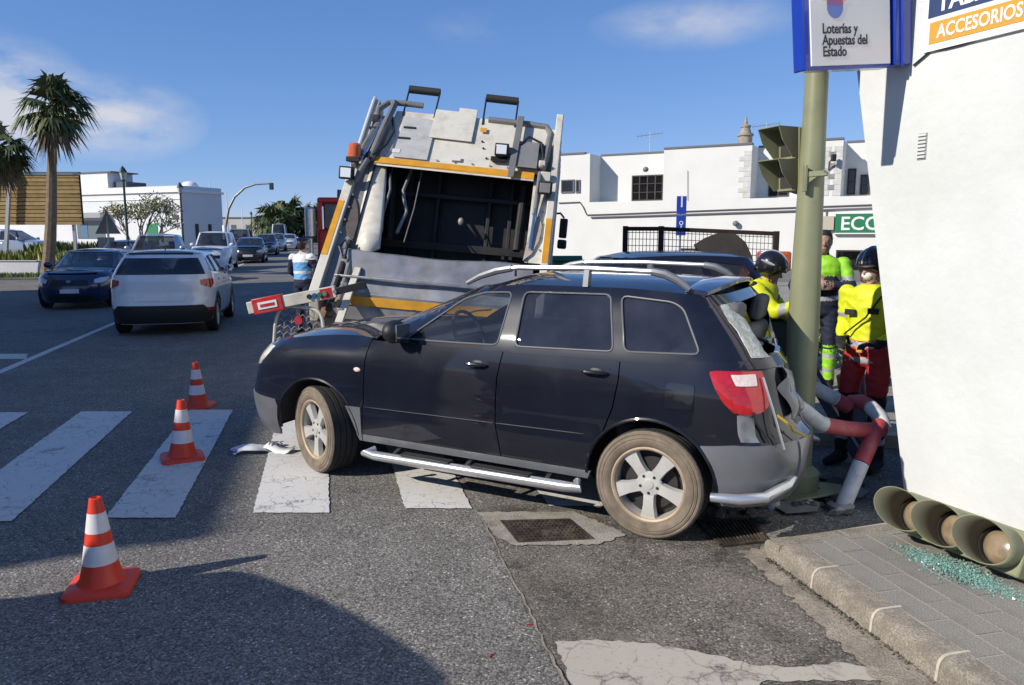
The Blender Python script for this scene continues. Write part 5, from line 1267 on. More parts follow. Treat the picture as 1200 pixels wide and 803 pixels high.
# beacon and work lamps
mb = MB(); p = tp(-1.23, 2.66, -.10); mb.lathe([(.0, .17), (.05, .168), (.075, .14), (.08, .02), (.08, 0)], 16, Matrix.Translation(p)); mb.build('beacon', T_ORANGE, trk)
tbox('beacon_base', p + Vector((0, 0, -.03)), (.17, .15, .06), BLACKP)
for (x, z, tilt) in ((-1.24, 2.45, 0), (.55, 2.91, 0), (1.13, 2.47, .1)):
    q = tp(x, z, -.16); bx = tbox('work_lamp', q, (.17, .09, .15), BLACKP); tbox('lamp_lens', q + Vector((0, -.05, 0)), (.125, .012, .11), LAMPW if x < 1 else T_GREY, parent=bx, bevel=.003); tbox('lamp_stalk', q + Vector((0, .08, -.02)), (.04, .10, .05), T_DARK)
# left lifter: rams, rust-brown plate, knuckles
tplate('rusty_plate', [(-1.12, 1.45), (-1.05, 1.45), (-1.08, .80), (-1.15, .80)], T_RUST, .22, .05)
ttube('lifter_ram', [tp(-1.0, 1.66, .02), tp(-.98, 1.30, -.06), tp(-.99, .95, -.05)], .035, T_DARK); ttube('lifter_ram', [tp(-.93, 1.50, -.02), tp(-.90, 1.0, -.06)], .03, T_GREY)
for x, z in ((-.97, 1.44), (-.90, 1.20), (-.98, 1.0), (-.86, .95)): tbox('lifter_knuckle', tp(x, z, -.02), (.07, .10, .07), T_GREY)
ttube('hose_loop', [tp(-1.02, 1.50, -.05), tp(-1.07, 1.60, -.1), tp(-1.02, 1.68, -.1), tp(-.98, 1.60, -.1), tp(-.97, 1.48, -.1)], .013, BLACKP, n=6)
tplate('white_post', [(-.84, 1.40), (-.77, 1.40), (-.80, .85), (-.88, .85)], T_WHITE, -.08, .06)
# torn-off light bar sticking out at the left
pa, pb = Vector((-1.80, -2.22, .905)), Vector((-.90, -2.16, 1.16)); pc = Vector((-.60, -2.12, 1.255)); dv = (pb - pa).normalized()
nrm_ = dv.cross(Vector((0, 0, 1))).normalized(); upv = nrm_.cross(dv).normalized()
if nrm_.y > 0: nrm_ = -nrm_
mb = MB(); mb.bar(pa, pb, .06, .125); lb = mb.build('light_bar', T_WHITE, trk, bevel=.008); lb['label'] = 'bent cream light bar with a red lamp box at its end'
mb = MB(); mb.bar(pb, pc, .05, .075); mb.build('bar_arm', BLACKP, trk, bevel=.005)
q0 = pa + dv * .06; mb = MB(); mb.bar(q0, q0 + dv * .32, .085, .165); mb.build('red_lamp_box', T_RED, trk, bevel=.008)
q1 = pa + dv * .22 + nrm_ * .046; mb = MB(); mb.bar(q1 - dv * .10, q1 + dv * .10, .006, .075); lbl = mb.build('lamp_label', LAMPW, trk)
mb = MB(); mb.bar(q1 - dv * .075 + nrm_ * .004, q1 + dv * .075 + nrm_ * .004, .006, .03); mb.build('label_print', T_RED, trk)
for k, cm in enumerate(((.02, .03, .025), (.02, .10, .28), (.03, .16, .10), (.10, .22, .12))):
    q = pa + dv * (.66 + .055 * k) + nrm_ * .03; mb = MB(); mb.cyl(q, q + nrm_ * .02, .028, .024, 14); mb.build('signal_button', mat('button_%d' % k, cm, .3, coat=.5), trk)
q = pa + dv * .93 + nrm_ * .03; mb = MB(); mb.cyl(q, q + nrm_ * .015, .022, .02, 12); mb.build('signal_button', T_GREY, trk)
q = pb - dv * .10 + nrm_ * .032; mb = MB(); mb.bar(q - dv * .06, q + dv * .06, .006, .10); mb.build('red_reflector', T_RED, trk)
# lamp guard: rounded frame with honeycomb mesh and a red lamp
gc = Vector((-1.28, -2.15, .72)); gw, gh = .26, .24
mb = MB(); pts = [(-gw, -gh), (-gw * .96, gh * .35), (-gw * .80, gh * .85), (-gw * .5, gh), (gw * .5, gh), (gw * .85, gh * .85), (gw, gh * .4), (gw, -gh)]
mb.tube([gc + Vector((a, 0, b)) for a, b in rounded(pts, .06, 3)], .018, 8, closed=True); gd = mb.build('lamp_guard', T_WHITE, trk)
mb = MB()
for k in range(7):
    z = -gh * .75 + k * .065; pl_ = [gc + Vector((-gw * .9 + j * gw * .9 / 6, 0, z + (.018 if j % 2 else -.018))) for j in range(13)]
    if k == 6: pl_ = pl_[2:-2]
    mb.tube(pl_, .006, 5)
    if k < 6:
        for j in range(0, 13, 2):
            if (j // 2 + k) % 2 == 0 and (k < 5 or 2 < j < 11): mb.bar(pl_[j], pl_[j] + Vector((0, 0, .065 + .0)), .010, .010, (0, 1, 0))
o = mb.build('guard_mesh', T_GREY, gd); o['kind'] = 'stuff'
mb = MB(); mb.cyl(gc + Vector((.0, -.005, .10)), gc + Vector((.0, -.03, .10)), .05, .044, 14); mb.build('guard_lamp', mat('guard_red', (.35, .02, .03), .6, var=.2, scale=20), trk)
# body, ribs, cab, mirrors, chassis, wheels
tbox('body', (0, 3.45, 2.15), (2.44, 5.9, 2.35), T_WHITE, bevel=.04)
for y in (1.1, 2.3, 3.5, 4.7, 5.9):
    for x in (-1.24, 1.235): tbox('body_rib', (x, y, 2.15), (.05, .10, 2.2), T_WHITE)
tbox('chassis', (0, 3.6, .80), (.95, 8.2, .28), T_DARK)
tbox('cab', (0, 7.55, 1.78), (2.36, 1.75, 2.0), T_WHITE, bevel=.12); tbox('windscreen', (0, 8.435, 2.15), (2.0, .02, .85), GLASSD, bevel=.03)
for sx_ in (-1, 1):
    tbox('cab_window', (sx_ * 1.185, 7.75, 2.25), (.012, .95, .65), GLASSD, bevel=.02)
    mm = ttube('mirror_arm', [(sx_ * 1.17, 6.9, 2.40), (sx_ * 1.34, 6.75, 2.42), (sx_ * 1.42, 6.6, 2.33)], .022, BLACKP, n=8); tbox('mirror', (sx_ * 1.43, 6.55, 2.10), (.17, .10, .42), BLACKP, bevel=.03); tbox('mirror', (sx_ * 1.43, 6.55, 1.76), (.20, .12, .20), BLACKP, bevel=.04)
def truck_wheel(x, y, r=.50, w=.30, sg=1, parent=trk, z0=None):
    e = empty('wheel', (x, y, r + (x * math.tan(R(5)) if z0 is None else z0))); e.parent = parent
    M = Matrix.Rotation(R(90) * sg, 4, 'Y'); h = w / 2
    MB().lathe([(.30, -h), (r * .9, -h), (r, -h * .8), (r, -h * .3), (r - .015, -h * .28), (r - .015, -h * .2), (r, -h * .18), (r, h * .18), (r - .015, h * .2), (r - .015, h * .28), (r, h * .3), (r, h * .8), (r * .9, h), (.30, h)], 32, M).build('tyre', RUBBER, e)
    MB().lathe([(.30, h), (.28, h * .8), (.24, h * .2), (.12, h * .2), (.11, h * .9), (.0, h * .95)], 28, M).build('rim', T_GREY, e)
for y in (1.0, 2.35, 7.2):
    for sg in (-1, 1): truck_wheel(sg * 1.03, y, sg=sg)
for sg in (-1, 1): tbox('mudguard', (sg * 1.03, 1.67, 1.16), (.40, 2.6, .03), BLACKP)
# ------------------------------------------------ red cab truck beyond the refuse truck
rt = empty('red_truck', (-3.55, 17.2, 0), R(10), 'red cab of a truck with an exhaust stack, left of the refuse truck', 'truck')
def rbox(name, c, d, m, bevel=.02): mb = MB(); mb.box(c, d); return mb.build(name, m, rt, bevel=bevel)
rbox('cab', (0, 1.0, 1.45), (1.7, 1.9, 1.0), T_RED, .08); rbox('cab_roof', (0, 1.0, 2.60), (1.66, 1.8, .14), T_RED, .05)
rbox('rear_window', (0, .12, 2.25), (1.35, .02, .55), GLASSD, .01)
for x in (-.78, .78):
    for y in (.15, 1.85): rbox('cab_pillar', (x, y, 2.25), (.10, .10, .62), T_RED, .01)
    rbox('side_window', (x, 1.0, 2.25), (.02, 1.55, .58), GLASSD, .01)
rbox('flatbed', (0, -1.1, .95), (1.8, 2.0, .14), T_RED); rbox('chassis', (0, .3, .70), (.8, 4.0, .25), T_DARK)
mb = MB(); mb.tube([(-.98, -.05, .9), (-.98, -.05, 1.75)], .05, 10); mb.tube([(-.98, -.05, 1.75), (-.98, -.05, 1.80), (-.98, -.05, 2.40), (-.98, -.05, 2.44)], [.05, .12, .12, .08], 14); mb.build('exhaust_stack', STEEL, rt)
mb = MB(); mb.tube([(-.96, -.05, 2.35), (-.84, .1, 2.36)], .02, 8); mb.build('stack_bracket', T_DARK, rt)
mb = MB(); mb.lathe([(.0, .20), (.05, .19), (.06, 0)], 12, Matrix.Translation((-.35, .5, 2.67))); mb.build('beacon', BLUEP, rt)
mb = MB(); mb.tube([(-.1, .4, 2.66), (-.1, .4, 2.80), (.3, .4, 2.80), (.3, .4, 2.66)], .02, 8); mb.build('roof_bar', T_DARK, rt)
for y in (-1.2, 1.2):
    for sg in (-1, 1): truck_wheel(sg * .75, y, .45, .26, sg, rt, 0.0)
# ================================================================== right: white corner building, signs, pole, signals, barrier
PLASTER = mat('white_plaster', (0.595, 0.615, 0.605), 0.9, var=0.04, scale=2, bump=0.5, bscale=14, dirt=(0.52, 0.525, 0.50), dirt_amt=0.5, dirt_scale=1.3)
OLIVE = mat('olive_paint', (0.225, 0.235, 0.135), 0.42, var=0.08, scale=5, dirt=(0.16, 0.15, 0.10), dirt_amt=0.3, dirt_scale=6)
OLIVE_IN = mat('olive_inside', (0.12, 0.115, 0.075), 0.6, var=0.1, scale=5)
SIGNBLUE = mat('sign_blue', (0.012, 0.045, 0.36), 0.3, coat=.5)
class Plane2:
    """vertical plane given by a ground point and direction; s along it, o out of it (towards the street)"""
    def __init__(s, p, d, n): s.p = Vector((p[0], p[1], 0)); s.d = Vector((d[0], d[1], 0)).normalized(); s.n = Vector((n[0], n[1], 0)).normalized()
    def loc(s, u, v):
        r = ray(u, v); t = s.p.dot(s.n) / r.dot(s.n) if True else 0
        c = Vector((0, 0, CAM_H)); t = (s.p - c).dot(s.n) / r.dot(s.n); q = c + r * t
        return ((q - s.p).dot(s.d), q.z)
    def pt(s, a, z, o=0.0): return s.p + s.d * a + s.n * o + Vector((0, 0, z))
def pbox(pl, name, s0, s1, z0, z1, o0, o1, m, parent, bevel=0.0, flat=True):
    vs = [pl.pt(a, z, o) for a in (s0, s1) for z in (z0, z1) for o in (o0, o1)]
    fs = [(0, 1, 3, 2), (4, 6, 7, 5), (0, 4, 5, 1), (2, 3, 7, 6), (0, 2, 6, 4), (1, 5, 7, 3)]
    return fix_normals(mesh_obj(name, vs, fs, m, parent, bevel=bevel, flat=flat and not bevel))
WP = Plane2(WALL0, WALLD, WALLN)
cb = empty('corner_building', (0, 0, 0), label='white plastered corner building filling the right edge of the picture', cat='building')
LEAN = -.588 / 2.741
def wall_edge(z): return LEAN * (z - .12)
vs = []; zs_ = lin(0.0, 6.5, 13)
for z in zs_:
    e0 = wall_edge(z)
    for (a, o) in ((e0, 0), (e0 + .02, .0), (9.0, 0), (9.0, -5), (e0 + .25, -5)): vs.append(WP.pt(a, z, o))
fs = []
for j in range(len(zs_) - 1):
    for k in range(5): fs.append((j * 5 + k, j * 5 + (k + 1) % 5, (j + 1) * 5 + (k + 1) % 5, (j + 1) * 5 + k))
fs += [tuple(range(5)), tuple(range(len(vs) - 1, len(vs) - 6, -1))]
fix_normals(mesh_obj('wall', vs, fs, PLASTER, cb, flat=True))
mb = MB()
for k in range(7):
    z = 2.285 + k * .022; mb.bar(WP.pt(-.085, z, .008), WP.pt(-.035, z, .008), .008, .014)
pbox(WP, 'vent_backing', -.09, -.03, 2.27, 2.43, .001, .005, mat('vent_grey', (.35, .35, .35), .7), cb)
for k in range(7):
    z = 2.285 + k * .022; mb = MB(); mb.bar(WP.pt(-.088, z, .010), WP.pt(-.032, z, .010), .010, .012); mb.build('vent_slat', PLASTER, cb, flat=True)
CABLE = mat('black_cable', (.02, .02, .02), .6)
mb = MB(); mb.tube([WP.pt(a, z, .012) for a, z in (WP.loc(1072, 77), WP.loc(1085, 66), WP.loc(1092, 60), WP.loc(1110, 57), WP.loc(1130, 52), WP.loc(1160, 42), WP.loc(1200, 24), WP.loc(1260, -4))], .006, 6)
tag(mb.build('wall_cable', CABLE), 'thin black cable sagging along the white wall below the shop board', 'cable')
# shop board with its two lettered bands
board = empty('shop_board', label='white shop board lettered ACCESORIOS DE on an orange band', cat='sign')
a0, z0 = WP.loc(1083, 66); a0 += .02
sl = (WP.loc(1200, 22)[1] - WP.loc(1092, 56)[1]) / (WP.loc(1200, 22)[0] - WP.loc(1092, 56)[0])
BW = mat('board_white', (.80, .80, .78), .5); ORB = mat('board_orange', (.62, .30, .035), .5); NAVY = mat('board_navy', (.02, .045, .13), .5)
def bquad(name, s0, s1, zb, zt, o0, o1, m):
    P = [(s0, zb), (s1, zb), (s1, zt), (s0, zt)]
    vs = [WP.pt(a, z, o0) for a, z in P] + [WP.pt(a, z, o1) for a, z in P]
    return fix_normals(mesh_obj(name, vs, [(0, 1, 2, 3), (7, 6, 5, 4)] + [(i, 4 + i, 4 + (i + 1) % 4, (i + 1) % 4) for i in range(4)], m, board, flat=True))
bquad('panel', -.09, 3.2, 2.905, 4.0, .0, .022, BW)
bquad('orange_band', -.052, 3.1, 2.945, 3.070, .0225, .025, ORB)
bquad('navy_band', -.068, 3.1, 3.098, 3.40, .0225, .025, NAVY)
Mt = frame(WP.pt(.0, 2.972, .027), WP.d, (0, 0, 1))
text_mesh('lettering', 'ACCESORIOS DE', .108, BW, board, Mt, bold=.0022, depth=.001, sx=.78)
Mt = frame(WP.pt(-.01, 3.125, .027), WP.d, (0, 0, 1))
text_mesh('lettering', 'TABA', .145, BW, board, Mt, bold=.004, depth=.001, sx=.9)
# lottery sign, slightly drooping, square to the wall
ls = empty('lottery_sign', label='white lottery sign in a blue frame jutting from the white wall', cat='sign')
SP = WP.pt(-.20, 0, 0); nn = WP.n; dd = WP.d
tl_ = R(-6.5); ax = (nn * math.cos(tl_) + Vector((0, 0, math.sin(tl_)))); az_ = (Vector((0, 0, math.cos(tl_))) - nn * math.sin(tl_))
org = SP + nn * .145 + Vector((0, 0, 2.835))
def sbox(name, x0, x1_, z0_, z1_, t0, t1, m, bevel=0.0):
    vs = [org + ax * a + az_ * z + dd * t for a in (x0, x1_) for z in (z0_, z1_) for t in (t0, t1)]
    return fix_normals(mesh_obj(name, vs, [(0, 1, 3, 2), (4, 6, 7, 5), (0, 4, 5, 1), (2, 3, 7, 6), (0, 2, 6, 4), (1, 5, 7, 3)], m, ls, bevel=bevel, flat=not bevel))
SIGNW = mat('sign_white', (.78, .78, .77), .35, coat=.3)
sbox('box', 0, .70, 0, 1.0, -.10, -.006, SIGNBLUE, .008); sbox('face', .018, .655, .022, .978, -.02, .004, SIGNW)
sbox('wall_channel', -.145, -.012, .01, 1.0, -.10, .02, SIGNBLUE, .006); sbox('channel_rib', -.07, -.055, .0, 1.0, .0205, .032, SIGNBLUE)
INK = mat('sign_ink', (.035, .03, .03), .6); SRED = mat('sign_red', (.55, .05, .05), .5); SBLU = mat('sign_logo_blue', (.14, .22, .55), .5); SGRY = mat('sign_logo_grey', (.62, .64, .64), .5)
# the picture plane of the face seen from the street: right on the picture = towards the wall
fx = -ax; M0 = frame(org + ax * .655 + az_ * .022 + dd * .0055, fx, az_)
for i, t in enumerate(('Loterías y', 'Apuestas del', 'Estado')): text_mesh('lettering', t, .080, INK, ls, M0 @ Matrix.Translation((.085, .180 - .064 * i, 0)), bold=.0017, depth=.0006, sx=.88)
def disc(name, cx, cy, r, m, a0=0, a1=2 * math.pi, h=.0, M=M0, n=28):
    pts = [(cx + r * math.cos(t), cy + r * math.sin(t)) for t in lin(a0, a1, n)]
    vs = [M @ Vector((p[0], p[1], h)) for p in pts]; return mesh_obj(name, vs, [tuple(range(len(vs) - (1 if a1 - a0 > 6.2 else 0)))], m, ls, flat=True)
cx, cy = .19, .325
disc('logo_disc', cx, cy, .062, SBLU, h=.0005)
mb = MB()
for k in range(9):
    xx = -.058 + k * .0145; zt = math.sqrt(max(0, .066 ** 2 - xx ** 2)); mb.box((cx + xx, cy + .012 + zt * .5, .001), (.007, max(.01, zt), .0006))
mb.v = [tuple(M0 @ Vector(v)) for v in mb.v]; mb.build('logo_stripes', SRED, ls, flat=True)
disc('logo_arch', cx, cy + .075, .062, SGRY, 0, math.pi, h=.0003); 
mb = MB()
for sx_ in (-1, 1):
    mb.box((cx + sx_ * .088, cy + .16, .001), (.011, .24, .0006)); mb.box((cx + sx_ * .077, cy + .045, .0014), (.026, .011, .0006))
mb.v = [tuple(M0 @ Vector(v)) for v in mb.v]; mb.build('logo_bracket', INK, ls, flat=True)
# ------------------------------------------------ olive pole with its signal
PB = Vector((2.005, 5.135, 0))
pole = empty('signal_pole', PB, label='olive green steel pole that the SUV has hit', cat='pole')
mb = MB(); mb.lathe([(.0, .0), (.106, .0), (.104, 1.2), (.088, 1.9), (.075, 2.6), (.064, 4.2), (.0, 4.2)], 28); mb.build('shaft', OLIVE, pole)
mb = MB(); mb.lathe([(.10, .0), (.155, .02), (.16, .16), (.115, .20), (.10, .21)], 20); mb.build('base_collar', OLIVE, pole)
vs = [(-.38, -.10, .02), (-.10, -.30, .05), (.22, -.26, .09), (.34, .02, .05), (.12, .22, .02), (-.28, .14, .015)]
o = mesh_obj('torn_base_plate', vs + [(x, y, z - .014) for x, y, z in vs], [tuple(range(6)), tuple(range(11, 5, -1))] + [(i, 6 + i, 6 + (i + 1) % 6, (i + 1) % 6) for i in range(6)], OLIVE, pole, bevel=.004); fix_normals(o)
mb = MB(); p1 = at(944, 205, 5.06) - PB; p2 = at(970, 203, 4.99) - PB
mb.bar(p1, p2, .05, .035); mb.build('bracket', OLIVE, pole, bevel=.004)
mb = MB(); mb.prism([(.0, .0), (.13, .02), (.0, -.07)], .02, frame(p1 + Vector((0, 0, -.0)), (p2 - p1), (0, 0, 1))); mb.build('bracket_gusset', OLIVE, pole)
mb = MB(); mb.bar(p1 + Vector((-.01, -.02, .06)), p1 + Vector((-.01, -.02, -.11)), .04, .02); mb.build('bracket_clamp', OLIVE, pole, bevel=.003)
mb = MB(); mb.tube([p2 + Vector((-.03, -.015, .02)), p2 + Vector((0, -.015, .0))], .012, 8); mb.build('bracket_bolt', STEEL, pole)
sgn = empty('pedestrian_signal', at(926, 190, 5.28), label='two-lamp olive signal with square visors still mounted on the pole', cat='traffic light')
sgn.scale = (.86, .86, .95)
fwd = Vector((-.93, -.36, 0)).normalized(); sdv = Vector((-fwd.y, fwd.x, 0)); up = Vector((0, 0, 1))
Ms = Matrix.Rotation(R(3), 3, sdv)
def sgb(name, f0, f1, s0, s1, z0_, z1_, m, bevel=.004, parent=sgn):
    vs = [Ms @ (fwd * f + sdv * s_ + up * z) for f in (f0, f1) for s_ in (s0, s1) for z in (z0_, z1_)]
    return fix_normals(mesh_obj(name, vs, [(0, 1, 3, 2), (4, 6, 7, 5), (0, 4, 5, 1), (2, 3, 7, 6), (0, 2, 6, 4), (1, 5, 7, 3)], m, parent, bevel=bevel))
sgb('housing', -.075, .02, -.115, .115, -.215, .235, OLIVE, .01); sgb('back_plate', -.10, -.076, -.10, .10, -.20, .22, BLACKP)
for zc in (.125, -.10):
    sgb('lens', .021, .026, -.085, .085, zc - .085, zc + .085, mat('dark_lens', (.05, .045, .045), .2, coat=1.0), .003)
    sgb('visor_frame', .022, .035, -.105, .105, zc - .105, zc - .09, OLIVE, .002)
    # hood: top and two cheeks that slant back to the bottom
    vs = []
    for s_ in (-.105, .105):
        vs += [fwd * .02 + sdv * s_ + up * (zc - .10), fwd * .02 + sdv * s_ + up * (zc + .105), fwd * .22 + sdv * s_ * 1.12 + up * (zc + .115), fwd * .18 + sdv * s_ * 1.1 + up * (zc + .02), fwd * .07 + sdv * s_ + up * (zc - .10)]
    vs = [Ms @ v for v in vs]
    o = mesh_obj('visor', vs, [(0, 1, 2, 3, 4), (9, 8, 7, 6, 5), (1, 6, 7, 2)], [OLIVE, OLIVE_IN], sgn, flat=True); sm = o.modifiers.new('thick', 'SOLIDIFY'); sm.thickness = .006; sm.material_offset = 1; sm.offset = -1
mb = MB(); mb.bar(Ms @ Vector((0, 0, -.20)), Vector((.14, -.06, -.245)), .03, .03); mb.build('mount', OLIVE, sgn)
# ------------------------------------------------ fallen three-lamp signal against the wall
FA = WP.pt(.46, .12, .66); FB = WP.pt(1.18, .12, .66); fd = (FB - FA).normalized(); fl = .74
tilt = R(22); fn = (WP.n * math.cos(tilt) + up * math.sin(tilt)); fu = fd.cross(fn); fu = fu if fu.z > 0 else -fu
fs_ = empty('fallen_signal', FA, label='olive three-lamp traffic light lying on the pavement against the white wall', cat='traffic light')
def fp_(a, z, o): return fd * a + fu * z + fn * o
lift = Vector((0, 0, .115)); fs_.scale = (.92,) * 3
for k in range(3):
    a0 = k * fl / 3; P = [(a0 + .003, .0), (a0 + fl / 3 - .003, .0), (a0 + fl / 3 - .003, .245), (a0 + .003, .245)]
    vs = [fp_(a, z, -.0) + Vector((0, 0, .0)) for a, z in P] + [fp_(a, z, -.17) + Vector((0, 0, .0)) for a, z in P]
    o = mesh_obj('module', vs, [(3, 2, 1, 0), (4, 5, 6, 7)] + [(i, (i + 1) % 4, 4 + (i + 1) % 4, 4 + i) for i in range(4)], OLIVE, fs_, bevel=.012); fix_normals(o); o.location = lift * .55
    c = fp_(a0 + fl / 6, .125, .0) + lift * .55
    M = frame(c, fd, fu); M = Matrix((fd, fu, fd.cross(fu) if fd.cross(fu).dot(fn) > 0 else fn)).transposed().to_4x4(); M.translation = c
    mb = MB(); mb.lathe([(.0, .045), (.05, .042), (.085, .026), (.098, .004)], 28, M); lens = mb.build('lens', mat('amber_grey_lens', (.25, .19, .125), .22, coat=1.0, var=.25, scale=14), fs_)
    mb = MB(); mb.lathe([(.098, .0), (.108, .0), (.110, .03), (.100, .032), (.099, .004)], 28, M); mb.build('lens_ring', BLACKP, fs_)
    # tunnel visor, long on the upper side, scooped below
    vs = []; fsx = []; n = 28
    for j in range(n):
        t = 2 * math.pi * j / n; L = .11 + .17 * (0.5 + .5 * math.cos(t - R(150))); 
        for q, (rr, ll) in enumerate(((.112, .0), (.113, L * .5), (.117, L))): vs.append(M @ Vector((rr * math.cos(t), rr * math.sin(t), ll + .003)))
    for j in range(n):
        j2 = (j + 1) % n
        for q in range(2): fsx.append((j * 3 + q, j2 * 3 + q, j2 * 3 + q + 1, j * 3 + q + 1))
    o = mesh_obj('visor', vs, fsx, [OLIVE, OLIVE_IN], fs_); sm = o.modifiers.new('thick', 'SOLIDIFY'); sm.thickness = .004; sm.offset = -1; sm.material_offset = 1
# greenish broken glass
rnd = random.Random(21); mb = MB(); gc = G(1120, 669, .122)
GG = mat('green_glass_crumbs', (0.19, 0.34, 0.30), 0.2, 0.0, coat=.6, var=.35, scale=60)
for k in range(2600):
    t = rnd.gauss(0, .15); w = rnd.gauss(0, .05) * (1.2 - min(1, abs(t) / .4) * .7)
    p = gc + fd * (t + .02) + Vector((-fd.y, fd.x, 0)) * w; p.z = .122 + rnd.random() * .014 * math.exp(-(t / .15) ** 2)
    s_ = rnd.uniform(.003, .0075); Mr = Euler((rnd.random() * 6, rnd.random() * 6, rnd.random() * 6)).to_matrix()
    vs = [Mr @ Vector(v) * s_ + p for v in ((1, 0, -.7), (-.6, .8, -.5), (-.5, -.8, -.6), (.1, .1, .8))]; mb.add(vs, [(0, 1, 2), (0, 3, 1), (1, 3, 2), (2, 3, 0)])
tag(mb.build('broken_glass', GG, flat=True), 'greenish crumbs of broken glass on the pavement tiles', 'broken glass', kind='stuff')
# ------------------------------------------------ bent red and white barrier
BRED = mat('barrier_red', (0.46, 0.07, 0.075), 0.5, var=.15, scale=8, dirt=(.45, .28, .26), dirt_amt=.45, dirt_scale=9); BWH = mat('barrier_white', (.62, .62, .60), .5, var=.1, scale=8, dirt=(.25, .22, .2), dirt_amt=.5, dirt_scale=11)
def arc_pts(P, n=5):
    out = []; P = [Vector(p) for p in P]; N = len(P)
    for i in range(N - 1):
        p0, p1_, p2_, p3 = P[max(i - 1, 0)], P[i], P[i + 1], P[min(i + 2, N - 1)]
        for k in range(n): 
            t = k / n; out.append(.5 * ((2 * p1_) + (-p0 + p2_) * t + (2 * p0 - 5 * p1_ + 4 * p2_ - p3) * t * t + (-p0 + 3 * p1_ - 3 * p2_ + p3) * t ** 3))
    return out + [P[-1]]
ba = empty('bent_barrier', G(985, 600), label='bent red and white tubular barrier standing between pole and white wall', cat='barrier')
bo_ = G(985, 600)
def btube(name, P, m, par, org_, r=.052): mb = MB(); mb.tube([p - org_ for p in arc_pts(P)], r, 14); return mb.build(name, m, par)
k0 = G(985, 600); k1 = at(1009, 543, 4.86); k2 = at(1027, 503, 4.98)
mb = MB(); mb.lathe([(.052, 0), (.075, .01), (.085, .05), (.055, .07)], 14); mb.build('foot', T_GREY, ba)
btube('white_tube', [k0, k0.lerp(k1, .5), k1], BWH, ba, bo_); btube('red_tube', [k1, k1.lerp(k2, .6), k2, at(1031, 498, 5.02)], BRED, ba, bo_)
btube('red_tube', [at(1034, 503, 5.02), at(1015, 504, 4.98), at(990, 502, 4.93), at(966, 498, 4.88)], BRED, ba, bo_); btube('white_tube', [at(967, 498, 4.88), at(958, 494, 4.87), at(940, 480, 4.84), at(912, 462, 4.80)], BWH, ba, bo_)
btube('white_tube', [at(1035, 502, 5.02), at(1031, 489, 5.12), at(1020, 477, 5.24)], BWH, ba, bo_); btube('red_tube', [at(1020, 477, 5.24), at(1010, 471, 5.32), at(997, 471, 5.42)], BRED, ba, bo_)
bb = empty('broken_barrier', at(945, 600, 5.4) * 1.0, label='torn off white barrier tube with red end pinned behind the pole', cat='barrier'); o2 = Vector(bb.location)
btube('white_tube', [at(938, 448, 5.35), at(955, 455, 5.35), at(980, 468, 5.35)], BWH, bb, o2); btube('red_tube', [at(980, 468, 5.35), at(995, 477, 5.35)], BRED, bb, o2); btube('red_tube', [at(930, 520, 5.10), at(929, 485, 5.2), at(938, 448, 5.35)], BRED, bb, o2)
btube('white_tube', [Vector((1.95, 5.08, .02)), at(930, 520, 5.10)], BWH, bb, o2)
# ------------------------------------------------ rubble round the pole foot
rnd = random.Random(8); RUB = mat('rubble', (.11, .10, .09), .9, var=.4, scale=12, bump=.4); RUBL = mat('pale_rubble', (.40, .38, .34), .9, var=.3, scale=12)
for k in range(46):
    a = rnd.uniform(0, 6.28); rr = abs(rnd.gauss(0, .42)) + .08; p = Vector((1.92 + rr * math.cos(a) * 1.0, 4.86 + rr * math.sin(a) * .42, 0)); s_ = rnd.uniform(.012, .05)
    if (p.xy - A2).dot(f2) > -.02 and (p.xy - A2).dot(e2) > -.02: p.y += .3
    bm = bmesh.new(); bmesh.ops.create_icosphere(bm, subdivisions=1, radius=1)
    for v in bm.verts: v.co = Vector((v.co.x * s_ * 1.5, v.co.y * s_, v.co.z * s_ * .6)) * rnd.uniform(.7, 1.25)
    vs = [tuple(v.co) for v in bm.verts]; fs = [tuple(v.index for v in f.verts) for f in bm.faces]; bm.free()
    o = mesh_obj('rubble_piece', vs, fs, RUB if rnd.random() < .75 else RUBL, loc=(p.x, p.y, s_ * .4), rot=(rnd.random(), rnd.random(), rnd.random() * 6), flat=True)
    tag(o, 'small broken lump scattered on the asphalt round the pole foot', 'debris', 'rubble round the pole foot')
for k, (u, v, w, d_, rz_, m_, lab) in enumerate(((975, 572, .34, .16, .5, BLACKP, 'flat black plastic shard beside the barrier foot'), (958, 560, .26, .12, -.3, BLACKP, 'black trim strip lying behind the pole foot'), (1000, 580, .28, .14, 1.0, T_GREY, 'grey torn sheet of metal by the barrier foot'), (935, 597, .30, .20, .2, T_GREY, 'bent grey plate under the bumper of the SUV'), (904, 594, .10, .10, .0, BWH, 'white stump of a broken bollard under the bumper'))):
    p = G(u, v); mb = MB()
    if k == 4: mb.lathe([(.0, .10), (.045, .10), (.05, .02), (.05, 0)], 12, Matrix.Rotation(R(12), 4, 'X'))
    else:
        P = [(-w / 2, -d_ / 2), (w * .2, -d_ / 2 - .02), (w / 2, -d_ * .1), (w * .35, d_ / 2), (-w * .1, d_ * .35), (-w / 2, d_ / 2)]
        vs = [(x, y, .03 + noise.noise(Vector((x * 5, y * 5, k))) * .05) for x, y in P]; mb.add(vs + [(x, y, z - .006) for x, y, z in vs], [tuple(range(6)), tuple(range(11, 5, -1))] + [(i, 6 + i, 6 + (i + 1) % 6, (i + 1) % 6) for i in range(6)])
    tag(mb.build('debris_plate' if k < 4 else 'bollard_stump', m_, loc=p + Vector((0, 0, .0)), rot=(0, 0, rz_)), lab, 'debris')
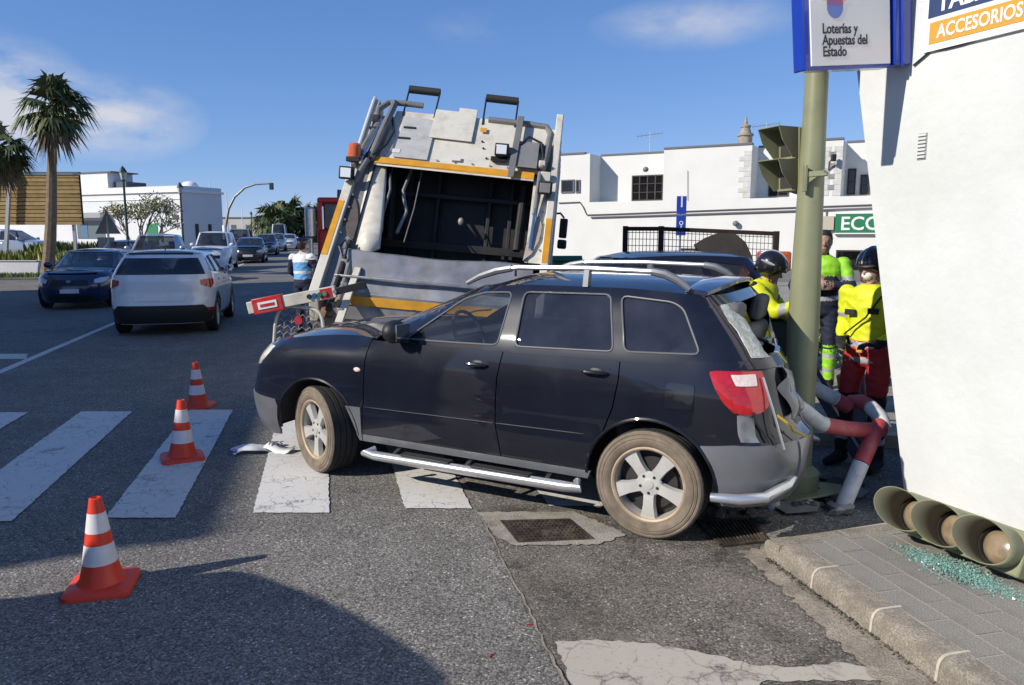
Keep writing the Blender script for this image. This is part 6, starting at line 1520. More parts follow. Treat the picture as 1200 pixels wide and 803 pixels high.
# ================================================================== two-storey white building across, cage trailer, totem, bins, hedge
FWALL = mat('far_plaster', (0.66, 0.66, 0.63), 0.9, var=0.04, scale=.8, dirt=(0.62, 0.60, 0.56), dirt_amt=0.3, dirt_scale=.7)
QUOIN = mat('quoin_stone', (0.52, 0.52, 0.50), 0.9, var=.15, scale=3)
DWOOD = mat('dark_wood', (0.035, 0.022, 0.016), .6); PANE = glass_mat('far_pane', (.05, .06, .08), dust=.02); COPE = mat('grey_coping', (.13, .13, .14), .8)
fb = empty('white_townhouse', (10, 40, 0), label='white two-storey house with recessed balconies and a green shop sign', cat='building'); FB0 = Vector((10, 40, 0))
F0 = Vector((2.4, 43.9)); F1 = Vector((18.0, 35.4)); fdir = (F1 - F0).normalized(); fnor = Vector((fdir.y, -fdir.x))
if fnor.dot(-F0) < 0: fnor = -fnor
FPl = Plane2(F0 - FB0.xy, fdir, fnor); FPw = Plane2(F0, fdir, fnor)
def L(u, v): return FPw.loc(u, v)
ztop = 6.35; zs0 = L(735, 236)[1]; zmid = 3.05
sA = -1.2; r1a, r1b = L(691, 220)[0], L(777, 220)[0]; r2a, r2b = L(880, 210)[0], L(962, 210)[0]; r3a, r3b = L(986, 210)[0], L(1032, 210)[0]; sE = 24
TH = .3
def fbx(name, s0, s1, z0_, z1_, o0, o1, m=FWALL): return pbox(FPl, name, s0, s1, z0_, z1_, o0, o1, m, fb)
fbx('lower_wall', sA, sE, -.2, zs0, -TH, 0)
for (a, b) in ((sA, r1a), (r1b, r2a), (r2b, r3a), (r3b, sE)): fbx('upper_wall', a, b, zs0 + .001, ztop, -TH, .0)
for (a, b) in ((r1a, r1b), (r2a, r2b), (r3a, r3b)):
    fbx('recess_back', a - .02, b + .02, zs0 - .2, ztop, -1.9, -1.6); fbx('recess_cheek', a - .25, a, zs0, ztop - .001, -1.6, -TH - .001); fbx('recess_cheek', b, b + .25, zs0, ztop - .001, -1.6, -TH - .001); fbx('recess_floor', a, b, zs0 - .25, zs0 - .05, -1.6, -TH - .001)
fbx('rear_block', sA, sE, -.2, ztop - .15, -9, -2.0)
fbx('end_wall', sA, sA + .3, -.2, ztop - .02, -8.9, -TH - .002); fbx('roof_slab', sA + .31, sE, ztop - .3, ztop - .12, -8.9, -1.91)
for (a, b) in ((sA - .03, r1a - .3), (r1b, r2a), (r2b, r3a), (r3b, sE)): fbx('coping', a, b, ztop + .001, ztop + .10, -TH - .03, .05, COPE)
for (a, b) in ((r1a, r1b), (r2a, r2b), (r3a, r3b)): fbx('coping', a, b, ztop + .002, ztop + .10, -1.93, -1.56, COPE)
# quoins at the corners
for (a, w_) in ((r2a, -1), (r2b, 1), (r3a, -1)):
    for k in range(9):
        z = zs0 + .05 + k * .26; ww = .62 if k % 2 else .38; s0, s1 = (a - ww, a - .003) if w_ < 0 else (a + .003, a + ww); fbx('quoin', s0, s1, z, z + .235, .001, .018, QUOIN)
# windows: dark wooden one in the first recess, doors in the others, small ones left and below
def fwin(u0, v0, u1, v1, o, shutter=True, cols=2, rows=2, m=DWOOD, depth=None):
    a, z1_ = L(u0, v0); b, z0_ = L(u1, v1)
    if o < -1:
        pr = Plane2(F0 + fnor * o, fdir, fnor); a, z1_ = pr.loc(u0, v0); b, z0_ = pr.loc(u1, v1)
    f = .07; w = fbx('window', a, b, z0_, z1_, o + .001, o + .02, PANE)
    for (x0, x1_, y0, y1) in ((a, a + f, z0_, z1_), (b - f, b, z0_, z1_), (a + f, b - f, z0_, z0_ + f), (a + f, b - f, z1_ - f, z1_)): pbox(FPl, 'frame', x0, x1_, y0, y1, o + .021, o + .07, m, fb)
    for i in range(1, cols): x = lerp(a, b, i / cols); pbox(FPl, 'mullion', x - f / 2, x + f / 2, z0_ + f, z1_ - f, o + .021, o + .06, m, fb)
    for j in range(1, rows): z = lerp(z0_, z1_, j / rows); pbox(FPl, 'glazing_bar', a + f, b - f, z - .02, z + .02, o + .0215, o + .05, m, fb)
fwin(741, 206, 777, 235, -1.6, cols=4, rows=3)
fwin(658, 211, 673, 226, 0, cols=1, rows=1, m=COPE); fwin(675, 211, 680, 226, 0, cols=1, rows=1, m=COPE)
fwin(902, 196, 924, 230, -1.6); fwin(994, 198, 1002, 228, -1.6, cols=1); fwin(1009, 205, 1019, 228, -1.6, cols=1)
fwin(797, 291, 822, 312, 0, cols=2, rows=1); fwin(866, 290, 874, 312, 0, cols=1, rows=1); fwin(980, 293, 1018, 330, 0, cols=1, rows=1)
# pipes and cables along the storey line
def fline(name, pts, r, m, o=.06): mb = MB(); mb.tube([FPl.pt(*L(u, v), o) for u, v in pts], r, 6); return mb.build(name, m, fb)
fline('drain_pipe', [(693, 255), (760, 253), (850, 250), (940, 247), (1025, 244)], .05, COPE); fline('cable', [(655, 238), (680, 237), (684, 243), (688, 252), (720, 251), (850, 246), (940, 243), (1025, 240)], .03, mat('brown_cable', (.10, .08, .07), .8))
fline('cable', [(806, 200), (806, 235)], .012, COPE); fline('cable', [(969, 245), (968, 262), (974, 272)], .03, COPE)
for u, v in ((863, 262), (758, 199)): mb = MB(); p = FPl.pt(*L(u, v), .18); mb.sphere(p, (.16, .16, .14)); mb.build('wall_lamp', mat('lamp_grey', (.16, .16, .17), .5), fb)
mb = MB(); a, z = L(978, 186); p = FPl.pt(a, z, .4); mb.tube([FPl.pt(*L(971, 200), .02), FPl.pt(*L(973, 190), .3), p], .04, 6); mb.build('floodlight_arm', COPE, fb); mb = MB(); mb.box(p, (.18, .2, .32)); mb.build('floodlight', BLACKP, fb)
# shop sign
a, z1_ = L(980, 251); b, z0_ = L(1046, 273); GRN = mat('sign_green', (.012, .17, .07), .4)
es = empty('green_shop_sign', FPw.pt(a, 0), label='green shop sign with white letters on the house front', cat='sign'); EO = Vector(es.location); EPl = Plane2(F0 - EO.xy, fdir, fnor)
pbox(EPl, 'cabinet', a, b, z0_, z1_, .01, .22, GRN, es); pbox(EPl, 'rim', a - .04, b + .04, z0_ - .05, z0_ - .001, .01, .24, SIGNW, es); pbox(EPl, 'rim', a - .04, b + .04, z1_ + .001, z1_ + .05, .01, .24, SIGNW, es); pbox(EPl, 'side_box', a - .55, a - .06, z0_ + .15, z1_ - .1, .01, .25, mat('beige_box', (.42, .38, .30), .7), es)
text_mesh('lettering', 'ECO', (z1_ - z0_) * .98, SIGNW, es, frame(EPl.pt(a + .22, z0_ + .15, .225), EPl.d, (0, 0, 1)), bold=.012, depth=.004)
# roof: Canary chimney, aerials
a, z = L(868, 172); c = FPl.pt(a, ztop, -1.0)
mb = MB(); mb.lathe([(.36, 0), (.36, .55), (.42, .56), (.42, .66), (.30, .68), (.22, .98), (.27, 1.0), (.27, 1.08), (.10, 1.15), (.05, 1.5), (.0, 1.52)], 12, Matrix.Translation(c)); mb.build('chimney', mat('chimney_ochre', (.32, .28, .22), .9, var=.2), fb)
def aerial(u, v, h, o=-2.5):
    a, z = L(u, v); c = FPw.pt(a, ztop - .2, o); e = empty('tv_aerial', c, label='thin television aerial on the roof %s' % ('left of the chimney' if u < 800 else 'beside the chimney'), cat='aerial')
    mb = MB(); mb.tube([(0, 0, 0), (0, 0, h)], .025, 6); mb.build('mast', STEEL, e)
    mb = MB(); mb.tube([(-.75, 0, h - .25), (.75, 0, h - .05)], .02, 6); mb.build('boom', STEEL, e)
    for k in range(7): x = -.7 + k * .23; mb = MB(); mb.tube([(x, -.3, h - .15 + x * .13), (x, .3, h - .15 + x * .13)], .014, 5); mb.tube([(x, 0, h - .3 + x * .13), (x, 0, h + x * .13)], .012, 5); mb.build('element', STEEL, e)
aerial(744, 178, 1.5); aerial(886, 172, 1.6)
# ------------------------------------------------ mesh-sided trailer with a dark board
CAGE = mat('cage_brown', (0.045, 0.028, 0.022), .7, .3, var=.3, scale=10); CD = 11.0
tr = empty('cage_trailer', Vector((2.8, CD + .6, 0)), label='trailer with brown wire-mesh sides parked behind the SUV', cat='trailer'); TO = Vector(tr.location)
def cq(u, v, D=CD): return at(u, v, D) - TO
z0_ = .62
tops = [(733, 268, CD + .3), (775, 268, CD), (910, 274, CD)]
posts = []
for (u, v, D) in tops:
    t = cq(u, v - 3, D); b = Vector((t.x, t.y, z0_)); posts.append((b, t)); mb = MB(); mb.bar(b, t, .07, .07); mb.build('post', CAGE, tr)
for i in range(2):
    for f in (.97, .55, .02) if i == 0 else (.97, .02):
        a = posts[i][0].lerp(posts[i][1], f); b = posts[i + 1][0].lerp(posts[i + 1][1], f); mb = MB(); mb.bar(a, b, .045, .06); mb.build('rail', CAGE, tr)
mb = MB()
for i in range(2):
    n = 10 if i == 0 else 30
    for k in range(1, n): a = posts[i][0].lerp(posts[i + 1][0], k / n); b = posts[i][1].lerp(posts[i + 1][1], k / n) - Vector((0, 0, .05)); mb.tube([a, b], .005, 4)
    for k in range(1, 14): mb.tube([posts[i][0].lerp(posts[i][1], k / 14), posts[i + 1][0].lerp(posts[i + 1][1], k / 14)], .005, 4)
o = mb.build('wire_mesh', T_TUBE, tr); o['kind'] = 'stuff'
mid = (posts[0][0] + posts[2][0]) / 2; mb = MB(); mb.box((mid.x, mid.y + .65, .54), (posts[2][0].x - posts[0][0].x, 1.5, .14)); mb.build('bed', CAGE, tr)
for sx_ in (-.5, .5): truck_wheel(sx_ * 1.6, .45, .30, .20, 1 if sx_ > 0 else -1, tr, 0.0)
db = empty('dark_board', at(848, 325, CD - .25).xy.to_3d(), label='dark brown torn board leaning on the mesh of the trailer', cat='board'); DO = Vector(db.location)
P = [(813, 287), (826, 279), (842, 273), (862, 274), (874, 284), (882, 302), (888, 340), (842, 340), (828, 312)]
vs = [at(u, v, CD - .14 - .0006 * (v - 273)) - DO for u, v in P]; n = len(vs)
fix_normals(mesh_obj('panel', [v for v in vs] + [v + Vector((0, .02, 0)) for v in vs], [tuple(range(n)), tuple(range(2 * n - 1, n - 1, -1))] + [(i, n + i, n + (i + 1) % n, (i + 1) % n) for i in range(n)], mat('dark_board', (.055, .045, .04), .8, var=.2, scale=6), db, flat=True))
mb = MB(); a = at(842, 340, CD - .18) - DO; mb.bar((a.x, a.y, 0.02), (a.x, a.y, a.z), .05, .04); b = at(886, 340, CD - .18) - DO; mb.bar((b.x, b.y, .02), (b.x, b.y, b.z), .05, .04); mb.bar((a.x, a.y, .3), (b.x, b.y, .3), .04, .05); mb.build('stand', CAGE, db)
# blue parking totem, green bins, hedge, grey container, orange box
p = at(798, 262, 24.0); tt = empty('blue_totem', (p.x, 24.0, .0), label='narrow blue parking sign on a post in front of the white house', cat='sign')
zt, zm, zb = at(798, 230, 24)[2], at(798, 252, 24)[2], at(798, 276, 24)[2]
for (a, b) in ((zm + .03, zt), (zb, zm - .03)): mb = MB(); mb.box((0, 0, (a + b) / 2), (.30, .06, b - a)); mb.build('blue_panel', SIGNBLUE, tt)
mb = MB(); mb.cyl((0, .06, 0), (0, .06, zt), .035, .035, 10); mb.build('post', STEEL, tt)
mb = MB(); mb.box((0, -.033, zm + .42), (.05, .004, .36)); mb.build('white_mark', SIGNW, tt)
mb = MB(); mb.lathe([(.04, 0), (.065, 0), (.065, .004), (.04, .004)], 14, Matrix.Translation((0, -.033, zm - .25)) @ Matrix.Rotation(R(90), 4, 'X')); mb.box((0, -.033, zm - .36), (.03, .004, .12)); mb.build('white_mark', SIGNW, tt)
def bin_(name, u, v, D, w, d_, h, m, label, zg=0.1):
    p = at(u, v, D); e = empty(name, (p.x, D, zg), R(10), label, 'bin'); mb = MB(); mb.box((0, 0, h * .45), (w * .9, d_ * .9, h * .8), taper=1.08); mb.build('body', m, e, bevel=.02)
    mb = MB(); mb.prism([(-d_ / 2, 0), (d_ / 2, 0), (d_ * .4, .10), (-d_ * .35, .13)], w * 1.04, frame((-w * .52, 0, h * .86), (0, 1, 0), (0, 0, 1))); mb.build('lid', m, e, bevel=.01)
    for sx_ in (-1, 1): mb = MB(); mb.cyl((sx_ * w * .35 - .03, d_ * .42, .08), (sx_ * w * .35 + .03, d_ * .42, .08), .08, .08, 12); mb.build('wheel', RUBBER, e)
GBIN = mat('bin_green', (.01, .13, .045), .5); bin_('green_bin', 662, 300, 19.5, .75, .7, 1.35, GBIN, 'green wheeled bin showing between the truck mirror and the SUV roof', 0.02)
bin_('grey_container', 906, 400, 6.9, .46, .45, 1.12, mat('bin_slate', (.035, .055, .06), .5), 'dark slate bin standing behind the pole')
ob = empty('orange_crate', at(906, 318, 9.2).xy.to_3d() + Vector((0, 0, .1)), label='orange box on a post beside the pole, behind the helmeted man', cat='box'); mb = MB(); mb.box((0, 0, 1.40), (.34, .3, .24)); mb.build('box', T_ORANGE, ob, bevel=.03); mb = MB(); mb.cyl((0, 0, 0), (0, 0, 1.28), .04, .04, 10); mb.build('post', T_GREY, ob)
LEAFA = mat('hedge_leaf', (0.10, 0.17, 0.035), .6, var=.35, scale=3); LEAFB = mat('hedge_leaf_yellow', (0.24, 0.26, 0.06), .6, var=.3, scale=3); LEAFD = mat('dark_leaf', (0.03, 0.06, 0.018), .6, var=.35, scale=3)
def leaf_mass(name, boxes, n, size, mats, seed, parent=None, loc=(0, 0, 0)):
    """thousands of small leaf faces spread through a volume"""
    rnd = random.Random(seed); mb = MB()
    tot = sum(b[1][0] * b[1][1] * b[1][2] for b in boxes)
    for (c, d_) in boxes:
        for k in range(int(n * d_[0] * d_[1] * d_[2] / tot)):
            while True:
                q = Vector((rnd.uniform(-1, 1), rnd.uniform(-1, 1), rnd.uniform(-1, 1)))
                if q.length < 1 and rnd.random() < .25 + .75 * q.length: break
            p = Vector(c) + Vector((q.x * d_[0], q.y * d_[1], q.z * d_[2])); s_ = size * rnd.uniform(.6, 1.4); Mr = Euler((rnd.uniform(-1, 1), rnd.uniform(-1, 1), rnd.random() * 6.28)).to_matrix()
            mb.cur = rnd.randrange(len(mats)); mb.add([p + Mr @ Vector(v) * s_ for v in ((-1, 0, 0), (0, -.45, .1), (1, 0, 0), (0, .45, .1))], [(0, 1, 2, 3)])
    return mb.build(name, mats, parent, loc=loc, flat=True)
hd = leaf_mass('hedge', [((k * .55 - 1.1, rnd.uniform(-.1, .1), .42), (.45, .38, .42)) for k in range(6)], 5200, .035, [LEAFA, LEAFB, LEAFD], 4, loc=(4.35, 9.6, .1)); tag(hd, 'low green hedge between the men in yellow', 'hedge')
# rescue board and case on the ground behind the barrier
rb = empty('rescue_stretcher', at(985, 500, 6.05).xy.to_3d(), label='folded silver stretcher leaning behind the bent barrier', cat='stretcher'); RO = Vector(rb.location)
P = [at(983, 440, 6.15), at(1002, 432, 6.15), at(1012, 440, 6.1), at(1020, 515, 5.95), at(1000, 522, 5.95)]
mb = MB(); mb.tube([p - RO for p in [Vector(q) for q in P]], .018, 8, closed=True); mb.build('frame', STEEL, rb)
vs = [p - RO + Vector((0, .01, 0)) for p in P]; o = mesh_obj('canvas', vs, [tuple(range(5))], mat('canvas_grey', (.16, .18, .20), .8), rb, flat=True); sm = o.modifiers.new('t', 'SOLIDIFY'); sm.thickness = .008
mb = MB(); mb.tube([at(983, 440, 6.13) - RO, at(989, 482, 6.05) - RO], .02, 8); mb.build('yellow_grip', T_YEL, rb)
for (a, b) in (((946, 436), (1012, 530)), ((960, 440), (1020, 520))):
    pass
lg = empty('dark_plank', at(975, 520, 5.75).xy.to_3d(), label='dark blue plank leaning against the barrier behind the pole', cat='plank'); LO = Vector(lg.location)
mb = MB(); mb.bar(at(948, 432, 5.9) - LO, G(1012, 545) - LO + Vector((0, 0, .02)), .05, .12); mb.build('board', mat('dark_blue_board', (.05, .07, .11), .6), lg); mb = MB(); mb.bar(at(948, 431, 5.86) - LO + Vector((0, 0, .02)), G(1012, 545) - LO + Vector((0, -.02, .06)), .02, .02); mb.build('edge', STEEL, lg)
# ================================================================== people: one continuous remeshed body each
SKIN = mat('skin', (0.42, 0.24, 0.17), .55, var=.08, scale=30); SKIND = mat('skin_tan', (0.33, 0.19, 0.13), .55, var=.08, scale=30)
HIVIS = mat('hivis_yellow', (0.62, 0.66, 0.015), .6, bump=.3, bscale=22, var=.12, scale=9); LIME = mat('hivis_lime', (0.28, 0.62, 0.03), .6, bump=.3, bscale=22, var=.12, scale=9)
FRED = mat('uniform_red', (0.46, 0.028, 0.03), .7, bump=.35, bscale=22, var=.15, scale=8); FNAVY = mat('uniform_navy', (0.012, 0.016, 0.038), .8, bump=.35, bscale=22, var=.2, scale=8); FBLACK = mat('uniform_black', (0.012, 0.012, 0.014), .75, bump=.3, bscale=22)
REFL = mat('reflective_grey', (0.45, 0.46, 0.47), .35, .3, var=.1, scale=12); BOOT = mat('boot_black', (0.012, 0.011, 0.011), .5); HELM = mat('helmet_black', (0.010, 0.010, 0.012), .22, coat=.8); HAIRB = mat('hair_dark', (0.012, 0.009, 0.008), .6); HAIRO = mat('hair_auburn', (.16, .05, .02), .6)
PBLUE = mat('police_light_blue', (.12, .34, .62), .6, bump=.3, bscale=22); PWHITE = mat('vest_white', (.70, .72, .74), .6, bump=.3, bscale=22)
def ring_loft(mb, rings, n=16):
    """closed tube through elliptical rings: (centre, rx, ry, normal axis matrix)"""
    vs = []; fs = []; N = len(rings)
    for (c, rx, ry, M) in rings:
        for k in range(n):
            t = 2 * math.pi * k / n; vs.append(Vector(c) + M @ Vector((rx * math.cos(t), ry * math.sin(t), 0)))
    for i in range(N - 1):
        for k in range(n): fs.append((i * n + k, i * n + (k + 1) % n, (i + 1) * n + (k + 1) % n, (i + 1) * n + k))
    fs += [tuple(reversed(range(n))), tuple(range((N - 1) * n, N * n))]; mb.add(vs, fs)
def limb(mb, P, r, n=14):
    P = [Vector(p) for p in P]; d0 = (P[1] - P[0]).normalized(); d1 = (P[-1] - P[-2]).normalized()
    Q = []; rr = []
    for i in range(len(P) - 1):
        K = 5
        for k in range(K): Q.append(P[i].lerp(P[i + 1], k / K)); rr.append(lerp(r[i], r[i + 1], k / K))
    Q.append(P[-1]); rr.append(r[-1])
    Q = [P[0] - d0 * r[0] * .8, P[0] - d0 * r[0] * .5] + Q + [P[-1] + d1 * r[-1] * .5, P[-1] + d1 * r[-1] * .8]; rr = [r[0] * .35, r[0] * .8] + rr + [r[-1] * .8, r[-1] * .35]
    mb.tube(Q, rr, n)
def hand(mb, w, d, side, palm_n):
    """palm and five curled fingers; w wrist, d direction, palm_n palm normal"""
    w, d, n = Vector(w), Vector(d).normalized(), Vector(palm_n).normalized(); s = d.cross(n).normalized() * side
    c = w + d * .05; M = Matrix((s, n, d)).transposed()
    ring_loft(mb, [(w, .026, .022, M), (w + d * .03, .036, .018, M), (w + d * .085, .040, .016, M), (w + d * .098, .034, .012, M)], 12)
    for k, (o, L_) in enumerate(((.030, .060), (.011, .072), (-.010, .068), (-.030, .052))):
        b = w + d * .088 + s * o; m1 = b + d * L_ * .5 + n * .010; m2 = m1 + d * L_ * .25 + n * .022; limb(mb, [b, m1, m2 + n * .012], [.0115, .0105, .009], 8)
    b = w + d * .03 + s * .034; m1 = b + s * .028 + d * .022 + n * .012; limb(mb, [b, m1, m1 + d * .028 + n * .014], [.013, .012, .010], 8)
def person(name, loc, rz, label, J, zone, mats, skin=SKIN, lean=0.0, bulk=1.0, hair=None, group=None, voxel=.010, gl=None, face=True, head_rot=(0, 0, 0)):
    """J: joint positions in metres, facing -Y; zone(tag, p) -> material index"""
    e = empty(name, loc, rz, label, 'person', group)
    parts = {}
    def mbt(t): return parts.setdefault(t, MB())
    pel, che, nk, hd = Vector(J['pelvis']), Vector(J['chest']), Vector(J['neck']), Vector(J['head'])
    upv = (che - pel).normalized(); xr_ = Vector((1, 0, 0)); yv = upv.cross(xr_).normalized(); xr_ = yv.cross(upv).normalized(); M = Matrix((xr_, yv, upv)).transposed(); b = bulk
    ring_loft(mbt('torso'), [(pel - upv * .11, .10 * b, .09 * b, M), (pel - upv * .06, .165 * b, .125 * b, M), (pel + upv * .02, .178 * b, .135 * b, M), (pel.lerp(che, .35), .165 * b, .125 * b, M), (pel.lerp(che, .65), .178 * b, .130 * b, M), (che, .195 * b, .135 * b, M), (che + upv * .08, .185 * b, .12 * b, M), (che + upv * .125, .14 * b, .10 * b, M), (che + upv * .16, .075, .07, M)], 20)
    limb(mbt('neck'), [nk - Vector((0, 0, .05)), nk + (hd - nk) * .55], [.060, .054])
    Rh = Euler(head_rot).to_matrix()
    H = lambda v: hd + Rh @ Vector(v)
    hb = mbt('head')
    Mh = Rh
    ring_loft(hb, [(H((0, -.03, -.115)), .030, .028, Mh), (H((0, -.022, -.10)), .050, .052, Mh), (H((0, -.012, -.06)), .064, .074, Mh), (H((0, -.004, -.01)), .072, .088, Mh), (H((0, 0, .04)), .075, .094, Mh), (H((0, .004, .085)), .066, .084, Mh), (H((0, .006, .112)), .042, .056, Mh), (H((0, .006, .122)), .015, .02, Mh)], 18)
    limb(hb, [H((0, -.088, .010)), H((0, -.106, -.028))], [.010, .014], 8); limb(hb, [H((-.018, -.084, -.066)), H((.018, -.084, -.066))], [.010, .010], 8); limb(hb, [H((-.034, -.083, .026)), H((.034, -.083, .026))], [.010, .010], 8)
    for sg in (-1, 1): limb(hb, [H((sg * .073, .008, .014)), H((sg * .074, .012, -.022))], [.014, .010], 8)
    for sd, sg in (('r', -1), ('l', 1)):
        S, E_, W_ = Vector(J['sh_' + sd]), Vector(J['el_' + sd]), Vector(J['wr_' + sd])
        limb(mbt('uparm_' + sd), [S, S.lerp(E_, .5), E_], [.072 * b, .064 * b, .054 * b]); limb(mbt('forearm_' + sd), [E_, E_.lerp(W_, .35), W_], [.054 * b, .054 * b, .040 * b])
        d = (W_ - E_).normalized(); hand(mbt('hand_' + sd), W_ + d * .01, J.get('hd_' + sd, d), -sg, J.get('pn_' + sd, (-sg, -.2, 0)))
        hp, kn, an = Vector(J['hip_' + sd]), Vector(J['kn_' + sd]), Vector(J['an_' + sd])
        limb(mbt('thigh_' + sd), [hp, hp.lerp(kn, .4), kn], [.098 * b, .095 * b, .068 * b]); limb(mbt('shin_' + sd), [kn, kn.lerp(an, .35), an], [.068 * b, .070 * b, .054 * b])
        t = Vector(J.get('toe_' + sd, (an.x + sg * .03, an.y - .17, .03)))
        limb(mbt('boot_' + sd), [an + Vector((0, .035, -.045)), an + Vector((0, -.03, -.04)), t], [.048, .052, .034])
    allmb = MB(); tags = []; tagid = {}
    for i, (t, q) in enumerate(parts.items()): allmb.add(q.v, q.f); tags += [t] * len(q.v)
    me = bpy.data.meshes.new('tmp'); me.from_pydata(allmb.v, [], allmb.f); me.update()
    o = bpy.data.objects.new('tmp', me); COL.objects.link(o)
    rm = o.modifiers.new('r', 'REMESH'); rm.mode = 'VOXEL'; rm.voxel_size = voxel
    sm = o.modifiers.new('s', 'SMOOTH'); sm.iterations = 2; sm.factor = .45
    bpy.context.view_layer.update(); dg_ = bpy.context.evaluated_depsgraph_get()
    nm = bpy.data.meshes.new_from_object(o.evaluated_get(dg_)); COL.objects.unlink(o); bpy.data.objects.remove(o)
    kd = KDTree(len(allmb.v))
    for i, v in enumerate(allmb.v): kd.insert(v, i)
    kd.balance()
    nm.materials.clear()
    for q in mats: nm.materials.append(q)
    idx = []
    for p in nm.polygons:
        c = p.center; _, i, _ = kd.find(c); idx.append(zone(tags[i], c))
    nm.polygons.foreach_set('material_index', idx); nm.polygons.foreach_set('use_smooth', [True] * len(nm.polygons)); nm.name = 'body'
    NV = len(nm.vertices); nor = np.zeros(NV * 3, np.float32); nm.vertex_normals.foreach_get('vector', nor); nor = nor.reshape(-1, 3); co = np.zeros(NV * 3, np.float32); nm.vertices.foreach_get('co', co); co = co.reshape(-1, 3); new = co.copy()
    for vi in range(NV):
        q = Vector(co[vi]); _, i, _ = kd.find(q); t = tags[i]
        if t in ('head', 'neck') or t.startswith(('hand', 'boot')): continue
        f = abs(noise.noise(Vector((q.x * 7, q.y * 7, q.z * 13 + q.x * 5)))); g_ = noise.noise(Vector((q.x * 16, q.y * 16, q.z * 24)))
        new[vi] = co[vi] + nor[vi] * ((.5 - f * 2.2) * .007 + g_ * .003)
    nm.vertices.foreach_set('co', new.ravel()); nm.update()
    bo = bpy.data.objects.new('body', nm); COL.objects.link(bo); bo.parent = e
    if face:
        for sg in (-1, 1):
            mb = MB(); mb.sphere(H((sg * .030, -.083, .008)), (.011, .008, .008), 8, 6); mb.build('eye', mat('eye_dark', (.02, .015, .012), .2), e)
    if hair:
        mb = MB(); rings = [(H((0, .028, -.07)), .062, .062, Mh), (H((0, .024, -.02)), .078, .078, Mh), (H((0, .014, .035)), .084, .092, Mh), (H((0, .008, .085)), .076, .092, Mh), (H((0, .008, .122)), .050, .064, Mh), (H((0, .008, .135)), .018, .022, Mh)]; ring_loft(mb, rings, 18); mb.build('hair', hair, e)
    return e, H, Rh
def helmet(e, H, Rh, m=HELM, visor=True):
    mb = MB(); n = 26; vs = []
    rings = [(-.055, .098, .112, .020), (-.01, .108, .126, .012), (.04, .113, .132, .008), (.085, .104, .122, .008), (.125, .078, .094, .010), (.150, .040, .050, .012), (.158, .010, .012, .012)]
    for z, rx, ry, cy in rings:
        for k in range(n):
            t = 2 * math.pi * k / n; f = max(0, -math.sin(t)); zz = z + (f ** 3 * .075 if z < -.04 else (f ** 3 * .03 if z < 0 else 0)); vs.append(H((rx * math.cos(t), cy + ry * math.sin(t), zz)))
    fs = [(i * n + k, i * n + (k + 1) % n, (i + 1) * n + (k + 1) % n, (i + 1) * n + k) for i in range(len(rings) - 1) for k in range(n)] + [tuple(range((len(rings) - 1) * n, len(rings) * n))]
    o = mesh_obj('helmet', vs, fs, m, e); s_ = o.modifiers.new('t', 'SOLIDIFY'); s_.thickness = .008; s_.offset = -1
    mb = MB(); pts = [H((.111 * math.cos(t), .010 + .131 * math.sin(t), .028)) for t in lin(R(-155), R(-25), 14)]; mb.tube(pts, .012, 6); mb.build('helmet_brim', BLACKP, o)
    mb = MB(); mb.tube([H((0, .010 - .136 * math.cos(t), .03 + .13 * math.sin(t))) for t in lin(R(10), R(150), 12)], .007, 6); mb.build('helmet_ridge', REFL, o)
    for sg in (-1, 1): mb = MB(); pts = [H((sg * .112, -.03 + .04 * k, .055)) for k in range(4)]; mb.tube(pts, [.006, .012, .012, .006], 6); mb.build('helmet_mark', REFL, o)
    mb = MB(); mb.tube([H((sg * x, y, z)) for sg, x, y, z in ((-1, .096, -.01, -.03), (-1, .07, -.05, -.10), (-1, .0, -.07, -.128), (1, .07, -.05, -.10), (1, .096, -.01, -.03))], .006, 6); mb.build('chin_strap', BLACKP, o)
    return o
def pose(**kw):
    J = dict(pelvis=(0, 0, .95), chest=(0, -.01, 1.34), neck=(0, .0, 1.50), head=(0, -.015, 1.635), sh_r=(-.20, .01, 1.43), sh_l=(.20, .01, 1.43), el_r=(-.27, .05, 1.14), el_l=(.27, .05, 1.14), wr_r=(-.24, -.06, .91), wr_l=(.24, -.06, .91),
             hip_r=(-.095, 0, .92), hip_l=(.095, 0, .92), kn_r=(-.11, -.02, .50), kn_l=(.11, -.02, .50), an_r=(-.12, .02, .10), an_l=(.12, .02, .10)); J.update(kw); return J
# --- rescuer in yellow vest and red trousers, nearest to the white wall
J = pose(el_r=(-.235, .05, 1.16), wr_r=(-.13, -.20, 1.04), el_l=(.25, .05, 1.16), wr_l=(.17, -.20, 1.05), hd_r=(.5, -.75, .1), hd_l=(-.4, -.8, .1), pn_r=(0, -.2, -1), pn_l=(0, -.2, -1), kn_r=(-.13, -.03, .50), an_r=(-.17, .0, .10))
def z1(t, p):
    if t in ('head', 'neck'): return 0
    if t.startswith('hand'): return 4
    if t.startswith('boot'): return 4
    if t.startswith('forearm'): return 4 if p.z < 1.09 else 1
    if t.startswith('uparm') : return 3 if 1.22 < p.z < 1.26 else 1
    if t == 'torso':
        if p.z > 1.06: return 1
        if 1.00 < p.z < 1.05 or .88 < p.z < .925: return 3
        return 2
    if t.startswith('thigh'): return 2 if p.z > .62 else 4
    return 3 if .22 < p.z < .27 else 4
e, H, Rh = person('person', (2.74, 5.72, 0), R(-52), 'rescuer with black helmet, face mask, yellow vest and red trousers by the white wall', J, z1, [SKIN, HIVIS, FRED, REFL, FBLACK], bulk=.95, head_rot=(R(12), 0, R(-8)))
e.scale = (.96,) * 3
helmet(e, H, Rh)
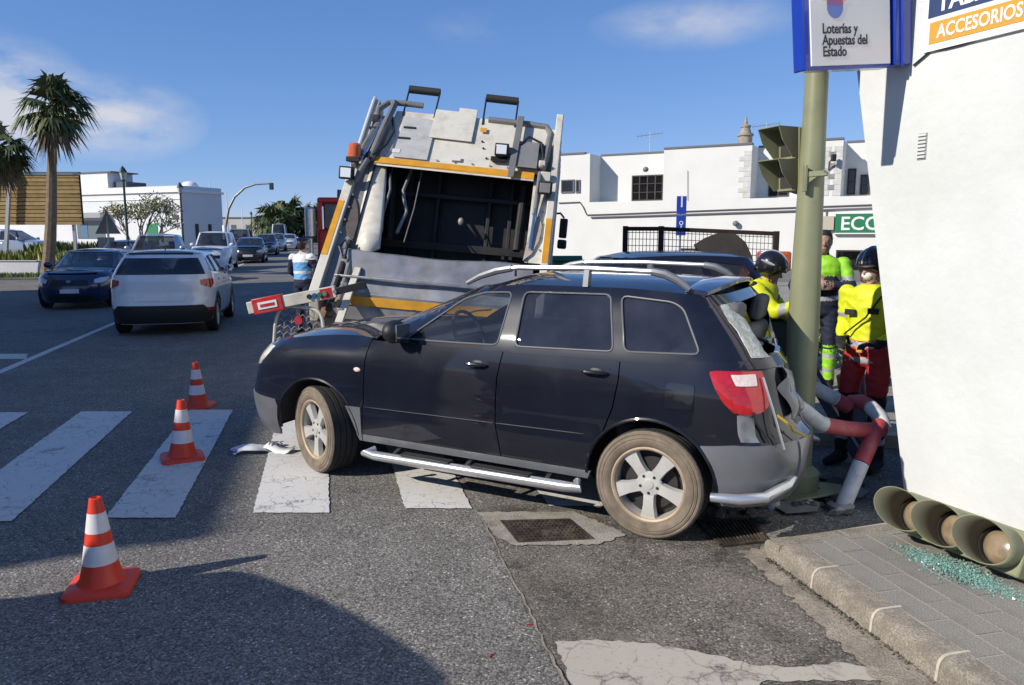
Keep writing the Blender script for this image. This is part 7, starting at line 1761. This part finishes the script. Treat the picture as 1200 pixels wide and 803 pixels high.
mb = MB(); mb.sphere(H((0, -.067, -.052)), (.044, .040, .038), 14, 9); mk = mb.build('face_mask', PWHITE, e); mb = MB(); mb.cyl(H((-.020, -.108, -.060)), H((-.024, -.118, -.062)), .011, .011, 12); mb.build('mask_valve', FRED, mk)
mb = MB(); mb.box((-.085, -.150, 1.28), (.085, .02, .045)); mb.build('chest_badge', FBLACK, e, bevel=.004)
mb = MB(); mb.box((.10, -.155, 1.30), (.085, .02, .045)); mb.build('chest_badge', FBLACK, e, bevel=.004)
mb = MB(); mb.box((.02, -.165, .99), (.05, .03, .045)); mb.build('belt_light', T_YEL, e, bevel=.006)
mb = MB(); mb.tube([(.15, -.14, 1.42), (.05, -.165, 1.25), (-.10, -.16, 1.12), (-.18, -.10, 1.06)], .007, 6); mb.build('zip_strap', FBLACK, e)
# --- helmeted man in yellow bending over the rear of the SUV
J = pose(pelvis=(0, .10, .93), chest=(0, -.10, 1.28), neck=(0, -.14, 1.40), head=(0, -.18, 1.52), sh_r=(-.20, -.10, 1.36), sh_l=(.20, -.10, 1.36), el_r=(-.30, -.28, 1.18), wr_r=(-.26, -.46, 1.26), el_l=(.28, -.26, 1.12), wr_l=(.20, -.46, 1.10), hip_r=(-.10, .10, .90), hip_l=(.10, .10, .90), kn_r=(-.12, .0, .49), kn_l=(.12, -.02, .49), pn_r=(0, -.2, -1), pn_l=(0, -.2, -1))
def z2(t, p):
    if t in ('head', 'neck'): return 0
    if t.startswith('hand') or t.startswith('boot'): return 4
    if t.startswith('forearm'): return 3 if p.y > -.36 and p.y < -.31 else 1
    if t.startswith('uparm'): return 1
    if t == 'torso': return 1 if p.z > 1.0 else (3 if p.z > .95 else 2)
    return 2 if p.z > .45 else 4
e, H, Rh = person('person', (2.05, 6.52, .0), R(62), 'helmeted rescuer in a yellow jacket bending to the rear of the SUV', J, z2, [SKIND, HIVIS, FRED, REFL, FBLACK], bulk=1.06, head_rot=(R(22), 0, 0))
helmet(e, H, Rh)
mb = MB(); mb.box((.10, -.235, 1.28), (.075, .02, .04)); mb.build('chest_badge', FBLACK, e, bevel=.004)
mb = MB(); mb.sphere((-.215, -.07, 1.40), (.05, .06, .03)); mb.build('shoulder_patch', FBLACK, e)
# --- man in navy and lime behind the pole, arms folded
J = pose(el_r=(-.29, -.06, 1.16), wr_r=(-.04, -.22, 1.17), el_l=(.29, -.06, 1.16), wr_l=(.04, -.20, 1.20), hd_r=(1, .1, .05), hd_l=(-1, .1, .05), pn_r=(0, 1, 0), pn_l=(0, 1, 0))
def z3(t, p):
    if t in ('head',): return 0
    if t == 'neck': return 4
    if t.startswith('hand'): return 0
    if t.startswith('boot'): return 4
    if t == 'torso': return 1 if p.z > 1.26 else (3 if 1.02 < p.z < 1.07 else 2)
    if t.startswith('uparm'): return 1 if p.z > 1.28 else (3 if p.z > 1.24 else 2)
    if t.startswith('forearm'): return 2
    if t.startswith('thigh'): return 2
    return 3 if (.40 < p.z < .44 or .24 < p.z < .28) else (1 if p.z > .16 else 4)
e, H, Rh = person('person', (3.34, 8.1, .1), R(-22), 'man in navy overalls with lime shoulders standing behind the pole', J, z3, [SKIND, LIME, FNAVY, REFL, FBLACK], hair=HAIRB, bulk=1.0)
# --- policeman beside the refuse truck, seen from behind
J = pose(el_r=(-.30, -.04, 1.16), wr_r=(-.16, -.22, 1.08), el_l=(.29, -.02, 1.15), wr_l=(.20, -.22, 1.02))
def z4(t, p):
    if t in ('head', 'neck') or t.startswith('hand'): return 0
    if t.startswith('boot'): return 3
    if t == 'torso': return (1 if p.z > 1.33 or 1.12 < p.z < 1.17 else 2) if p.z > 1.02 else 3
    if t.startswith('uparm'): return 1 if p.z > 1.38 else 3
    return 3
e, H, Rh = person('person', (-3.86, 13.9, 0), R(158), 'policeman in dark uniform and pale blue vest beside the refuse truck', J, z4, [SKIN, PWHITE, PBLUE, FNAVY], hair=HAIRB, voxel=.014, bulk=1.05)
mb = MB(); rings = [(H((0, .0, .050)), .088, .10, Rh), (H((0, .0, .09)), .09, .102, Rh), (H((0, .0, .125)), .105, .118, Rh), (H((0, .0, .14)), .09, .10, Rh)]; ring_loft(mb, rings, 18); cp = mb.build('cap', BLUEP, e); mb = MB(); mb.box(H((0, -.12, .055)), (.13, .08, .012)); mb.build('cap_peak', FBLACK, cp, bevel=.005)
J = pose()
def z5(t, p):
    if t in ('head', 'neck') or t.startswith('hand'): return 0
    if t == 'torso' and p.z > 1.0: return 1
    return 2
e, H, Rh = person('person', (-3.62, 15.2, 0), R(20), 'auburn-haired person in a lime vest half hidden behind the policeman', J, z5, [SKIN, LIME, FNAVY], hair=HAIRO, voxel=.016)
# ================================================================== cones, number plate, left side of the street, trees
CONE = mat('cone_red', (0.68, 0.045, 0.015), .45, var=.08, scale=9, dirt=(.35, .10, .06), dirt_amt=.3, dirt_scale=8); CONEW = mat('cone_reflective', (.68, .66, .67), .35, var=.08, scale=15, dirt=(.45, .40, .40), dirt_amt=.3)
def cone(u, v, label, h=.50, rz=.3, lean=(0, 0)):
    e = empty('traffic_cone', G(u, v), label=label, cat='traffic cone', group='traffic cones round the crash', rot=(lean[0], lean[1], rz))
    b = h * .33; P = rounded([(-b, -b), (b, -b), (b, b), (-b, b)], .05, 4); n = len(P)
    vs = [(x, y, 0.0) for x, y in P] + [(x, y, .022) for x, y in P] + [(x * .93, y * .93, .034) for x, y in P]
    r0 = h * .255; vs += [(x / math.hypot(x, y) * r0, y / math.hypot(x, y) * r0, .042) for x, y in P]
    fs = [tuple(reversed(range(n)))] + [(k * n + i, k * n + (i + 1) % n, (k + 1) * n + (i + 1) % n, (k + 1) * n + i) for k in range(3) for i in range(n)] + [tuple(range(3 * n, 4 * n))]
    mesh_obj('base', vs, fs, CONE, e, sharp=45)
    rad = lambda z: lerp(h * .205, h * .062, (z - .04) / (h - .04))
    for (name, z0_, z1_, m, o) in (('cone_body', .036, .30 * h, CONE, 0), ('reflective_band', .30 * h, .51 * h, CONEW, .0015), ('cone_body', .51 * h, .64 * h, CONE, 0), ('reflective_band', .64 * h, .85 * h, CONEW, .0015), ('cone_body', .85 * h, h, CONE, 0)):
        prof = [(rad(z0_) + o, z0_), (rad(z1_) + o, z1_)]
        if z0_ < .05: prof = [(rad(z0_) + .022, z0_), (rad(.06) + .006, .06), (rad(z1_), z1_)]
        if z1_ >= h: prof += [(rad(h) - .008, h + .004), (rad(h) - .012, h - .02)]
        mb = MB(); mb.lathe(prof, 28); mb.build(name, m, e)
cone(120, 688, 'largest orange and white traffic cone, in the shaded foreground', .48, .25)
cone(214, 538, 'middle one of the three traffic cones, standing on a zebra bar', .49, .5, (0, R(2)))
cone(232, 477, 'farthest and smallest traffic cone behind the zebra crossing', .48, .1)
# torn number plate by the front wheel
npl = empty('torn_number_plate', G(303, 531), label='bent white number plate lying on the asphalt by the front wheel', cat='number plate'); NO = Vector(npl.location)
def strip(name, pts, w, m, zf, n=10):
    vs = []
    for i, p in enumerate(pts):
        a = pts[max(i - 1, 0)]; b = pts[min(i + 1, len(pts) - 1)]; d = (b - a).normalized(); s_ = Vector((-d.y, d.x, 0)) * w / 2; vs += [p + s_ * 1.0 + Vector((0, 0, zf(i) + .03)), p - s_ + Vector((0, 0, zf(i)))]
    o = mesh_obj(name, vs, [(2 * i, 2 * i + 1, 2 * i + 3, 2 * i + 2) for i in range(len(pts) - 1)], m, npl); sm = o.modifiers.new('t', 'SOLIDIFY'); sm.thickness = .002; return o
A, B = G(272, 533) - NO, G(316, 530) - NO; C, D_ = G(312, 528) - NO, G(342, 532) - NO
strip('plate_half', [A.lerp(B, k / 8) + Vector((0, .02 * math.sin(k), 0)) for k in range(9)], .10, PLATE, lambda i: .010 + .035 * math.sin(i * .4)); strip('plate_half', [C.lerp(D_, k / 6) for k in range(7)], .11, PLATE, lambda i: .022 + .02 * math.sin(i * .9 + 1))
mb = MB(); mb.box((A.x + .02, A.y, .035), (.035, .07, .012), Matrix.Rotation(R(20), 3, 'Y')); mb.build('country_band', SIGNBLUE, npl)
text_mesh('lettering', 'FCS', .075, PLATEK, npl, Matrix.Translation(C + Vector((.03, -.045, .062))) @ Matrix.Rotation(R(20), 4, 'X'), bold=.001, depth=.0006)
# loose scraps
for k, (u, v, s_, lab) in enumerate(((620, 733, .015, 'tiny red shard on the sunny asphalt left of the seam'), (575, 769, .02, 'small red shard at the edge of the foreground shade'))):
    p = G(u, v); mb = MB(); mb.box((0, 0, .004), (s_ * 1.4, s_ * .3, .006)); tag(mb.build('scrap', T_RED, loc=p, rot=(0, 0, .2 + k)), lab, 'debris')
# ------------------------------------------------ block of flats added on the left, out of the picture, stepped to shade the street
ba_ = empty('shade_block', (-20, 4, 0), label='pale apartment block added out of view on the left, stepped to shade the street', cat='building'); BO = Vector(ba_.location)
BPl_d = Vector((-.228, .974)); e_ = Vector((-14.75, -2.4)); FLAT = mat('flat_wall', (.55, .52, .46), .9, var=.05, scale=.5)
def block(p0, L_, h, dep):
    d = BPl_d.normalized(); n = Vector((-d.y, d.x)); P = [p0, p0 + d * L_, p0 + d * L_ + n * dep, p0 + n * dep]; pl = [(p.x - BO.x, p.y - BO.y) for p in P]
    mb = MB(); mb.prism(pl, h); mb.build('wall', FLAT, ba_, flat=True)
    mb = MB(); c = sum((Vector(q) for q in pl), Vector((0, 0))) / 4; mb.prism([tuple(c + (Vector(q) - c) * 1.01) for q in pl], .18, Matrix.Translation((0, 0, h + .001))); mb.build('roof', COPE, ba_, flat=True)
    nz = int(h // 3); ns = int(L_ // 3)
    for j in range(nz):
        for i in range(ns):
            q = p0 + d * (1.6 + i * 3.0) - n * .03; mb = MB(); mb.box((q.x - BO.x, q.y - BO.y, 1.7 + j * 3), (.08, 1.2, 1.3), Matrix.Rotation(math.atan2(d.y, d.x) - math.pi / 2, 3, 'Z')); mb.build('window', PANE, ba_)
block(e_, 10.3, 8.6, 8); block(e_ + BPl_d.normalized() * 10.32 + Vector((-.5, -.1)), 12.5, 13.6, 8)
# ------------------------------------------------ slatted billboard seen from behind
SLAT = [mat('slat_wood_%d' % k, c, .8, var=.15, scale=4) for k, c in enumerate(((.36, .25, .10), (.31, .21, .085), (.40, .29, .13)))]
BD = 33.0; bl = empty('billboard', (at(45, 280, BD).x, BD, ground_z(BD)), label='large billboard backed with horizontal wooden slats, left of the street', cat='billboard'); BLO = Vector(bl.location)
def bq(u, v, D=BD): return at(u, v, D) - BLO
zt, zb = bq(50, 204).z, bq(50, 264).z; xl, xr_ = bq(-70, 230).x, bq(94, 230).x; ns = 13; hs = (zt - zb) / ns
for k in range(ns):
    z = zb + hs * (k + .5); mb = MB(); mb.box(((xl + xr_) / 2, 0, z), (xr_ - xl, .05, hs * .80), Matrix.Rotation(R(8), 3, 'X')); mb.build('slat', SLAT[(k * 7) % 3], bl, flat=True)
mb = MB(); mb.box(((xl + xr_) / 2, .12, (zt + zb) / 2), (xr_ - xl, .04, zt - zb - .05)); mb.build('panel', mat('panel_dark', (.05, .035, .02), .8), bl, flat=True)
mb = MB(); mb.box(((xl + xr_) / 2, -.0, zt + .05), (xr_ - xl + .1, .2, .07)); mb.build('top_rail', COPE, bl, flat=True)
for u in (16, -45): mb = MB(); a = bq(u, 205); b = bq(u - 8, 300); mb.bar((a.x, -.22, zt + .05), (b.x, -.24, 0), .13, .13); mb.build('post', STEEL, bl)
mb = MB(); a = bq(78, 205); mb.bar((a.x, .25, zt), (a.x, .25, 0), .12, .12); mb.build('post', STEEL, bl)
# ------------------------------------------------ planter wall, hedges
PW = mat('planter_white', (.62, .63, .66), .85, var=.05)
pe = empty('planter', (at(20, 310, 31.5).x, 31.5, ground_z(31)), label='low white planter wall at the left edge below the billboard', cat='planter')
mb = MB(); mb.box((-4.6, 0, .32), (13.2, .25, .64)); mb.build('wall', PW, pe, bevel=.02); mb = MB(); mb.box((-4.6, 0, .655), (13.3, .33, .03)); mb.build('cap', PW, pe, bevel=.008); mb = MB(); mb.box((-4.6, 1.3, .25), (13.2, 2.3, .5)); mb.build('soil', M_EARTH, pe)
GRASS = mat('verge_green', (.07, .13, .03), .8, var=.3, scale=2); YGR = mat('succulent_yellow', (.34, .33, .09), .7, var=.3, scale=2); YG2 = mat('succulent_green', (.17, .22, .05), .7, var=.3, scale=2)
def spiky(name, loc, wx, wy, n, h, mats, seed, label):
    """mass of upright leaf blades"""
    rnd = random.Random(seed); mb = MB()
    for k in range(n):
        x, y = rnd.uniform(-wx, wx), rnd.uniform(-wy, wy); a = rnd.random() * 6.28; t = rnd.uniform(.05, .4); hh = h * rnd.uniform(.6, 1.2); w = hh * .09; mb.cur = rnd.randrange(len(mats))
        tip = Vector((x + math.cos(a) * hh * t, y + math.sin(a) * hh * t, hh)); mid = Vector((x + math.cos(a) * hh * t * .35, y + math.sin(a) * hh * t * .35, hh * .55)); s_ = Vector((-math.sin(a), math.cos(a), 0)) * w
        mb.add([Vector((x, y, 0)) - s_, Vector((x, y, 0)) + s_, mid + s_ * .9, tip, mid - s_ * .9], [(0, 1, 2, 3, 4)])
    return tag(mb.build(name, mats, loc=loc, flat=True), label, 'plants')
p = at(88, 300, 36.0); spiky('agave_bed', (p.x, 36.0, ground_z(36) + .3), 1.9, .9, 900, .95, [YGR, YG2, GRASS], 3, 'bed of yellow-green spiky plants between billboard and dark car')
p = at(22, 300, 33.2); spiky('verge_plants', (p.x, 33.2, ground_z(33) + .5), 3.6, .7, 1400, .5, [YG2, GRASS, YGR], 5, 'low green plants along the planter below the billboard')
p = at(15, 323, 29.6); spiky('grass_strip', (p.x, 29.6, ground_z(29) + .12), 2.2, .5, 1500, .16, [GRASS, YG2], 6, 'narrow strip of grass between planter and kerb')
# ------------------------------------------------ palms
FROND = [mat('palm_green_%d' % k, c, .6, var=.25, scale=3) for k, c in enumerate(((.045, .075, .02), (.075, .105, .03), (.10, .115, .04)))]; DRY = mat('palm_dry', (.17, .115, .055), .8, var=.3, scale=4); TRUNK = mat('palm_trunk', (.20, .145, .095), .9, var=.25, scale=6, bump=.5, bscale=12)
def palm(u, vb, vt, D, rad, seed, label, lean=0.0, fronds=46, skirt=True):
    b = at(u, vb, D); t = at(u + lean, vt, D); zg = ground_z(D); rnd = random.Random(seed)
    e = empty('palm_tree', (b.x, D, zg), label=label, cat='palm'); h = t.z - zg; dx = t.x - b.x
    mb = MB(); pts = []; rs = []
    for k in range(13):
        f = k / 12; pts.append((dx * f + .05 * math.sin(f * 5), 0, h * f)); rs.append(lerp(.24, .13, f) + (.06 if k == 0 else 0) + .008 * (k % 2))
    mb.tube(pts, rs, 10); mb.build('trunk', TRUNK, e)
    mb = MB(); top = Vector((dx, 0, h))
    for k in range(fronds):
        a = rnd.random() * 6.28; el = rnd.uniform(-1.25, 1.35); L_ = rad * rnd.uniform(.6, 1.15); d = Vector((math.cos(a) * math.cos(el), math.sin(a) * math.cos(el), math.sin(el)))
        stem = top + d * L_ * .45 + Vector((0, 0, -.03 * rad)); mb.cur = 3 if el < -.75 and skirt else rnd.randrange(3)
        mb.bar(top, stem, .03, .03)
        side = d.cross(Vector((0, 0, 1))).normalized(); upf = side.cross(d).normalized(); nb = 19
        for j in range(nb):
            q = -1.25 + 2.5 * j / (nb - 1); dirb = (d * math.cos(q) + side * math.sin(q)).normalized(); Lb = L_ * .62 * rnd.uniform(.85, 1.1); s_ = dirb.cross(upf).normalized() * .036 * rad
            m1 = stem + dirb * Lb * .55; tp_ = stem + dirb * Lb + Vector((0, 0, -Lb * rnd.uniform(.15, .8)))
            mb.add([stem, m1 + s_, tp_, m1 - s_], [(0, 1, 2, 3)])
    mb.build('crown', FROND + [DRY], e, flat=True)
    return e
palm(55, 322, 128, 30.0, 1.55, 2, 'tall palm with a shaggy crown in front of the billboard', lean=9)
palm(-12, 322, 178, 30.5, 1.45, 9, 'palm cut by the left edge of the picture', lean=6)
FARP = []
for k, (u, v, D, r_) in enumerate(((322, 262, 105, 3.6), (338, 256, 110, 4.0), (352, 260, 112, 3.6), (366, 264, 108, 3.4), (379, 262, 115, 3.6), (309, 268, 112, 2.6))):
    pass
    e = palm(u, 277, v, D, r_, 20 + k, ['second from the left', 'tallest', 'middle', 'rightmost but one', 'rightmost', 'leftmost'][k] + ' of the bushy palms at the far end of the street', fronds=40, skirt=False); e['group'] = 'palms at the end of the street'
# ------------------------------------------------ long low white building on the left
LBW = mat('left_white', (.66, .67, .68), .9, var=.04, scale=.6, dirt=(.5, .5, .5), dirt_amt=.2); LBT = mat('left_trim', (.78, .78, .78), .9)
lbD = 50.0; c0_ = at(214, 270, lbD); l0 = Vector((at(60, 270, 55).x, 55.0)); r0 = Vector((c0_.x, lbD)); 
hb = empty('low_white_building', (l0.x, l0.y, ground_z(50)), label='long low white building with cornice behind the flowering tree', cat='building'); HO = Vector(hb.location)
ld = (r0 - l0).normalized(); ln = Vector((ld.y, -ld.x)); HP = Plane2(l0 - HO.xy, ld, ln); HPw = Plane2(l0, ld, ln); LEN = (r0 - l0).length; zt = HPw.loc(180, 226)[1] - HO.z
pbox(HP, 'wall', -14, LEN, -.3, zt, -3.6, 0, LBW, hb); pbox(HP, 'cornice', -14.1, LEN + .12, zt + .001, zt + .16, -3.7, .14, LBT, hb); pbox(HP, 'parapet', -14, LEN, zt + .161, zt + .42, -3.6, -.05, LBW, hb); pbox(HP, 'moulding', -14, LEN + .03, zt - .45, zt - .36, .001, .06, LBT, hb)
def lw(u0, v0, u1, v1, m, name='window', o=.03):
    a, z1_ = HPw.loc(u0, v0); b, z0_ = HPw.loc(u1, v1); pbox(HP, name, a, b, z0_ - HO.z, z1_ - HO.z, .002, o, m, hb)
GREYW = mat('shop_glass', (.12, .16, .18), .15); lw(90, 259, 124, 280, GREYW); lw(95, 261, 104, 279, mat('shop_blue', (.10, .17, .28), .3), 'door', .05); lw(172, 262, 186, 284, mat('green_door', (.02, .20, .08), .5), 'door'); lw(188, 262, 192, 284, GREYW, 'window')
a, z = HPw.loc(88, 256); b, _ = HPw.loc(128, 256); pbox(HP, 'awning', a, b, z - HO.z, z - HO.z + .35, .03, .7, mat('awning_grey', (.30, .33, .37), .8), hb)
for k, (f0, f1) in enumerate(((.30, .38), (.62, .70))):
    pr = Plane2(r0 - HO.xy, -ln, ld); mb = MB()
    pbox(pr, 'window', 3.6 * f0, 3.6 * f1, .9, 2.3, .002, .03, DWOOD, hb)
mb = MB(); mb.lathe([(.6, 0), (.56, .18), (.4, .36), (.14, .44), (0, .45)], 16, Matrix.Translation(HP.pt(HPw.loc(192, 222)[0], zt + .42, -2.2))); mb.build('roof_dome', LBT, hb)
a = HPw.loc(98, 215)[0]; b = HPw.loc(122, 215)[0]; pbox(HP, 'roof_cabin', a - 2.5, a + .9, zt + .421, zt + 1.6, -3.3, -1.2, LBW, hb); pbox(HP, 'roof_tank', a + 1.0, b + .2, zt + .421, zt + .95, -3.3, -1.6, mat('tank_dark', (.06, .07, .09), .6), hb); pbox(HP, 'cabin_roof', a - 2.6, a + 1.4, zt + 1.601, zt + 1.68, -3.4, -1.1, COPE, hb)
# ------------------------------------------------ flowering frangipani
p = at(168, 290, 42.0); ft = empty('frangipani_tree', (p.x, 42.0, ground_z(42)), label='small round tree covered in pale flowers before the low white building', cat='tree'); rnd = random.Random(12)
zc = at(172, 250, 42.0).z - ground_z(42); rx, rz_ = 36 / 880 * 42, 31 / 880 * 42; tips = []
BARK = mat('grey_bark', (.22, .19, .16), .9); mb = MB()
def branch(a, d, L_, r_, lv):
    b = a + d * L_; mb.tube([a, (a + b) / 2 + Vector((rnd.uniform(-.05, .05), rnd.uniform(-.05, .05), 0)), b], [r_, r_ * .85, r_ * .7], 6)
    if lv == 0: tips.append(b); return
    for k in range(3):
        nd = (d + Vector((rnd.uniform(-.8, .8), rnd.uniform(-.8, .8), rnd.uniform(-.15, .6)))).normalized(); branch(b, nd, L_ * rnd.uniform(.62, .85), r_ * .62, lv - 1)
branch(Vector((0, 0, 0)), Vector((.0, 0, 1)), zc * .42, .10, 4)
for t_ in (-1, 1): branch(Vector((t_ * .05, 0, zc * .2)), Vector((t_ * .7, .1, .75)).normalized(), zc * .36, .07, 4)
mb.build('trunk', BARK, ft); mb = MB(); PET = mat('flower_cream', (.72, .68, .52), .7, var=.1); LGR = mat('tree_leaf', (.12, .15, .05), .6, var=.3, scale=3); LYL = mat('tree_leaf_pale', (.30, .29, .12), .6, var=.3, scale=3)
for q in tips:
    f = Vector((q.x / rx, q.y / rx, (q.z - zc) / rz_))
    if f.length > 1.25: continue
    for k in range(12):
        c = q + Vector((rnd.gauss(0, .13), rnd.gauss(0, .13), rnd.gauss(0, .12))); s_ = rnd.uniform(.05, .11); Mr = Euler((rnd.uniform(-1.2, 1.2), rnd.uniform(-1.2, 1.2), rnd.random() * 6)).to_matrix(); mb.cur = 0 if rnd.random() < .42 else rnd.choice((1, 2)); mb.add([c + Mr @ Vector(v) * s_ for v in ((-1, 0, 0), (0, -.5, .1), (1, 0, 0), (0, .5, .1))], [(0, 1, 2, 3)])
mb.build('crown', [PET, LGR, LYL], ft, flat=True)
# ------------------------------------------------ lamps, masts, arched signal
LGREEN = mat('lamp_green', (.015, .035, .03), .5); LGL = mat('lantern_glass', (.45, .48, .45), .3)
def lantern(u, vt, D, label, s=1.0, n=8):
    p = at(u, vt, D); e = empty('street_lamp', (p.x, D, ground_z(D)), label=label, cat='street lamp', group='lantern street lamps'); h = p.z - ground_z(D)
    mb = MB(); mb.lathe([(.14, 0), (.14, .3), (.07, .5), (.05, h - .9), (.05, h - .62)], 10); mb.build('post', LGREEN, e)
    mb = MB(); mb.lathe([(.10, h - .62), (.17, h - .28), (.17, h - .27)], 8); mb.build('lantern', LGL, e); mb = MB(); mb.lathe([(.20, h - .28), (.12, h - .12), (.03, h), (0, h + .03)], 8); mb.build('lamp_cap', LGREEN, e); mb = MB(); mb.lathe([(.06, h - .66), (.11, h - .62), (0, h - .61)], 8); mb.build('lamp_base', LGREEN, e); return h
lantern(143.5, 195, 36, 'lantern street lamp nearest the billboard'); lantern(210.5, 214, 44, 'dark lantern street lamp in front of the end of the low white building'); lantern(253, 228, 58, 'lantern street lamp between the two white flag masts'); lantern(294, 248, 84, 'small distant lantern street lamp left of the palms')
mb = MB(); p = at(206, 255, 43.8); mb.box((0, 0, 0), (.35, .1, .28)); tag(mb.build('street_plate', COPE, loc=p), 'small dark plate fixed to a lantern post', 'sign')
def mast(u, vt, D, label, r=.05):
    p = at(u, vt, D); mb = MB(); mb.tube([(0, 0, 0), (0, 0, p.z - ground_z(D))], [r * 1.3, r * .6], 8); o = mb.build('flag_mast', LBT, loc=(p.x, D, ground_z(D))); tag(o, label, 'mast', 'white masts along the street')
mast(245.5, 212, 60, 'tall white mast right of the low white building'); mast(265, 224, 64, 'white mast behind the arched signal post'); mast(283, 240, 80, 'thin pale mast right of the arched signal'); 
p = at(264, 300, 48); ag = empty('arched_signal', (p.x, 48.0, ground_z(48)), label='arched grey post reaching over the road with a small signal', cat='traffic light'); AO = Vector(ag.location)
mb = MB(); pts = [at(u, v, 48) - AO for u, v in ((264, 276), (265, 262), (268, 245), (275, 231), (287, 220), (300, 216), (318, 215))]; mb.tube([(pts[0].x, 0, 0)] + pts, [.11, .10, .09, .08, .075, .07, .06, .05], 8); mb.build('arch', T_GREY, ag)
q = pts[-1]; mb = MB(); mb.box((q.x, 0, q.z - .18), (.24, .2, .42)); mb.build('signal_head', LGREEN, ag, bevel=.03); mb = MB(); mb.cyl((pts[0].x, 0, 0), (pts[0].x, 0, 2.2), .15, .15, 12); mb.build('base', LBT, ag)
# backs of triangular signs, small background things
for (u, v, D, w, lab) in ((126, 262, 34, 1.15, 'grey back of a triangular warning sign before the low building'), (248, 268, 56, 1.5, 'grey back of a distant triangular sign by the white mast')):
    p = at(u, v, D); e = empty('warning_sign', (p.x, D, ground_z(D)), label=lab, cat='sign'); z = p.z - ground_z(D); mb = MB(); mb.prism([(-w / 2, -w * .4), (w / 2, -w * .4), (0, w * .48)], .03, frame((0, 0, z), (1, 0, 0), (0, 0, 1))); mb.build('plate', T_GREY, e); mb = MB(); mb.bar((0, .0, 0), (0, .0, z + w * .3), .07, .07); mb.build('post', STEEL, e)
    if D < 40: mb = MB(); mb.box((-.12, -.0, z - w * .75), (.75, .03, .50)); mb.build('lower_plate', mat('plate_beige', (.42, .40, .36), .6), e)
# far skyline: low houses and bushes that close the street
rnd = random.Random(77)
for k in range(9):
    D = rnd.uniform(125, 190); u = -260 + k * 66 + rnd.uniform(-10, 10); p = at(u, 277, D); h = rnd.uniform(3.2, 5.5); w = rnd.uniform(9, 16)
    e = empty('distant_house', (p.x, D, 1.2), label='pale distant house, %s along the skyline left of the truck' % ('first second third fourth fifth sixth seventh eighth ninth'.split()[k] + ' from the left'), cat='building'); mb = MB(); mb.box((0, 0, h / 2), (w, 8, h)); mb.build('wall', LBW if k % 2 else FLAT, e, flat=True); mb = MB(); mb.box((0, 0, h + .15), (w + .3, 8.3, .3)); mb.build('roof', COPE, e, flat=True)
    for j in range(4): mb = MB(); mb.box((-w * .36 + j * w * .24, -4.02, h * .55), (1.2, .06, 1.3)); mb.build('window', GREYW, e, flat=True)

# tufts of weeds and grit in the gutter by the kerb
rnd = random.Random(31); mb = MB(); WEED = mat('weed', (.05, .075, .03), .8, var=.3, scale=9); GRIT = mat('grit', (.09, .08, .065), .9, var=.4, scale=30)
for k in range(420):
    s_ = abs(rnd.gauss(.5, .38)) + .05; p = A2 + e1 * s_ - e2 * abs(rnd.gauss(.0, .018)); hh = rnd.uniform(.006, .022); a = rnd.random() * 6.28; mb.cur = 0 if rnd.random() < .45 else 1
    q = Vector((p.x, p.y, .0125)); d_ = Vector((math.cos(a), math.sin(a), 0)) * hh * .8
    if mb.cur == 0: mb.add([q - d_ * .3, q + d_ * .3, q + d_ + Vector((0, 0, hh))], [(0, 1, 2)])
    else: mb.add([q + d_ * .5, q + Vector((-d_.y, d_.x, 0)) * .5, q - d_ * .5, q + Vector((0, 0, hh * .5))], [(0, 1, 3), (1, 2, 3), (2, 0, 3)])
tag(mb.build('gutter_weeds', [WEED, GRIT], flat=True), 'tiny weeds and grit along the foot of the kerb', 'weeds', kind='stuff')
